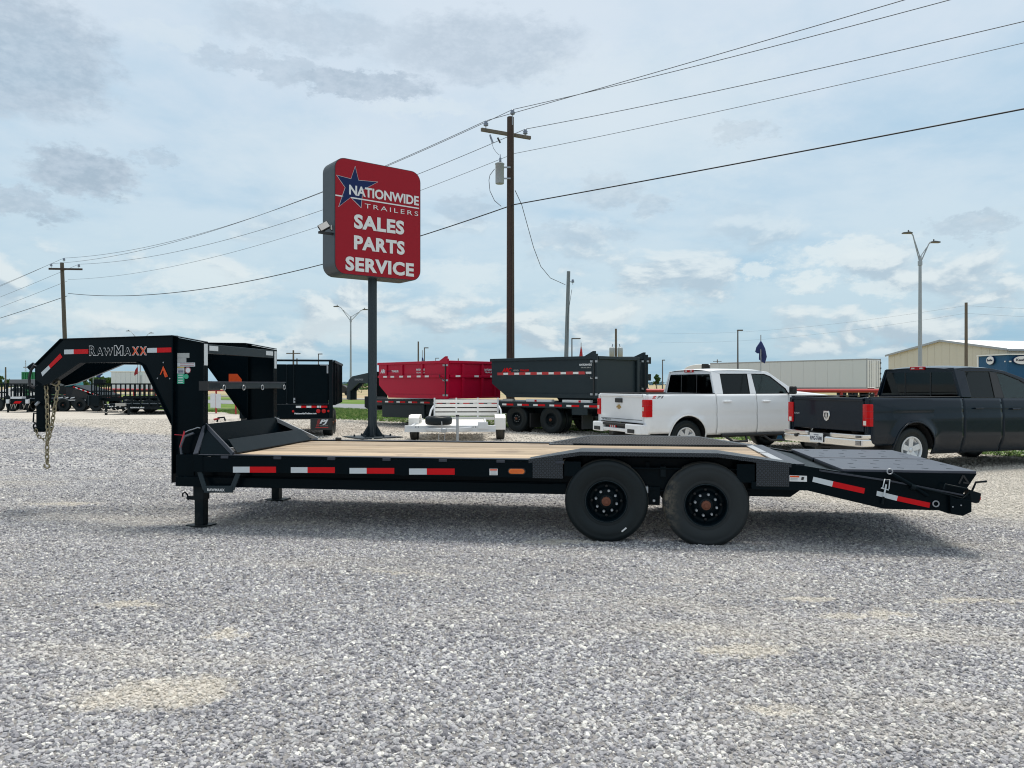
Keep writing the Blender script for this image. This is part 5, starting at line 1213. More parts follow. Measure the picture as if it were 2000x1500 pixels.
wire(P(1888, 597, 60), P(2400, 600, 60), .3, .006, 'wire_g', 'upper faint wire from the brown pole to the right edge', 12, 'faint wires from the brown pole'); wire(P(1888, 612, 60), P(2400, 618, 60), .3, .006, 'wire_g', 'lower faint wire from the brown pole to the right edge', 12, 'faint wires from the brown pole')

def flag(px, Y, top, pts, mat, label):
    t = thing('flag', label, 'flag', (W(px, Y), Y, 0)); MB().tube([(0, 0, 0), (0, 0, Z(top, Y))], .035, 6).build('flag_pole', M['galv'], t)
    q = [P(x, y, Y) - Vector((W(px, Y), Y, 0)) for x, y in pts]; n = len(q); c = sum(q, Vector()) / n; vs = []; N = 8
    # cloth: fan rings with ripples
    rings = []
    for i in range(N + 1):
        u = i / N; rings.append([c.lerp(p, u) + Vector((0, .12 * math.sin(7 * (c.lerp(p, u).x) + 4 * c.lerp(p, u).z), 0)) for p in q])
    vs = [v for r_ in rings for v in r_]; m2 = MB(); m2.add(vs, [[i * n + k, i * n + (k + 1) % n, (i + 1) * n + (k + 1) % n, (i + 1) * n + k] for i in range(N) for k in range(n)], True)
    o = m2.build('cloth', M[mat], t); sd = o.modifiers.new('t', 'SOLIDIFY'); sd.thickness = .02
flag(1486, 55, 654, [(1485.5, 665), (1489, 670), (1494, 681), (1497, 697), (1495, 710), (1488, 706), (1482, 702), (1484, 690), (1480, 690), (1475, 687), (1478, 678)], 'flag_blue', 'dark blue flag drooping in front of the white semi trailer')
flag(182, 70, 717, [(182.5, 722), (192, 725), (201, 731), (196, 733), (195, 738), (188, 735), (182.5, 735)], 'flag_blue', 'blue flag flying seen under the gooseneck neck')
flag(269, 75, 709, [(269, 714), (270, 724), (269, 731), (265, 731), (262, 734), (261, 730), (265, 722)], 'flag_red', 'red flag hanging in front of the pale grey building')
flag(825, 80, 684, [(824.5, 697), (827, 700), (828.5, 708), (823, 708), (824, 702)], 'flag_blue', 'small dark flag above the red container'); flag(1135, 70, 669, [(1135, 672), (1137, 683), (1138, 696), (1131.5, 696), (1133, 684)], 'flag_red', 'small red flag above the dark container')
sgn = thing('road_sign', 'small square sign on a post before the pale grey building', 'sign', (W(277, 60), 60, 0)); MB().tube([(0, 0, 0), (0, 0, Z(728, 60))], .03, 6).build('post', M['galv'], sgn); MB().box(-.12, .12, -.05, -.02, Z(733, 60), Z(727, 60)).build('sign_plate', M['plate_w'], sgn)

# ------------------------------------------------------------------ flatbed with the roll-off containers
FD = math.degrees(math.atan2(-.65, .76))
FB = Frame(-4.85, 28.2, FD)      # x runs from the far left end towards the near right end, y away
fb = fthing('flatbed_trailer', 'long dark flatbed gooseneck trailer carrying the red and dark containers', 'trailer', FB)
FL = 10.2
MB().box(-.6, FL, 0, 2.4, .80, .945).build('deck', M['dgrey'], fb, bevel=.01); MB().box(-.6, FL, -.03, 0, .78, .955).build('side_rail', M['dgrey'], fb, bevel=.01)
MB().box(-.4, FL, .55, .75, .55, .80).build('main_beam', M['black2'], fb); MB().box(-.4, FL, 1.65, 1.85, .55, .80).build('main_beam', M['black2'], fb)
x = -.3
while x < FL - .5:
    MB().box(x, x + .18, -.036, -.031, .83, .885).build('reflective_tape', M['white_m'], fb); MB().box(x + .18, x + .46, -.036, -.031, .83, .885).build('reflective_tape', M['red_tape'], fb); x += .63
MB().box(.1, 2.35, .02, .60, .30, .779).build('tool_box', M['dgrey'], fb, bevel=.01); MB().box(2.4, 5.0, .05, .60, .45, .779).build('side_box', M['black2'], fb, bevel=.01)
MB().box(2.9, 3.0, .3, .4, 0, .78).build('landing_leg', M['black2'], fb); MB().box(2.6, 2.66, .30, .40, .22, .45).build('red_jack', M['red_pipe'], fb)
wx = FB.hit(1010, 825, .1).x
for i, s in enumerate((wx, wx + 1.35)):
    for w_, o_ in ((.06, -1), (.36, -1), (2.34, 1), (2.04, 1)): wheel(fb, (s, w_, .42), .42, .26, out=o_, detail=False, rr=.20, lugs=0 if i else 8)
    MB().tube([(s, .2, .42), (s, 2.2, .42)], .06, 8).build('axle', M['black2'], fb)
MB().box(wx + .55, wx + .58, .05, .65, .16, .60).build('mud_flap', M['plastic'], fb); MB().box(wx + 2.5, wx + 2.53, .05, .60, .18, .62).build('mud_flap', M['plastic'], fb); MB().box(wx + 2.2, wx + 2.75, -.02, .02, .60, .79).build('flap_bracket', M['dgrey'], fb)
# gooseneck of the flatbed, left of the sign post
def FX(px, py, w): p = FB.hit(px, py, w); return (p.x, p.z)
nk = [FX(*q, 1.2) for q in ((742, 726), (722, 729), (695, 735), (688, 742), (684, 760), (684, 780), (690, 781), (690, 764), (707, 748), (722, 748), (742, 752))]
for w_ in (1.05, 1.35): MB().xz(nk, w_ - .03, w_ + .03).build('neck_arm', M['dgrey'], fb, bevel=.004)
a, b_ = FX(684, 745, 1.2), FX(690, 781, 1.2); MB().box(a[0], b_[0] + .02, 1.09, 1.31, b_[1], a[1]).build('coupler', M['black2'], fb, bevel=.01)
a = FX(742, 726, 1.2); b_ = FX(742, 790, 1.2); MB().box(a[0] - .3, a[0] + .1, .9, 1.5, b_[1], a[1]).build('riser', M['black2'], fb, bevel=.01)
text('lettering', 'TEXAS PRIDE', M['galv'], fb, (nk[2][0] + .15, 1.018, nk[2][1] - .17), (1, 0, 0), (0, 0, 1), .55, .07, .001, .003)
MB().tube([FB.hit(*q, 1.1) for q in ((700, 758), (701, 765), (706, 767), (709, 750))], .012, 5).build('chain', M['brass'], fb)
MB().ext([FB.hit(712, 774, .3), FB.hit(712, 795, .3), FB.hit(724, 802, .3), FB.hit(740, 800, .3), FB.hit(724, 776, .3)], (0, .8, 0)).build('front_tray', M['black2'], fb)
dn = MB()
for a, b_ in ((2.8, .15), (6.6, .2), (8.2, .3)): pass
for s0, s1, mt in ((5.95, 6.35, 'concrete'), (6.9, 7.9, 'white_m'), (8.3, 9.3, 'white_m')): MB().box(s0, s1, .05, .20, .947, 1.03).build('timber_block', M[mt], fb, bevel=.01)
MB().box(7.25, 7.33, .045, .05, .96, 1.02).build('block_mark', M['red_tape'], fb); MB().box(8.9, 8.98, .045, .05, .96, 1.02).build('block_mark', M['red_tape'], fb)

def container(name, label, O, sd, ed, L, Wd, z0, z1, mat, ribs, group=None):
    """O = near corner, sd = direction along the long side away from that corner, ed = direction along the end wall"""
    t = thing(name, label, 'dumpster', (O.x, O.y, 0), 0, group); sd, ed = Vector((*sd, 0)).normalized(), Vector((*ed, 0)).normalized()
    def q(s, e, z): return sd * s + ed * e + Vector((0, 0, z))
    tk = .06; sl = L * .16; H = z1 - z0
    side = [(0, z0 + .0), (L - sl, z0), (L - .02, z0 + H * .36), (L, z1), (0, z1)]
    for e0 in (0.0, Wd - tk): MB().ext([q(s, e0, z) for s, z in side], ed * tk).build('side_wall', M[mat], t)
    MB().ext([q(.02, tk, z0), q(.02, Wd - tk, z0), q(.02, Wd - tk, z1), q(.02, tk, z1)], sd * .05).build('end_door', M[mat], t)
    MB().ext([q(L - sl, tk, z0), q(L - sl, Wd - tk, z0), q(L - .02, Wd - tk, z0 + H * .36), q(L - .02, tk, z0 + H * .36)], sd * -.05).build('front_slope', M[mat], t); MB().ext([q(L - .02, tk, z0 + H * .36), q(L - .02, Wd - tk, z0 + H * .36), q(L, Wd - tk, z1), q(L, tk, z1)], sd * -.05).build('front_wall', M[mat], t)
    MB().ext([q(.05, tk, z0 + .03), q(L - sl, tk, z0 + .03), q(L - sl, Wd - tk, z0 + .03), q(.05, Wd - tk, z0 + .03)], (0, 0, .04)).build('floor', M[mat], t)
    for e0 in (-.05, Wd - .05): MB().ext([q(-.03, e0, z1 - .03), q(L + .03, e0, z1 - .03), q(L + .03, e0 + .10, z1 - .03), q(-.03, e0 + .10, z1 - .03)], (0, 0, .09)).build('top_rail', M[mat], t, bevel=.008)
    for s0 in (-.05, L - .05): MB().ext([q(s0, .05, z1 - .029), q(s0 + .10, .05, z1 - .029), q(s0 + .10, Wd - .05, z1 - .029), q(s0, Wd - .05, z1 - .029)], (0, 0, .088)).build('end_rail', M[mat], t, bevel=.008)
    MB().ext([q(-.03, -.035, z0 - .02), q(L - sl, -.035, z0 - .02), q(L - sl, -.002, z0 - .02), q(-.03, -.002, z0 - .02)], (0, 0, .12)).build('bottom_rail', M[mat], t, bevel=.006)
    MB().ext([q(-.06, -.07, z0 - .02), q(.09, -.07, z0 - .02), q(.09, -.002, z0 - .02), q(-.06, -.002, z0 - .02)], (0, 0, H + .14)).build('corner_post', M[mat], t, bevel=.006)
    MB().ext([q(-.055, Wd - .1, z0 - .02), q(.01, Wd - .1, z0 - .02), q(.01, Wd + .03, z0 - .02), q(-.055, Wd + .03, z0 - .02)], (0, 0, H + .1)).build('corner_post', M[mat], t, bevel=.006)
    MB().ext([q(.02, -.04, z1 + .05), q(.42, -.04, z1 + .05), q(.10, -.04, z1 + .20), q(.02, -.04, z1 + .20)], ed * .05).build('corner_gusset', M[mat], t)
    if ribs:
        zm = z0 + H * .58
        for s in (.33, .62, .86): MB().ext([q(L * s, -.045, zm + .09), q(L * s + .10, -.045, zm + .09), q(L * s + .10, -.002, zm + .09), q(L * s, -.002, zm + .09)], (0, 0, z1 - .04 - zm - .09)).build('side_rib', M[mat], t, bevel=.004)
        MB().ext([q(.10, -.06, zm), q(L - .02, -.06, zm), q(L - .02, -.002, zm), q(.10, -.002, zm)], (0, 0, .085)).build('belt_rail', M[mat], t, bevel=.01)
        for e in (.28, .66, .92):
            for z_a, z_b in ((z0 + .04, zm - .002), (zm + .092, z1 - .05)): MB().ext([q(-.05, Wd * e - .06, z_a), q(-.05, Wd * e + .04, z_a), q(.018, Wd * e + .04, z_a), q(.018, Wd * e - .06, z_a)], (0, 0, z_b - z_a)).build('door_rib', M[mat], t, bevel=.006)
        MB().ext([q(-.065, .05, zm), q(-.065, Wd - .1, zm), q(.018, Wd - .1, zm), q(.018, .05, zm)], (0, 0, .09)).build('door_belt', M[mat], t, bevel=.008)
        MB().ext([q(-.05, .05, z0 - .01), q(-.05, Wd - .1, z0 - .01), q(.018, Wd - .1, z0 - .01), q(.018, .05, z0 - .01)], (0, 0, .05)).build('door_sill', M[mat], t, bevel=.008)
    hb = MB()
    for z in (z0 + .10, z0 + H * .5, z1 - .10):
        for s in (-.05, .12): c = q(s, -.085, z); hb.box(c.x - .035, c.x + .035, c.y - .02, c.y + .02, z - .03, z + .03)
    hb.build('hinge_bolt', M['galv'], t)
    MB().tube([q(.03, -.09, z0 + .08), q(.03, -.09, z1 - .06)], .018, 6).build('lock_rod', M['plastic'], t); MB().tube([q(.35, -.08, z0 + H * .66), q(.30, -.10, z0 + H * .56), q(.05, -.10, z0 + H * .50)], .016, 6).build('lock_handle', M['plastic'], t)
    return t, q
# red ribbed one, at the left
RO = Vector((W(875, 25.4), 25.4, 0)); z0r, z1r = Z(778, 25.4), Z(707.5, 25.4)
rdm, rq = container('dumpster', 'bright red ribbed roll-off container behind the white slatted trailer', RO, (-.70, .72), (.72, .70), 4.0, 2.30, z0r, z1r, 'red', True)
sdv, edv = Vector((-.70, .72, 0)).normalized(), Vector((.72, .70, 0)).normalized(); Hr = z1r - z0r; zm = z0r + Hr * .58
for s in (.95, 1.40, 1.95, 2.42, 2.95, 3.40): MB().ext([rq(s, -.0625, zm + .012), rq(s + .22, -.0625, zm + .012), rq(s + .22, -.0605, zm + .012), rq(s, -.0605, zm + .012)], (0, 0, .06)).build('white_marker', M['white_m'], rdm)
for e in (.12, .48, .80): MB().ext([rq(-.068, 2.3 * e, zm + .015), rq(-.068, 2.3 * e + .2, zm + .015), rq(-.0655, 2.3 * e + .2, zm + .015), rq(-.0655, 2.3 * e, zm + .015)], (0, 0, .06)).build('white_marker', M['white_m'], rdm)
def ctext(t, q, s, s0, s1, z_, h_, mt, bold=0.0, sh=0.0, lift=.004, side=True, e0=0.0):
    a, b_ = (q(s1, -.002, z_), q(s0, -.002, z_)) if side else (q(-.002 - e0, s0, z_), q(-.002 - e0, s1, z_))
    return text('lettering', s, M[mt], t, a, b_ - a, (0, 0, 1), (b_ - a).length, h_, lift, .003, bold, sh)
ctext(rdm, rq, 'ARC', 3.50, 3.88, zm + .17, .15, 'plate_w', .05, .3); ctext(rdm, rq, '***', 3.20, 3.45, zm + .21, .06, 'sign_blue', .05); ctext(rdm, rq, 'TRAILER', 2.75, 3.18, zm + .20, .075, 'plate_w', .03)
ctext(rdm, rq, 'NATIONWIDE', 1.25, 1.72, zm + .24, .07, 'plate_w', .04); ctext(rdm, rq, 'TRAILERS', 1.25, 1.72, zm + .15, .05, 'plate_w', .02); ctext(rdm, rq, 'NATIONWIDE', 1.62, 2.10, zm + .24, .07, 'plate_w', .04, side=False)
ctext(rdm, rq, 'TRAILERS', 1.62, 2.10, zm + .16, .05, 'plate_w', .02, side=False)
# dark smooth one, near end at right
DO = Vector((W(1165, 22.1), 22.1, 0)); z0d, z1d = Z(777, 22.1), Z(699, 22.1)
dk, dq = container('dumpster', 'dark grey container with red and white striped side on the flatbed', DO, (-.75, .66), (.66, .75), 4.12, 2.2, z0d, z1d, 'dgrey', False)
H_ = z1d - z0d; zs_ = z0d + H_ * .60
for i in range(8):
    s = .18 + i * .46
    MB().ext([dq(s, -.004, zs_), dq(s + .20, -.004, zs_), dq(s + .20, -.001, zs_), dq(s, -.001, zs_)], (0, 0, .065)).build('reflective_tape', M['white_m'], dk); MB().ext([dq(s + .20, -.004, zs_ - .01), dq(s + .46, -.004, zs_ - .01), dq(s + .46, -.001, zs_ - .01), dq(s + .20, -.001, zs_ - .01)], (0, 0, .085)).build('reflective_tape', M['red_pipe'], dk)
ctext(dk, dq, 'ARC', 3.25, 3.65, zs_ + .08, .14, 'red_tape', .05, .3); ctext(dk, dq, '***', 2.95, 3.18, zs_ + .10, .06, 'decal_grey', .04); ctext(dk, dq, 'TRAILER', 2.52, 2.90, zs_ + .10, .06, 'red_tape', .03)
ctext(dk, dq, 'NATIONWIDE', .16, .60, zs_ + .24, .06, 'plate_w', .04); ctext(dk, dq, 'TRAILERS', .20, .56, zs_ + .17, .035, 'decal_grey', .02)
# second dark one behind, standing crosswise
SO = Vector((W(1262, 25.5), 25.5, 0)); z0s, z1s = Z(777, 25.5), Z(700, 25.5)
ds, sq = container('dumpster', 'plain dark grey container standing behind, between the striped one and the white pickup', SO, (-1.0, .10), (.10, 1.0), 3.0, 2.3, .35, z1s, 'dgrey', False)
MB().ext([sq(.28, -.006, z1s - .85), sq(2.2, -.006, z1s - .85), sq(2.2, -.006, z1s - .12), sq(.16, -.006, z1s - .12)], (0, .005, 0)).build('side_panel', M['grey'] if False else M['sign_box'], ds, bevel=.002)
for z in (z1s - .06, z1s - .62): MB().ext([sq(-.16, -.02, z - .12), sq(-.07, -.02, z - .12), sq(-.07, .06, z - .12), sq(-.16, .06, z - .12)], (0, 0, .22)).build('door_hinge', M['plastic'], ds)

# ------------------------------------------------------------------ black dump trailer seen from behind
DF = Frame(-7.62, 21.3, 9.4)
dt = fthing('dump_trailer', 'black dump trailer seen from behind with mud flap, left of the sign post', 'trailer', DF)
dl, dr = -.02, 2.62; zt_ = Z(705, 21.8); zb_ = Z(789, 21.6)
x0, x1 = DF.hit(468, 750, 0).x, DF.hit(650, 750, 0).x
for i in range(2):
    xa = x0 + .12 + i * (x1 - x0 - .24) / 2; MB().box(xa + .015, xa + (x1 - x0 - .24) / 2 - .015, .02, .06, zb_, zt_ - .10).build('rear_door', M['black'], dt, bevel=.008)
xm = (x0 + x1) / 2; MB().box(xm + .17, xm + .21, -.01, .02, zb_ + .02, zt_ - .12).build('door_bar', M['black2'], dt, bevel=.006); MB().box(xm - .02, xm + .02, -.01, .02, zb_ + .02, zt_ - .12).build('door_bar', M['black2'], dt, bevel=.006)
for xa in (x0, x1 - .11): MB().box(xa, xa + .11, -.03, .08, zb_ - .40, zt_ + .0).build('corner_post', M['black2'], dt, bevel=.01)
MB().box(x0, x1, -.025, .03, zt_ - .02, zt_ + .035).build('top_rail', M['black2'], dt, bevel=.008); 
for xa in (x0 + .02, x1 - .09): MB().box(xa, xa + .07, .08, 4.3, zb_ - .05, zt_ - .03).build('side_wall', M['black2'], dt, bevel=.006)
MB().box(x0 + .06, x1 - .06, 4.22, 4.3, zb_, zt_).build('front_wall', M['black2'], dt); MB().box(x0 + .1, x1 - .1, .07, 4.2, zb_ - .06, zb_ - .01).build('bed_floor', M['black2'], dt)
for i in range(6): MB().box(x1 - .02, x1 + .05, .5 + i * .68, .58 + i * .68, zb_ - .05, zt_ - .04).build('side_post', M['black2'], dt)
MB().box(x1 + .0, x1 + .06, .1, 4.3, zt_ - .05, zt_ + .02).build('side_rail', M['black2'], dt)
MB().box(x0 + .11, x1 - .11, -.02, .06, zb_ - .40, zb_ - .02).build('rear_bar', M['black'], dt, bevel=.008); MB().box(x0 + .30, x1 - .30, .1, 4.2, .50, zb_ - .10).build('frame', M['plastic'], dt)
def dx(px): return DF.hit(px, 750, -.03).x
def dz_(py): return Z(py, 21.6)
for a, b_, mt in ((578, 588, 'white_m'), (588, 598, 'red_tape'), (598.5, 608, 'white_m'), (608, 618, 'red_tape'), (619, 623, 'white_m'), (624, 627, 'white_m'), (627, 639, 'red_tape')): MB().box(dx(a), dx(b_), -.024, -.0205, dz_(796.5), dz_(792.5)).build('reflective_tape', M[mt], dt)
text('lettering', 'NationwideTrailers.com', M['plate_w'], dt, (dx(575), -.021, dz_(809)), (1, 0, 0), (0, 0, 1), dx(618) - dx(575), dz_(805.8) - dz_(809), .002, .003, .05)
for px, r in ((480, .035), (490.5, .055), (501.5, .055), (572.5, .035), (621.5, .060), (632.5, .060), (641.5, .035)): MB().lathe((dx(px), -.021, dz_(803 if px > 520 else 806)), (0, -1, 0), [(0, .012), (r * .8, .012), (r, 0)], 14).build('tail_light', M['red_lens'], dt)
MB().box(dx(484), dx(496), -.024, -.021, dz_(799), dz_(795.5)).build('reflective_tape', M['white_m'], dt)
MB().box(dx(625), dx(640), -.016, .019, dz_(713.5), dz_(712)).build('door_strip', M['galv'], dt); MB().box(dx(638), dx(641), -.016, .019, dz_(729), dz_(713.6)).build('door_strip', M['galv'], dt)
MB().box(dx(573), dx(576.5), -.03, .02, dz_(787), dz_(777)).build('door_latch', M['galv'], dt, bevel=.005); MB().tube([(dx(574), -.03, dz_(782)), (dx(586), -.03, dz_(783))], .010, 5).build('latch_rod', M['black2'], dt)
for px0, px1 in ((606, 648), (470, 512)):
    f = MB().box(dx(px0), dx(px1), -.01, .012, dz_(840), dz_(812)).build('mud_flap', M['plastic'], dt, bevel=.004)
    if px0 > 600:
        text('lettering', 'PJ', M['plate_w'], f, (dx(624), -.011, dz_(830)), (1, 0, 0), (0, 0, 1), dx(641) - dx(624), dz_(819.5) - dz_(830), .002, .003, .04, .3); text('lettering', 'TRAILERS', M['decal_grey'], f, (dx(624), -.011, dz_(832.5)), (1, 0, 0), (0, 0, 1), dx(640) - dx(624), .018, .002, .003, .02)
        for i in range(3): MB().ext([(dx(617.5 + i * 2), -.0135, dz_(833)), (dx(618.3 + i * 2), -.0135, dz_(833)), (dx(622 + i * 1.6), -.0135, dz_(819)), (dx(621.2 + i * 1.6), -.0135, dz_(819))], (0, .0025, 0)).build('flap_stripe', M['red_pipe'], f)
        MB().box(dx(616), dx(641), -.0135, -.0105, dz_(836), dz_(834.5)).build('flap_stripe', M['red_pipe'], f)
for s in (.55, 1.45):
    for xa, o_ in ((x1 - .32, 1), (x0 + .02, -1)):
        wheel(dt, (xa + (.28 if o_ > 0 else 0), s + .2, .38), .38, .28, out=o_, ax=(1, 0, 0), detail=False, lugs=0)
# ------------------------------------------------------------------ aluminium utility trailer
AF = Frame(-1.58, 19.2, 2.6)
at = fthing('utility_trailer', 'white aluminium utility trailer with upright slatted gate and spare tyre on the tongue', 'trailer', AF)
def ax_(px, py, w): p = AF.hit(px, py, w); return p
x0, x1 = -1.10, 1.17
MB().box(x0, x1, 0, .06, Z(842, 19.2), Z(831, 19.2)).build('front_rail', M['alu'], at, bevel=.006); MB().box(x0 - .0, x1, -.03, 0, Z(843.5, 19.2), Z(841, 19.2)).build('rail_flange', M['alu'], at)
for xa in (x0 + .14, x1 - .26): MB().box(xa, xa + .05, .06, 4.0, .36, .46).build('side_rail', M['alu'], at, bevel=.005)
for i in range(9): MB().box(x0 + .20, x1 - .27, .12 + i * .43, .50 + i * .43, .405, .435).build('deck_board', M['alu_w'], at, bevel=.004)
MB().box(x0 + .05, x0 + .8, -.034, -.031, Z(841, 19.2), Z(836, 19.2)).build('front_plate', M['alu'], at)
bo = MB()
for px in (812, 817, 924, 929): c = ax_(px, 834, -.002); bo.lathe((c.x, -.0, c.z), (0, -1, 0), [(0, .008), (.012, .006), (.014, 0)], 8)
bo.build('bolt', M['plastic'], at)
MB().box(ax_(933, 0, 0).x, ax_(953, 0, 0).x, -.05, -.001, Z(838, 19.2), Z(824, 19.2)).build('bracket', M['alu'], at, bevel=.01)
gw0, gw1 = ax_(847, 780, 4.1).x, ax_(974, 780, 4.1).x; gz0, gz1 = .40, ax_(911, 779, 4.1).z
gt = thing_part('gate', at)
for xa in (gw0, gw0 + (gw1 - gw0) * .335, gw0 + (gw1 - gw0) * .665, gw1 - .05): MB().box(xa, xa + .05, 4.08, 4.12, gz0, gz1 + .03).build('gate_post', M['alu'], gt, bevel=.005)
n = 5; st_ = (gz1 - gz0) / n
for i in range(n): MB().box(gw0 + .05, gw1 - .05, 4.06, 4.079, gz0 + i * st_ + .012, gz0 + (i + 1) * st_ - .022).build('slat', M['alu_w'], gt, bevel=.004)
for sx in (0, 1):
    xf = x0 + .0 if sx == 0 else x1 + .012; fe = MB(); pts = [(1.05, .42), (1.05, .72 if sx else .70), (1.25, .78), (2.05, .78), (2.3, .62), (2.3, .42)]
    fe.yz([(1.10, .29), (1.10, .60), (1.26, .672), (1.92, .672), (2.10, .58), (2.10, .29), (2.07, .29), (2.07, .56), (1.90, .650), (1.28, .650), (1.13, .585), (1.13, .29)], xf, xf + .28); fe.build('fender', M['alu_w'], at, bevel=.006)
    wheel(at, (x0 + .02 if sx == 0 else x1 + .27, 1.58, .30), .30, .22, out=-1 if sx == 0 else 1, ax=(1, 0, 0), detail=True, rim='alu', rr=.18, lugs=0)
MB().tube([(x0 + .2, 1.58, .30), (x1 + .1, 1.58, .30)], .04, 8).build('axle', M['galv'], at)
sp_ = ax_(857, 821, -.05); o = thing_part('spare_wheel', at)
MB().lathe((sp_.x, -.1, sp_.z + .10), (0, 0, -1), [(.17, .03), (.18, .0), (.28, -.005), (.32, .02), (.335, .06), (.335, .14), (.32, .18), (.28, .205), (.18, .2), (.17, .17)], 40).build('tyre', M['rubber'], o); MB().lathe((sp_.x, -.1, sp_.z + .10), (0, 0, -1), [(0, .06), (.10, .05), (.165, .03), (.172, .02)], 24).build('rim', M['alu'], o)
tx = ax_(868, 843, -.9).x
for xa in (-.55, .55): MB().bar((xa, 0, .38), (tx + xa * .06, -1.0, .40), .07, .08).build('tongue', M['alu'], at, bevel=.005)
MB().ext([(tx - .07, -1.02, .36), (tx + .07, -1.02, .36), (tx + .05, -1.30, .36), (tx - .05, -1.30, .36)], (0, 0, .10)).build('coupler', M['galv'], at, bevel=.02)
MB().tube([(tx - .04, -1.2, .45), (tx - .05, -1.22, .62)], .012, 6).build('coupler_latch', M['galv'], at)
jx = ax_(893.5, 840, -.8).x; MB().tube([(jx, -.8, .05), (jx, -.8, .72)], .032, 10).build('jack_post', M['galv'], at); MB().tube([(jx, -.8, .72), (jx, -.8, .76)], .042, 10).build('jack_cap', M['plastic'], at); MB().tube([(jx, -.8, .0), (jx, -.8, .05)], .07, 10).build('jack_foot', M['galv'], at)
for xa in (tx - .12, tx + .02): MB().tube([(xa, -1.0, .36), (xa - .02, -1.05, .12), (xa + .08, -1.0, .02)], .008, 5).build('safety_chain', M['galv'], at)
for sx, px in ((0, 842), (1, 979)): MB().tube([ax_(px + (-3 if sx == 0 else 0), 812, 3.6), ax_(px + (0 if sx == 0 else -1), 801, 3.7), ax_(px + (5 if sx == 0 else -5), 793, 3.8)], .03, 6).build('gate_strut', M['alu'], at)

# ------------------------------------------------------------------ red pipe rails and far fence
def rail_thing(a, b_, z, r, n, label):
    a, b_ = Vector(a), Vector(b_); t = thing('pipe_fence', label, 'fence', a); d = b_ - a
    MB().tube([Vector((0, 0, z)), d + Vector((0, 0, z))], r, 10).build('rail', M['red_pipe'], t)
    for i in range(n): q = d * ((i + .5) / n); MB().tube([q, q + Vector((0, 0, z - r * .3))], r * .8, 8).build('post', M['red_pipe'], t)
    return t
rail_thing((W(1262, 24), 24, 0), (W(1745, 24.5), 24.5, 0), Z(763.5, 24), .062, 7, 'single thick red pipe rail behind the two pickups')
# left fence, parallel to the road
a, b_ = C2(25.7, -41.6), C2(25.7, -31.6)
pf = thing('pipe_fence', 'red pipe fence panel with thin wires seen through the front frame of the trailer', 'fence', a); d = b_ - a
MB().tube([Vector((0, 0, 1.17)), d + Vector((0, 0, 1.17))], .04, 8).build('rail', M['red_pipe'], pf)
for i in range(6): q = d * (i / 5); MB().tube([q, q + Vector((0, 0, 1.16))], .045, 8).build('post', M['red_pipe'], pf)
for z in (.25, .5, .72, .93): MB().tube([Vector((0, 0, z)), d + Vector((0, 0, z))], .008, 4).build('fence_wire', M['wire_g'], pf)
q = G(423.5, 807.5); bn_ = thing('notice_board', 'blank white board tied to the red pipe fence', 'sign', (q.x, q.y - .15, 0)); MB().box(-.27, -.01, 0, .012, .30, 1.02).build('board', M['plate_w'], bn_); MB().box(.01, .26, 0, .012, .28, 1.00).build('board', M['plate_w'], bn_)
a, b_ = C2(25.9, -66), C2(25.9, -42.2)
pf = thing('pipe_fence', 'far stretch of red pipe fence behind the trailers at the left', 'fence', a); d = b_ - a
for z in (1.17, .65): MB().tube([Vector((0, 0, z)), d + Vector((0, 0, z))], .05, 8).build('rail', M['red_pipe'], pf)
for i in range(9): q = d * (i / 8); MB().tube([q, q + Vector((0, 0, 1.16))], .06, 8).build('post', M['red_pipe'], pf)

# ------------------------------------------------------------------ semi trailer and tractor
a, b_ = Vector((W(1387, 95), 95, 0)), Vector((W(1692, 78), 78, 0)); d = b_ - a; L_ = d.length; an = math.atan2(d.y, d.x)
sm = thing('semi_trailer', 'long white box semi trailer with panelled side and rear doors', 'semi trailer', a, an); H1 = 4.1
np_ = 14
for i in range(np_): MB().box(i * L_ / np_ + .01, (i + 1) * L_ / np_ - .01, .0, .05, 1.15, H1 - .14).build('side_panel', M['truck_box'], sm, bevel=.01)
MB().box(0, L_, .02, 2.5, 1.14, H1 - .16).build('body', M['truck_box'], sm); MB().box(0, L_ + .02, -.03, 2.55, H1 - .14, H1).build('roof_rail', M['galv'], sm, bevel=.02); MB().box(-.02, L_ + .02, -.03, .04, 1.02, 1.14).build('bottom_rail', M['galv'], sm)
for w0 in (.06, 1.27): MB().box(L_ + .001, L_ + .06, w0, w0 + 1.17, 1.16, H1 - .16).build('rear_door', M['white_m'], sm, bevel=.02)
for w0 in (.0, 2.44): MB().box(L_ + .001, L_ + .09, w0, w0 + .06, 1.0, H1).build('door_frame', M['galv'], sm)
for w0 in (.45, .85, 1.65, 2.05): MB().tube([(L_ + .09, w0, 1.1), (L_ + .09, w0, H1 - .2)], .02, 6).build('lock_rod', M['galv'], sm)
for i in range(5): MB().box(L_ + .09, L_ + .14, 2.38, 2.5, 1.4 + i * .55, 1.55 + i * .55).build('hinge', M['plastic'], sm)
for s in (L_ - 1.6, L_ - 2.9):
    for w0, o_ in ((.1, -1), (2.4, 1)): wheel(sm, (s, w0, .5), .5, .28, out=o_, detail=False, lugs=0)
for s in (3.2,): MB().box(s, s + .15, .4, .55, 0, 1.1).build('landing_leg', M['galv'], sm); MB().box(s, s + .15, 1.9, 2.05, 0, 1.1).build('landing_leg', M['galv'], sm)
MB().box(.2, L_ - .2, .7, 1.8, .85, 1.1).build('chassis', M['plastic'], sm)
tk = thing('semi_truck', 'white tractor cab roof showing left of the semi trailer', 'truck', a, an)
def tp(px, py): p = Frame(a.x, a.y, math.degrees(an)).hit(px, py, .3); return (p.x, p.z)
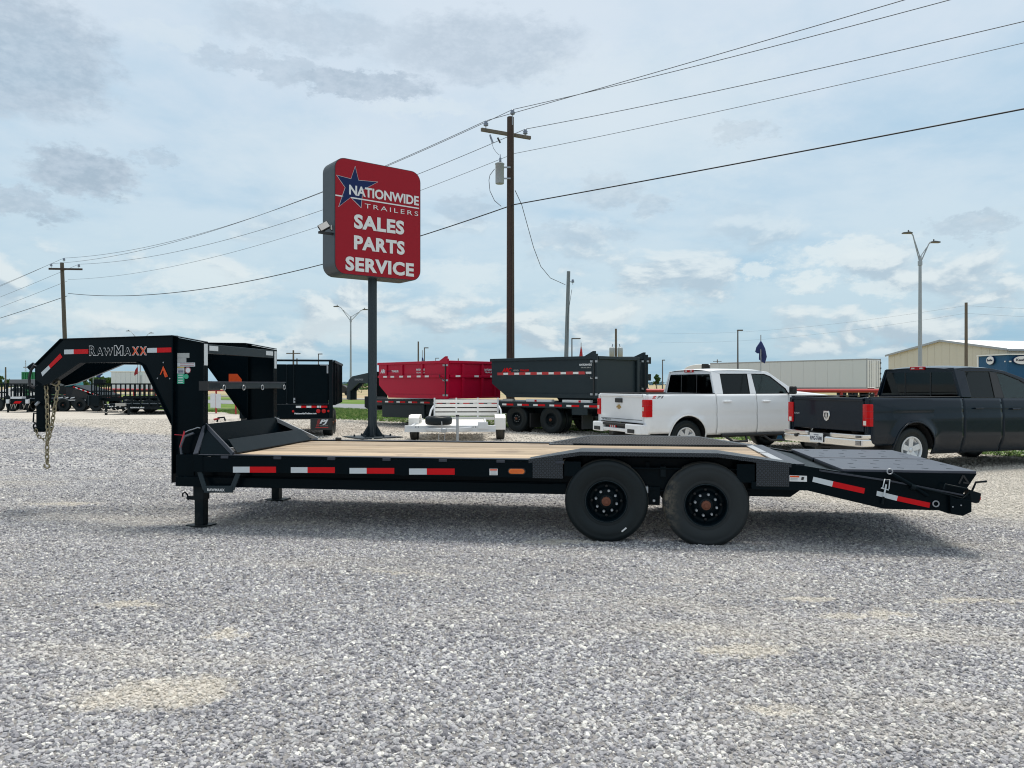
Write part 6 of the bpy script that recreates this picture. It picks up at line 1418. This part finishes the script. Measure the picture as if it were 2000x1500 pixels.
ro = [tp(*q) for q in ((1336, 722), (1342, 716.5), (1350, 713.5), (1358, 712), (1368, 711.3), (1371, 711.5))]; xb = ro[-1][0]
MB().xz([(ro[0][0] - .1, 1.2)] + ro + [(xb, 1.2)], .15, 2.35).build('roof_fairing', M['white_m'], tk, bevel=.08); MB().xz([(ro[0][0] - 1.3, .6), (ro[0][0] - 1.3, 1.9), (ro[0][0] - .11, 2.1), (ro[0][0] - .11, .6)], .3, 2.2).build('bonnet', M['white_m'], tk, bevel=.1)
MB().box(xb, xb + .5, .25, 1.0, 2.2, ro[-1][1] + .05).build('air_stack', M['plastic'], tk, bevel=.03); MB().box(xb + .1, xb + .8, 1.2, 2.1, 2.2, ro[-1][1] - .05).build('reefer_unit', M['galv'], tk, bevel=.05)
MB().box(ro[0][0] - 1.2, xb + 1.5, .6, 1.9, .6, 1.0).build('chassis', M['plastic'], tk)
for s in (ro[0][0] - .7, xb + .6): 
    for w0, o_ in ((.2, -1), (2.3, 1)): wheel(tk, (s, w0, .5), .5, .28, out=o_, detail=False, lugs=0)

# ------------------------------------------------------------------ warehouse with blue front
EH = 6.0
wA = Vector((W(1735, 123), 123, 0)); wB = Vector((W(1967, 100.7), 100.7, 0)); gd = (wB - wA); gl = gd.length; gu = gd.normalized(); su = Vector((-gu.y, gu.x, 0)); su = su if su.x > 0 else -su
bl = thing('warehouse', 'tan metal warehouse with white roof and peaked end wall', 'building', wA); rz_ = 7.75
gq = gu * gl; NP = 16
for i in range(NP):
    s0, s1 = i / NP, (i + 1) / NP; zf = lambda s: EH + (rz_ - EH) * (1 - abs(2 * s - 1))
    e = .03
    MB().ext([gq * s0 + gu * e, gq * s1 - gu * .0, gq * s1 + Vector((0, 0, zf(s1))), gq * s0 + gu * e + Vector((0, 0, zf(s0)))], su * .1).build('wall_panel', M['tan_wall'], bl)
SLn = 60
MB().ext([gq + su * .1, gq + su * SLn, gq + su * SLn + Vector((0, 0, EH)), gq + su * .1 + Vector((0, 0, EH))], gu * -.1).build('side_wall', M['tan_wall'], bl)
mid = gq * .5 + Vector((0, 0, rz_ + .05))
for e0 in (Vector((0, 0, 0)) - gu * .3, gq + gu * .3):
    ez = Vector((0, 0, EH + .0)); MB().ext([e0 + ez - su * .3, mid - su * .3, mid + su * SLn, e0 + ez + su * SLn], (0, 0, .12)).build('roof', M['roof_w'], bl)
    MB().bar(e0 + ez - su * .34 + Vector((0, 0, .02)), mid - su * .34 + Vector((0, 0, .02)), .08, .28).build('roof_trim', M['galv'], bl)
MB().bar(gq + gu * .36 - su * .2 + Vector((0, 0, EH - .05)), gq + gu * .36 + su * SLn + Vector((0, 0, EH - .05)), .18, .22).build('gutter', M['galv'], bl)
bA, bB = Vector((W(1911, 101), 101, 0)), Vector((W(1967, 95), 95, 0)); bf = thing('blue_shop_front', 'blue parapet building with two white oval signs at the right edge', 'building', bA)
d = bB - bA; u_ = d.normalized(); v_ = Vector((-u_.y, u_.x, 0)); v_ = v_ if v_.x > 0 else -v_; zA, zB = Z(696, 101), Z(693, 95)
MB().ext([Vector(), d, d + Vector((0, 0, zB)), Vector((0, 0, zA))], v_ * .3).build('wall', M['blue_wall'], bf); MB().ext([d + v_ * .31, d + v_ * 30, d + v_ * 30 + Vector((0, 0, zB - .1)), d + v_ * .31 + Vector((0, 0, zB))], -u_ * .3).build('wall', M['blue_wall'], bf)
MB().bar(Vector((0, 0, zA + .06)) - u_ * .1, d + Vector((0, 0, zB + .06)) + u_ * .1, .4, .14).build('coping', M['roof_w'], bf); MB().bar(d + Vector((0, 0, zB + .06)) + u_ * .1 + v_ * .2, d + v_ * 30 + Vector((0, 0, zB - .04)), .4, .14).build('coping', M['roof_w'], bf); MB().bar(-u_ * .08, -u_ * .08 + Vector((0, 0, zA)), .12, .3, (0, 1, 0)).build('corner_trim', M['roof_w'], bf)
def oval(px, py, Y, rx, rz2, right, label):
    c = P(px, py, Y); right = Vector(right).normalized(); n = right.cross(Vector((0, 0, 1))); t = thing('oval_sign', label, 'sign', c)
    for k, mt, off_ in ((1.12, 'sign_blue', .10), (1.0, 'plate_w', .16)):
        pts = [right * (rx * k * math.cos(2 * math.pi * i / 32)) + Vector((0, 0, rz2 * k * math.sin(2 * math.pi * i / 32))) + n * off_ for i in range(32)]; MB().ext(pts, n * .06).build('sign_plate' if k == 1.0 else 'sign_border', M[mt], t)
    text('lettering', 'KeeSee', M['ink'], t, -right * rx * .74 + n * .22 + Vector((0, 0, -rz2 * .22)), right, (0, 0, 1), rx * 1.48, rz2 * .6, .01, .02, .03)
    return t
fc = Frame(bA.x, bA.y, math.degrees(math.atan2(u_.y, u_.x)))
def onface(px, O, u): # depth of the ray at px on the vertical face through O along u
    k = (px - 1000) / F_PX; return O + u * ((k * O.y - O.x) / (u.x - k * u.y))
q1 = onface(1936.5, bA - v_ * .05, u_); q2 = onface(1994, bB + u_ * .05, v_)
oval(1936.5, 704, q1.y, .62 / max(.12, abs(u_.x * 1 - (936.5 / 1500) * u_.y)) * .75, .52, u_, 'white oval sign on the left face of the blue front'); oval(1995, 703.5, q2.y, 1.05, .50, v_, 'white oval sign cut by the right edge of the photo')
dd_ = MB()
for px in (1962, 1972): pass
for px in (1963, 1972):
    q = onface(px, (bA if px < 1966 else bB), (u_ if px < 1966 else v_)); qq = Vector((q.x, q.y, Z(706, q.y))) - bA; MB().box(qq.x - .12, qq.x + .12, qq.y - .15, qq.y - .02, qq.z - .08, qq.z + .08).build('wall_light', M['plate_w'], bf)

# ------------------------------------------------------------------ left background
gb = thing('metal_building', 'low pale grey building seen under the gooseneck neck', 'building', (W(217, 150), 150, 0)); gw = W(312, 150) - W(217, 150); zt_ = Z(725.5, 150)
for i in range(10): MB().box(i * gw / 10 + .02, (i + 1) * gw / 10 - .02, 0, .1, 0, zt_ - .1).build('wall_panel', M['grey_wall'], gb)
MB().box(0, gw, .05, 12, 0, zt_ - .15).build('wall', M['grey_wall'], gb); MB().box(-.2, gw + .2, -.1, 12.2, zt_ - .1, zt_ + .08).build('roof', M['roof_w'], gb)

m, h, b = newmat('tree_foliage'); rnd = h.n('ShaderNodeNewGeometry'); n_ = h.noise(rnd.outputs['Position'], .8, 4, .6)
h.nt.links.new(h.ramp(n_, [(.25, (.020, .050, .014)), (.5, (.045, .095, .022)), (.8, (.10, .16, .045))]), b.inputs['Base Color']); b.inputs['Roughness'].default_value = .85; b.inputs['Specular IOR Level'].default_value = .15; M['leaf'] = m
def tree(px, Y, top, wpx, label, seed, n=1400, trunk=.25, leaf=None, lo=.22, group=None, narrow=1.0):
    rr = random.Random(seed); X = W(px, Y); t = thing('tree', label, 'tree', (X, Y, 0), 0, group); Hh = Z(top, Y); wd = wpx / F_PX * Y / 2; lf = leaf or wd * .11
    MB().tube([(0, 0, -.1), (rr.uniform(-.1, .1) * wd, 0, Hh * .4), (rr.uniform(-.1, .1) * wd, 0, Hh * .8)], .035 * Hh * .5 + .04, 7, r1=.02 * Hh * .3 + .01).build('trunk', M['pole_wood_g'], t)
    for i in range(4): a = rr.uniform(0, 6.28); MB().tube([(0, 0, Hh * (.25 + .1 * i)), (math.cos(a) * wd * .6, math.sin(a) * wd * .6, Hh * (.5 + .1 * i))], .02 * Hh * .4 + .01, 5, r1=.01).build('limb', M['pole_wood_g'], t)
    blobs = [(rr.uniform(-.55, .55) * wd, rr.uniform(-.55, .55) * wd, Hh * rr.uniform(lo + .22, .84), rr.uniform(.35, .55) * min(wd, Hh * .42)) for _ in range(9)] + [(0, 0, Hh - .42 * min(wd, Hh * .5), .42 * min(wd, Hh * .5))]
    cr = MB()
    for _ in range(n):
        bx, by, bz, br_ = rr.choice(blobs); d = Vector((rr.gauss(0, 1), rr.gauss(0, 1), rr.gauss(0, 1))).normalized() * br_ * rr.uniform(.55, 1.12)
        c = Vector((bx, by, max(Hh * lo * .6, bz + d.z * .85))) + Vector((d.x, d.y, 0)); u1 = Vector((rr.gauss(0, 1), rr.gauss(0, 1), rr.gauss(0, 1))).normalized(); u2 = u1.orthogonal().normalized(); s_ = lf * rr.uniform(.6, 1.4)
        cr.add([c - u1 * s_, c + u2 * s_ * .6, c + u1 * s_, c - u2 * s_ * .6], [[0, 1, 2, 3]])
    cr.build('crown', M['leaf'], t, one=True, fix=False); return t
tree(1283, 110, 731, 14, 'small round green tree right of the dark containers', 3, 1500, leaf=.12, lo=.25)
for i, (px, top, w_, sd_) in enumerate(((152, 738, 22, 11), (166, 734, 26, 12), (184, 736, 24, 13), (200, 735, 26, 14), (213, 737, 20, 15))):
    tree(px, 330 + i * 6, top, w_, ['leftmost low tree in the far clump under the gooseneck neck', 'tallest rounded tree in the far clump under the gooseneck neck', 'tree behind the blue flag in the far clump', 'tree right of the blue flag in the far clump', 'rightmost tree of the far clump beside the grey building'][i], sd_, 1500, leaf=.34, lo=.05, group='clump of trees seen under the gooseneck neck')
for i, (px, top, w_, sd_) in enumerate(((-6, 733, 24, 21), (13, 741, 22, 22), (34, 745, 26, 23))): tree(px, 300 + 5 * i, top, w_, ['tree cut by the left edge of the photo', 'low tree beside the left edge pole', 'low bushy tree behind the grey dump trailer at left'][i], sd_, 1200, leaf=.32, lo=.05, group='trees at the left edge')
tree(661.5, 150, 738, 7, 'narrow dark tree right of the black dump trailer', 31, 700, leaf=.14, lo=.15)
# far woods along the horizon
def woods(name, x0, x1, Y, zlo, zhi, seed, label, n=2600, ls=1.1, mat='leaf'):
    rr = random.Random(seed); mb = MB()
    for _ in range(n):
        x = rr.uniform(x0, x1); hh = zlo + (zhi - zlo) * (.5 + .5 * noise.noise(Vector((x * .012, seed, 0)))) * (.7 + .3 * noise.noise(Vector((x * .08, seed, 3)))); c = Vector((x, Y + rr.uniform(-8, 8), rr.uniform(0, 1) ** .7 * hh))
        u1 = Vector((rr.gauss(0, 1), rr.gauss(0, .4), rr.gauss(0, 1))).normalized(); u2 = u1.orthogonal().normalized(); s_ = ls * rr.uniform(.6, 1.5); mb.add([c - u1 * s_, c + u2 * s_, c + u1 * s_, c - u2 * s_], [[0, 1, 2, 3]])
    o = mb.build(name, M[mat], one=True, fix=False); o['kind'] = 'stuff'; o['label'] = label; return o
M['hazy'] = pm('distant_blue_green_woods', (.09, .16, .20), .9, spec=.1)  # distance haze is put into this bluish colour
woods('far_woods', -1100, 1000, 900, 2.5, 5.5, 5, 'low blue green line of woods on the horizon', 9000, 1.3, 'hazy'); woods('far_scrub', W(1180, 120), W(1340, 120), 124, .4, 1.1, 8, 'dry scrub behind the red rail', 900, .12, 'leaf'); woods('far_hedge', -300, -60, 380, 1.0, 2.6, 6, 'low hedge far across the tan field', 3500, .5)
woods('far_scrub', W(560, 200), W(980, 200), 200, .3, 1.3, 9, 'low scrub at the far side of the tan field', 2500, .2)
car = thing('parked_car', 'far dark car beside the edge of the black dump trailer', 'car', (W(661, 100), 100, 0)); MB().xz([(-2.1, .35), (-2.1, .85), (-1.2, .95), (-.6, 1.4), (.7, 1.42), (1.4, .98), (2.1, .88), (2.1, .35)], -.85, .85).build('body', M['plastic'], car, bevel=.08)
for s in (-1.3, 1.3): wheel(car, (s, -.88, .33), .33, .2, detail=False, lugs=0)

# generic small trailers at the left
def bars(t, x0, x1, w, z0, z1, step, r=.025, mat='black2', ax='x'):
    n = max(1, round((x1 - x0) / step))
    for i in range(n + 1):
        x = x0 + (x1 - x0) * i / n
        if ax == 'x': MB().box(x - r, x + r, w - r, w + r, z0, z1).build('upright', M[mat], t)
        else: MB().box(w - r, w + r, x - r, x + r, z0, z1).build('upright', M[mat], t)
def mesh_trailer(fr, label, L, Wd, z0, z1, step, wheels=2, R=.36, grp='open trailers parked at the left'):
    t = fthing('utility_trailer', label, 'trailer', fr, grp)
    for w in (0, Wd):
        for z in (z0, (z0 + z1) / 2, z1): MB().box(0, L, w - .03, w + .03, z - .035, z + .035).build('side_bar', M['black2'], t)
        bars(t, 0, L, w, z0, z1, step)
    for x in (0, L):
        MB().box(x - .03, x + .03, 0, Wd, z1 - .035, z1 + .035).build('end_bar', M['black2'], t); bars(t, .3, Wd - .3, x, z0, z1, .45, ax='y')
    MB().box(0, L, .0, Wd, z0 - .12, z0 - .03).build('deck', M['black2'], t)
    for i in range(wheels):
        for w, o_ in ((-.22, -1), (Wd + .22, 1)): wheel(t, (L * .55 + i * .85, w, R), R, .22, out=o_, detail=False, lugs=0)
    for w in (-.24, Wd + .02): MB().box(L * .55 - .45, L * .55 + .85 * (wheels - 1) + .45, w, w + .22, R * 2 + .02, R * 2 + .06).build('fender', M['black2'], t)
    return t
def gfr(px, Y, deg): return Frame(W(px, Y), Y, deg)
f1 = gfr(179, 40.5, 0); m1 = mesh_trailer(f1, 'black landscape trailer with tall barred sides under the gooseneck neck', 4.1, 2.0, Z(778, 40.5), Z(750, 40.5), .25)
MB().box(.0, .62, -.45, -.05, Z(793, 40), Z(772, 40)).build('tool_box', M['black2'], m1, bevel=.02); MB().box(.2, .7, -.2, .1, Z(749, 40), Z(741, 40)).build('winch_box', M['black2'], m1, bevel=.02)
MB().box(.1, .14, -.5, -.46, Z(793, 40), Z(772, 40)).build('box_trim', M['dgrey'], m1)
f2 = gfr(205, 37.6, 0); m2_ = fthing('utility_trailer', 'low black trailer with white lettering on its front beam, nearest under the neck', 'trailer', f2, 'open trailers parked at the left')
MB().box(0, 3.0, 0, .12, .26, .40).build('front_beam', M['black2'], m2_); MB().box(0, 3.0, .12, 4.2, .42, .52).build('deck', M['black2'], m2_); 
for z in (.62, .86): MB().box(.9, 3.0, 0, .06, z, z + .06).build('side_bar', M['black2'], m2_)
bars(m2_, .9, 3.0, .03, .41, .90, .42); MB().box(.55, 1.05, -.1, .0, .42, .56).build('battery_box', M['concrete'], m2_)
text('lettering', 'PJTRAILERS', M['plate_w'], m2_, (1.25, -.0, .30), (1, 0, 0), (0, 0, 1), .68, .075, .004, .004, .05)
for i, (x, z) in enumerate(((.0, .46), (.08, .38), (.15, .47), (.22, .37), (.34, .38), (.50, .38), (.72, .36), (.98, .30))): MB().box(x, x + .07, -.03, -.002, z, z + .05).build('light_lens', M['plate_w'], m2_)
for x in (.25, 1.35): MB().box(x, x + .09, -.5, -.4, 0, .5).build('jack_leg', M['black2'], m2_)
MB().tube([(.10, -.5, .32), (.35, -.55, .10), (.6, -.5, .34)], .018, 5).build('safety_chain', M['concrete'], m2_); MB().tube([(.75, -.5, .32), (1.05, -.55, .08), (1.35, -.5, .30)], .018, 5).build('safety_chain', M['concrete'], m2_)
for i in range(2):
    for w in (-.05, 3.05): wheel(m2_, (w, 2.0 + i * .8, .35), .35, .2, out=-1 if w < 0 else 1, ax=(1, 0, 0), detail=False, lugs=0)
f3 = gfr(100, 42, 0); m3 = fthing('tilt_trailer', 'black deck trailer with striped raised ramp beneath the small teal cab', 'trailer', f3, 'open trailers parked at the left')
MB().box(.2, 2.4, 0, 2.0, .50, .66).build('deck', M['black2'], m3); MB().box(.25, 1.9, -.02, -.005, .60, .64).build('reflective_strip', M['white_m'], m3)
MB().ext([(1.05, 0, 1.38), (1.20, 0, 1.44), (2.75, 0, .90), (2.75, 0, .76)], (0, 2.0, 0)).build('ramp', M['black2'], m3)
for i in range(6):
    a_ = Vector((1.2 + i * .25, -.012, 1.35 - i * .088)); MB().bar(a_, a_ + Vector((.125, 0, -.044)), .01, .05).build('reflective_tape', M['red_tape'], m3); MB().bar(a_ + Vector((.125, 0, -.044)), a_ + Vector((.25, 0, -.088)), .01, .05).build('reflective_tape', M['white_m'], m3)
MB().ext([(.9, .2, .67), (2.2, .2, .67), (1.7, .2, 1.1), (1.1, .2, 1.2)], (0, 1.4, 0)).build('hoist', M['plastic'], m3)
for s in (.7, 1.6, 2.5): 
    for w, o_ in ((-.1, -1), (2.1, 1)): wheel(m3, (s, w, .36), .36, .22, out=o_, detail=False, lugs=0)
for x, w_ in ((.35, .30), (.75, .20), (1.05, .24)): MB().ext([(x, -.03, .70), (x + w_, -.03, .74), (x + w_, -.03, .80), (x + .05, -.03, .76)], (0, .02, 0)).build('chrome_part', M['plate_w'], m3)
text('lettering', 'MAX', M['red_pipe'], m3, (1.35, -.005, .52), (1, 0, 0), (0, 0, 1), .32, .09, .004, .004, .05)
tc_ = thing('teal_machine', 'small teal machine cab standing on the deck trailer', 'machine', (W(137, 43.5), 43.5, 0)); MB().xz([(-.35, Z(755, 43.5)), (-.3, Z(742, 43.5)), (.05, Z(741, 43.5)), (.3, Z(746, 43.5)), (.35, Z(755, 43.5))], 0, .8).build('cab', M['teal'], tc_, bevel=.04); MB().bar((-.28, -.03, Z(744, 43.5)), (.0, -.03, Z(752, 43.5)), .05, .05).build('boom', M['plate_w'], tc_); MB().tube([(.25, 0, Z(747, 43.5)), (.27, 0, Z(733, 43.5))], .025, 5).build('mast', M['galv'], tc_); MB().box(-.3, .35, .1, .7, .68, Z(755, 43.5)).build('base', M['plastic'], tc_)
f4 = gfr(13, 40.5, 0); m4 = fthing('utility_trailer', 'small black trailer with red nose badge standing on two jack legs', 'trailer', f4, 'open trailers parked at the left')
z = lambda py: Z(py, 40.5); xx = lambda px: W(px, 40.5) - W(13, 40.5)
MB().box(xx(19), xx(58), -.05, .10, z(789), z(779)).build('front_beam', M['black2'], m4, bevel=.01); MB().ext([(xx(27), -.056, z(788)), (xx(40), -.056, z(788)), (xx(44), -.056, z(783.5)), (xx(31), -.056, z(783.5))], (0, .005, 0)).build('red_badge', M['red_tape'], m4)
MB().box(xx(22), xx(44), -.08, .3, z(778.9), z(775)).build('tongue_tray', M['alu'], m4, bevel=.01); MB().box(xx(16), xx(80), .2, 3.6, z(784), z(779)).build('deck', M['black2'], m4)
for px in (18.5, 56.5): MB().box(xx(px) - .035, xx(px) + .035, -.15, -.08, .0, z(772)).build('jack_leg', M['black2'], m4); MB().box(xx(px) - .08, xx(px) + .08, -.18, -.05, z(788), z(780)).build('jack_bracket', M['alu'], m4, bevel=.01)
for px in (23, 30, 47, 55): MB().tube([(xx(px), -.1, z(789)), (xx(px) + .06, -.12, z(798)), (xx(px) + .14, -.1, z(789))], .018, 5).build('safety_chain', M['concrete'], m4)
for w in (xx(28), xx(38)): MB().box(w, w + .12, -.02, .2, z(800), z(789.5)).build('coupler', M['black2'], m4)
for w in (xx(20), xx(78)): wheel(m4, (w, 1.6, .33), .33, .2, out=-1 if w < .5 else 1, ax=(1, 0, 0), detail=False, lugs=0)
for px in (20, 27): MB().box(xx(px) - .03, xx(px) + .03, .3, .36, z(779), z(755)).build('upright', M['black2'], m4)
f5 = gfr(-22, 42.5, 0); mesh_trailer(f5, 'black barred trailer cut by the left edge of the photo', 1.05, 2.2, Z(783, 42.5), Z(750, 42.5), .19)
# dark grey gooseneck deck and green container behind
f6 = gfr(18, 47, 0); m6 = fthing('flatbed_trailer', 'dark grey raised gooseneck deck far left, beside the green container', 'trailer', f6); x = lambda px: W(px, 47) - W(18, 47); z = lambda py: Z(py, 47)
MB().box(0, x(100), 0, 2.3, z(754), z(741)).build('raised_deck', M['grey'], m6, bevel=.02); MB().xz([(x(29), z(754)), (x(60), z(767)), (x(100), z(771)), (x(100), z(754))], .4, 1.9).build('neck_frame', M['black2'], m6); MB().box(x(32), x(53), -.02, -.001, z(754), z(751.5)).build('deck_slot', M['plastic'], m6)
MB().box(x(60), x(170), .1, 2.2, z(782), z(772)).build('low_deck', M['black2'], m6)
for s in (x(120), x(150)):
    for w, o_ in ((.0, -1), (2.3, 1)): wheel(m6, (s, w, .4), .4, .25, out=o_, detail=False, lugs=0)
MB().box(x(64), x(67), .3, .5, 0, z(772)).build('landing_leg', M['black2'], m6); MB().tube([(x(21), 1, 0), (x(21), 1, z(754))], .06, 8).build('stand', M['black2'], m6)
gcx = thing('green_container', 'green ribbed container behind the grey gooseneck deck', 'container', (W(43, 55), 55, 0)); xg = W(95, 55) - W(43, 55)
MB().box(0, xg, .05, 2.3, Z(742, 55), Z(728, 55)).build('body', M['green_box'], gcx); MB().box(-.04, xg + .04, 0, 2.35, Z(728.5, 55), Z(726.5, 55)).build('top_rail', M['green_box'], gcx)
for i in range(12): MB().box(i * xg / 11 - .04, i * xg / 11 + .04, 0, .05, Z(742, 55), Z(728.6, 55)).build('rib', M['green_box'], gcx)
MB().box(-.05, xg, .1, 2.2, Z(743.5, 55), Z(742, 55)).build('floor', M['green_box'], gcx)
for x_ in (0.0, xg - .2): MB().box(x_, x_ + .2, .3, .5, 0, Z(743.5, 55)).build('stand_leg', M['green_box'], gcx); MB().box(x_, x_ + .2, 1.8, 2.0, 0, Z(743.5, 55)).build('stand_leg', M['green_box'], gcx)
vn = thing('white_van', 'white van partly seen behind the small black trailer', 'van', (W(30, 58), 58, 0)); MB().xz([(-1.2, .4), (-1.2, 1.0), (-.6, 1.15), (-.2, 1.28), (1.6, 1.28), (1.7, .4)], 0, 1.7).build('body', M['white_m'], vn, bevel=.08); MB().xz([(-.45, .95), (-.15, 1.2), (1.4, 1.2), (1.5, .95)], -.01, .0).build('window', M['glass'], vn)
for s in (-.6, 1.1): wheel(vn, (s, -.02, .32), .32, .2, detail=False, lugs=0)
# blue crate glimpsed under the white pickup
bc = thing('blue_crate', 'flat blue crate lying under the front of the white pickup', 'crate', G(1522, 862)); MB().box(-.45, .35, 0, .5, 0, .22).build('crate_body', M['sign_blue'] if False else M['blue_wall'], bc, bevel=.02); MB().box(-.47, .37, -.02, .52, .22, .25).build('crate_rim', M['blue_wall'], bc, bevel=.01)
sc_ = thing('far_white_car', 'white car glimpsed between the semi trailer and the dark pickup', 'car', (W(1722, 90), 90, 0)); MB().xz([(-1.8, .35), (-1.8, .85), (-1.0, .95), (-.5, 1.35), (.7, 1.36), (1.3, .95), (1.8, .85), (1.8, .35)], 0, 1.7).build('body', M['white_m'], sc_, bevel=.08); MB().xz([(-.75, 1.0), (-.42, 1.28), (.62, 1.28), (.95, 1.0)], -.01, 0).build('window', M['glass'], sc_)
for s in (-1.1, 1.1): wheel(sc_, (s, -.02, .33), .33, .2, detail=False, lugs=0)
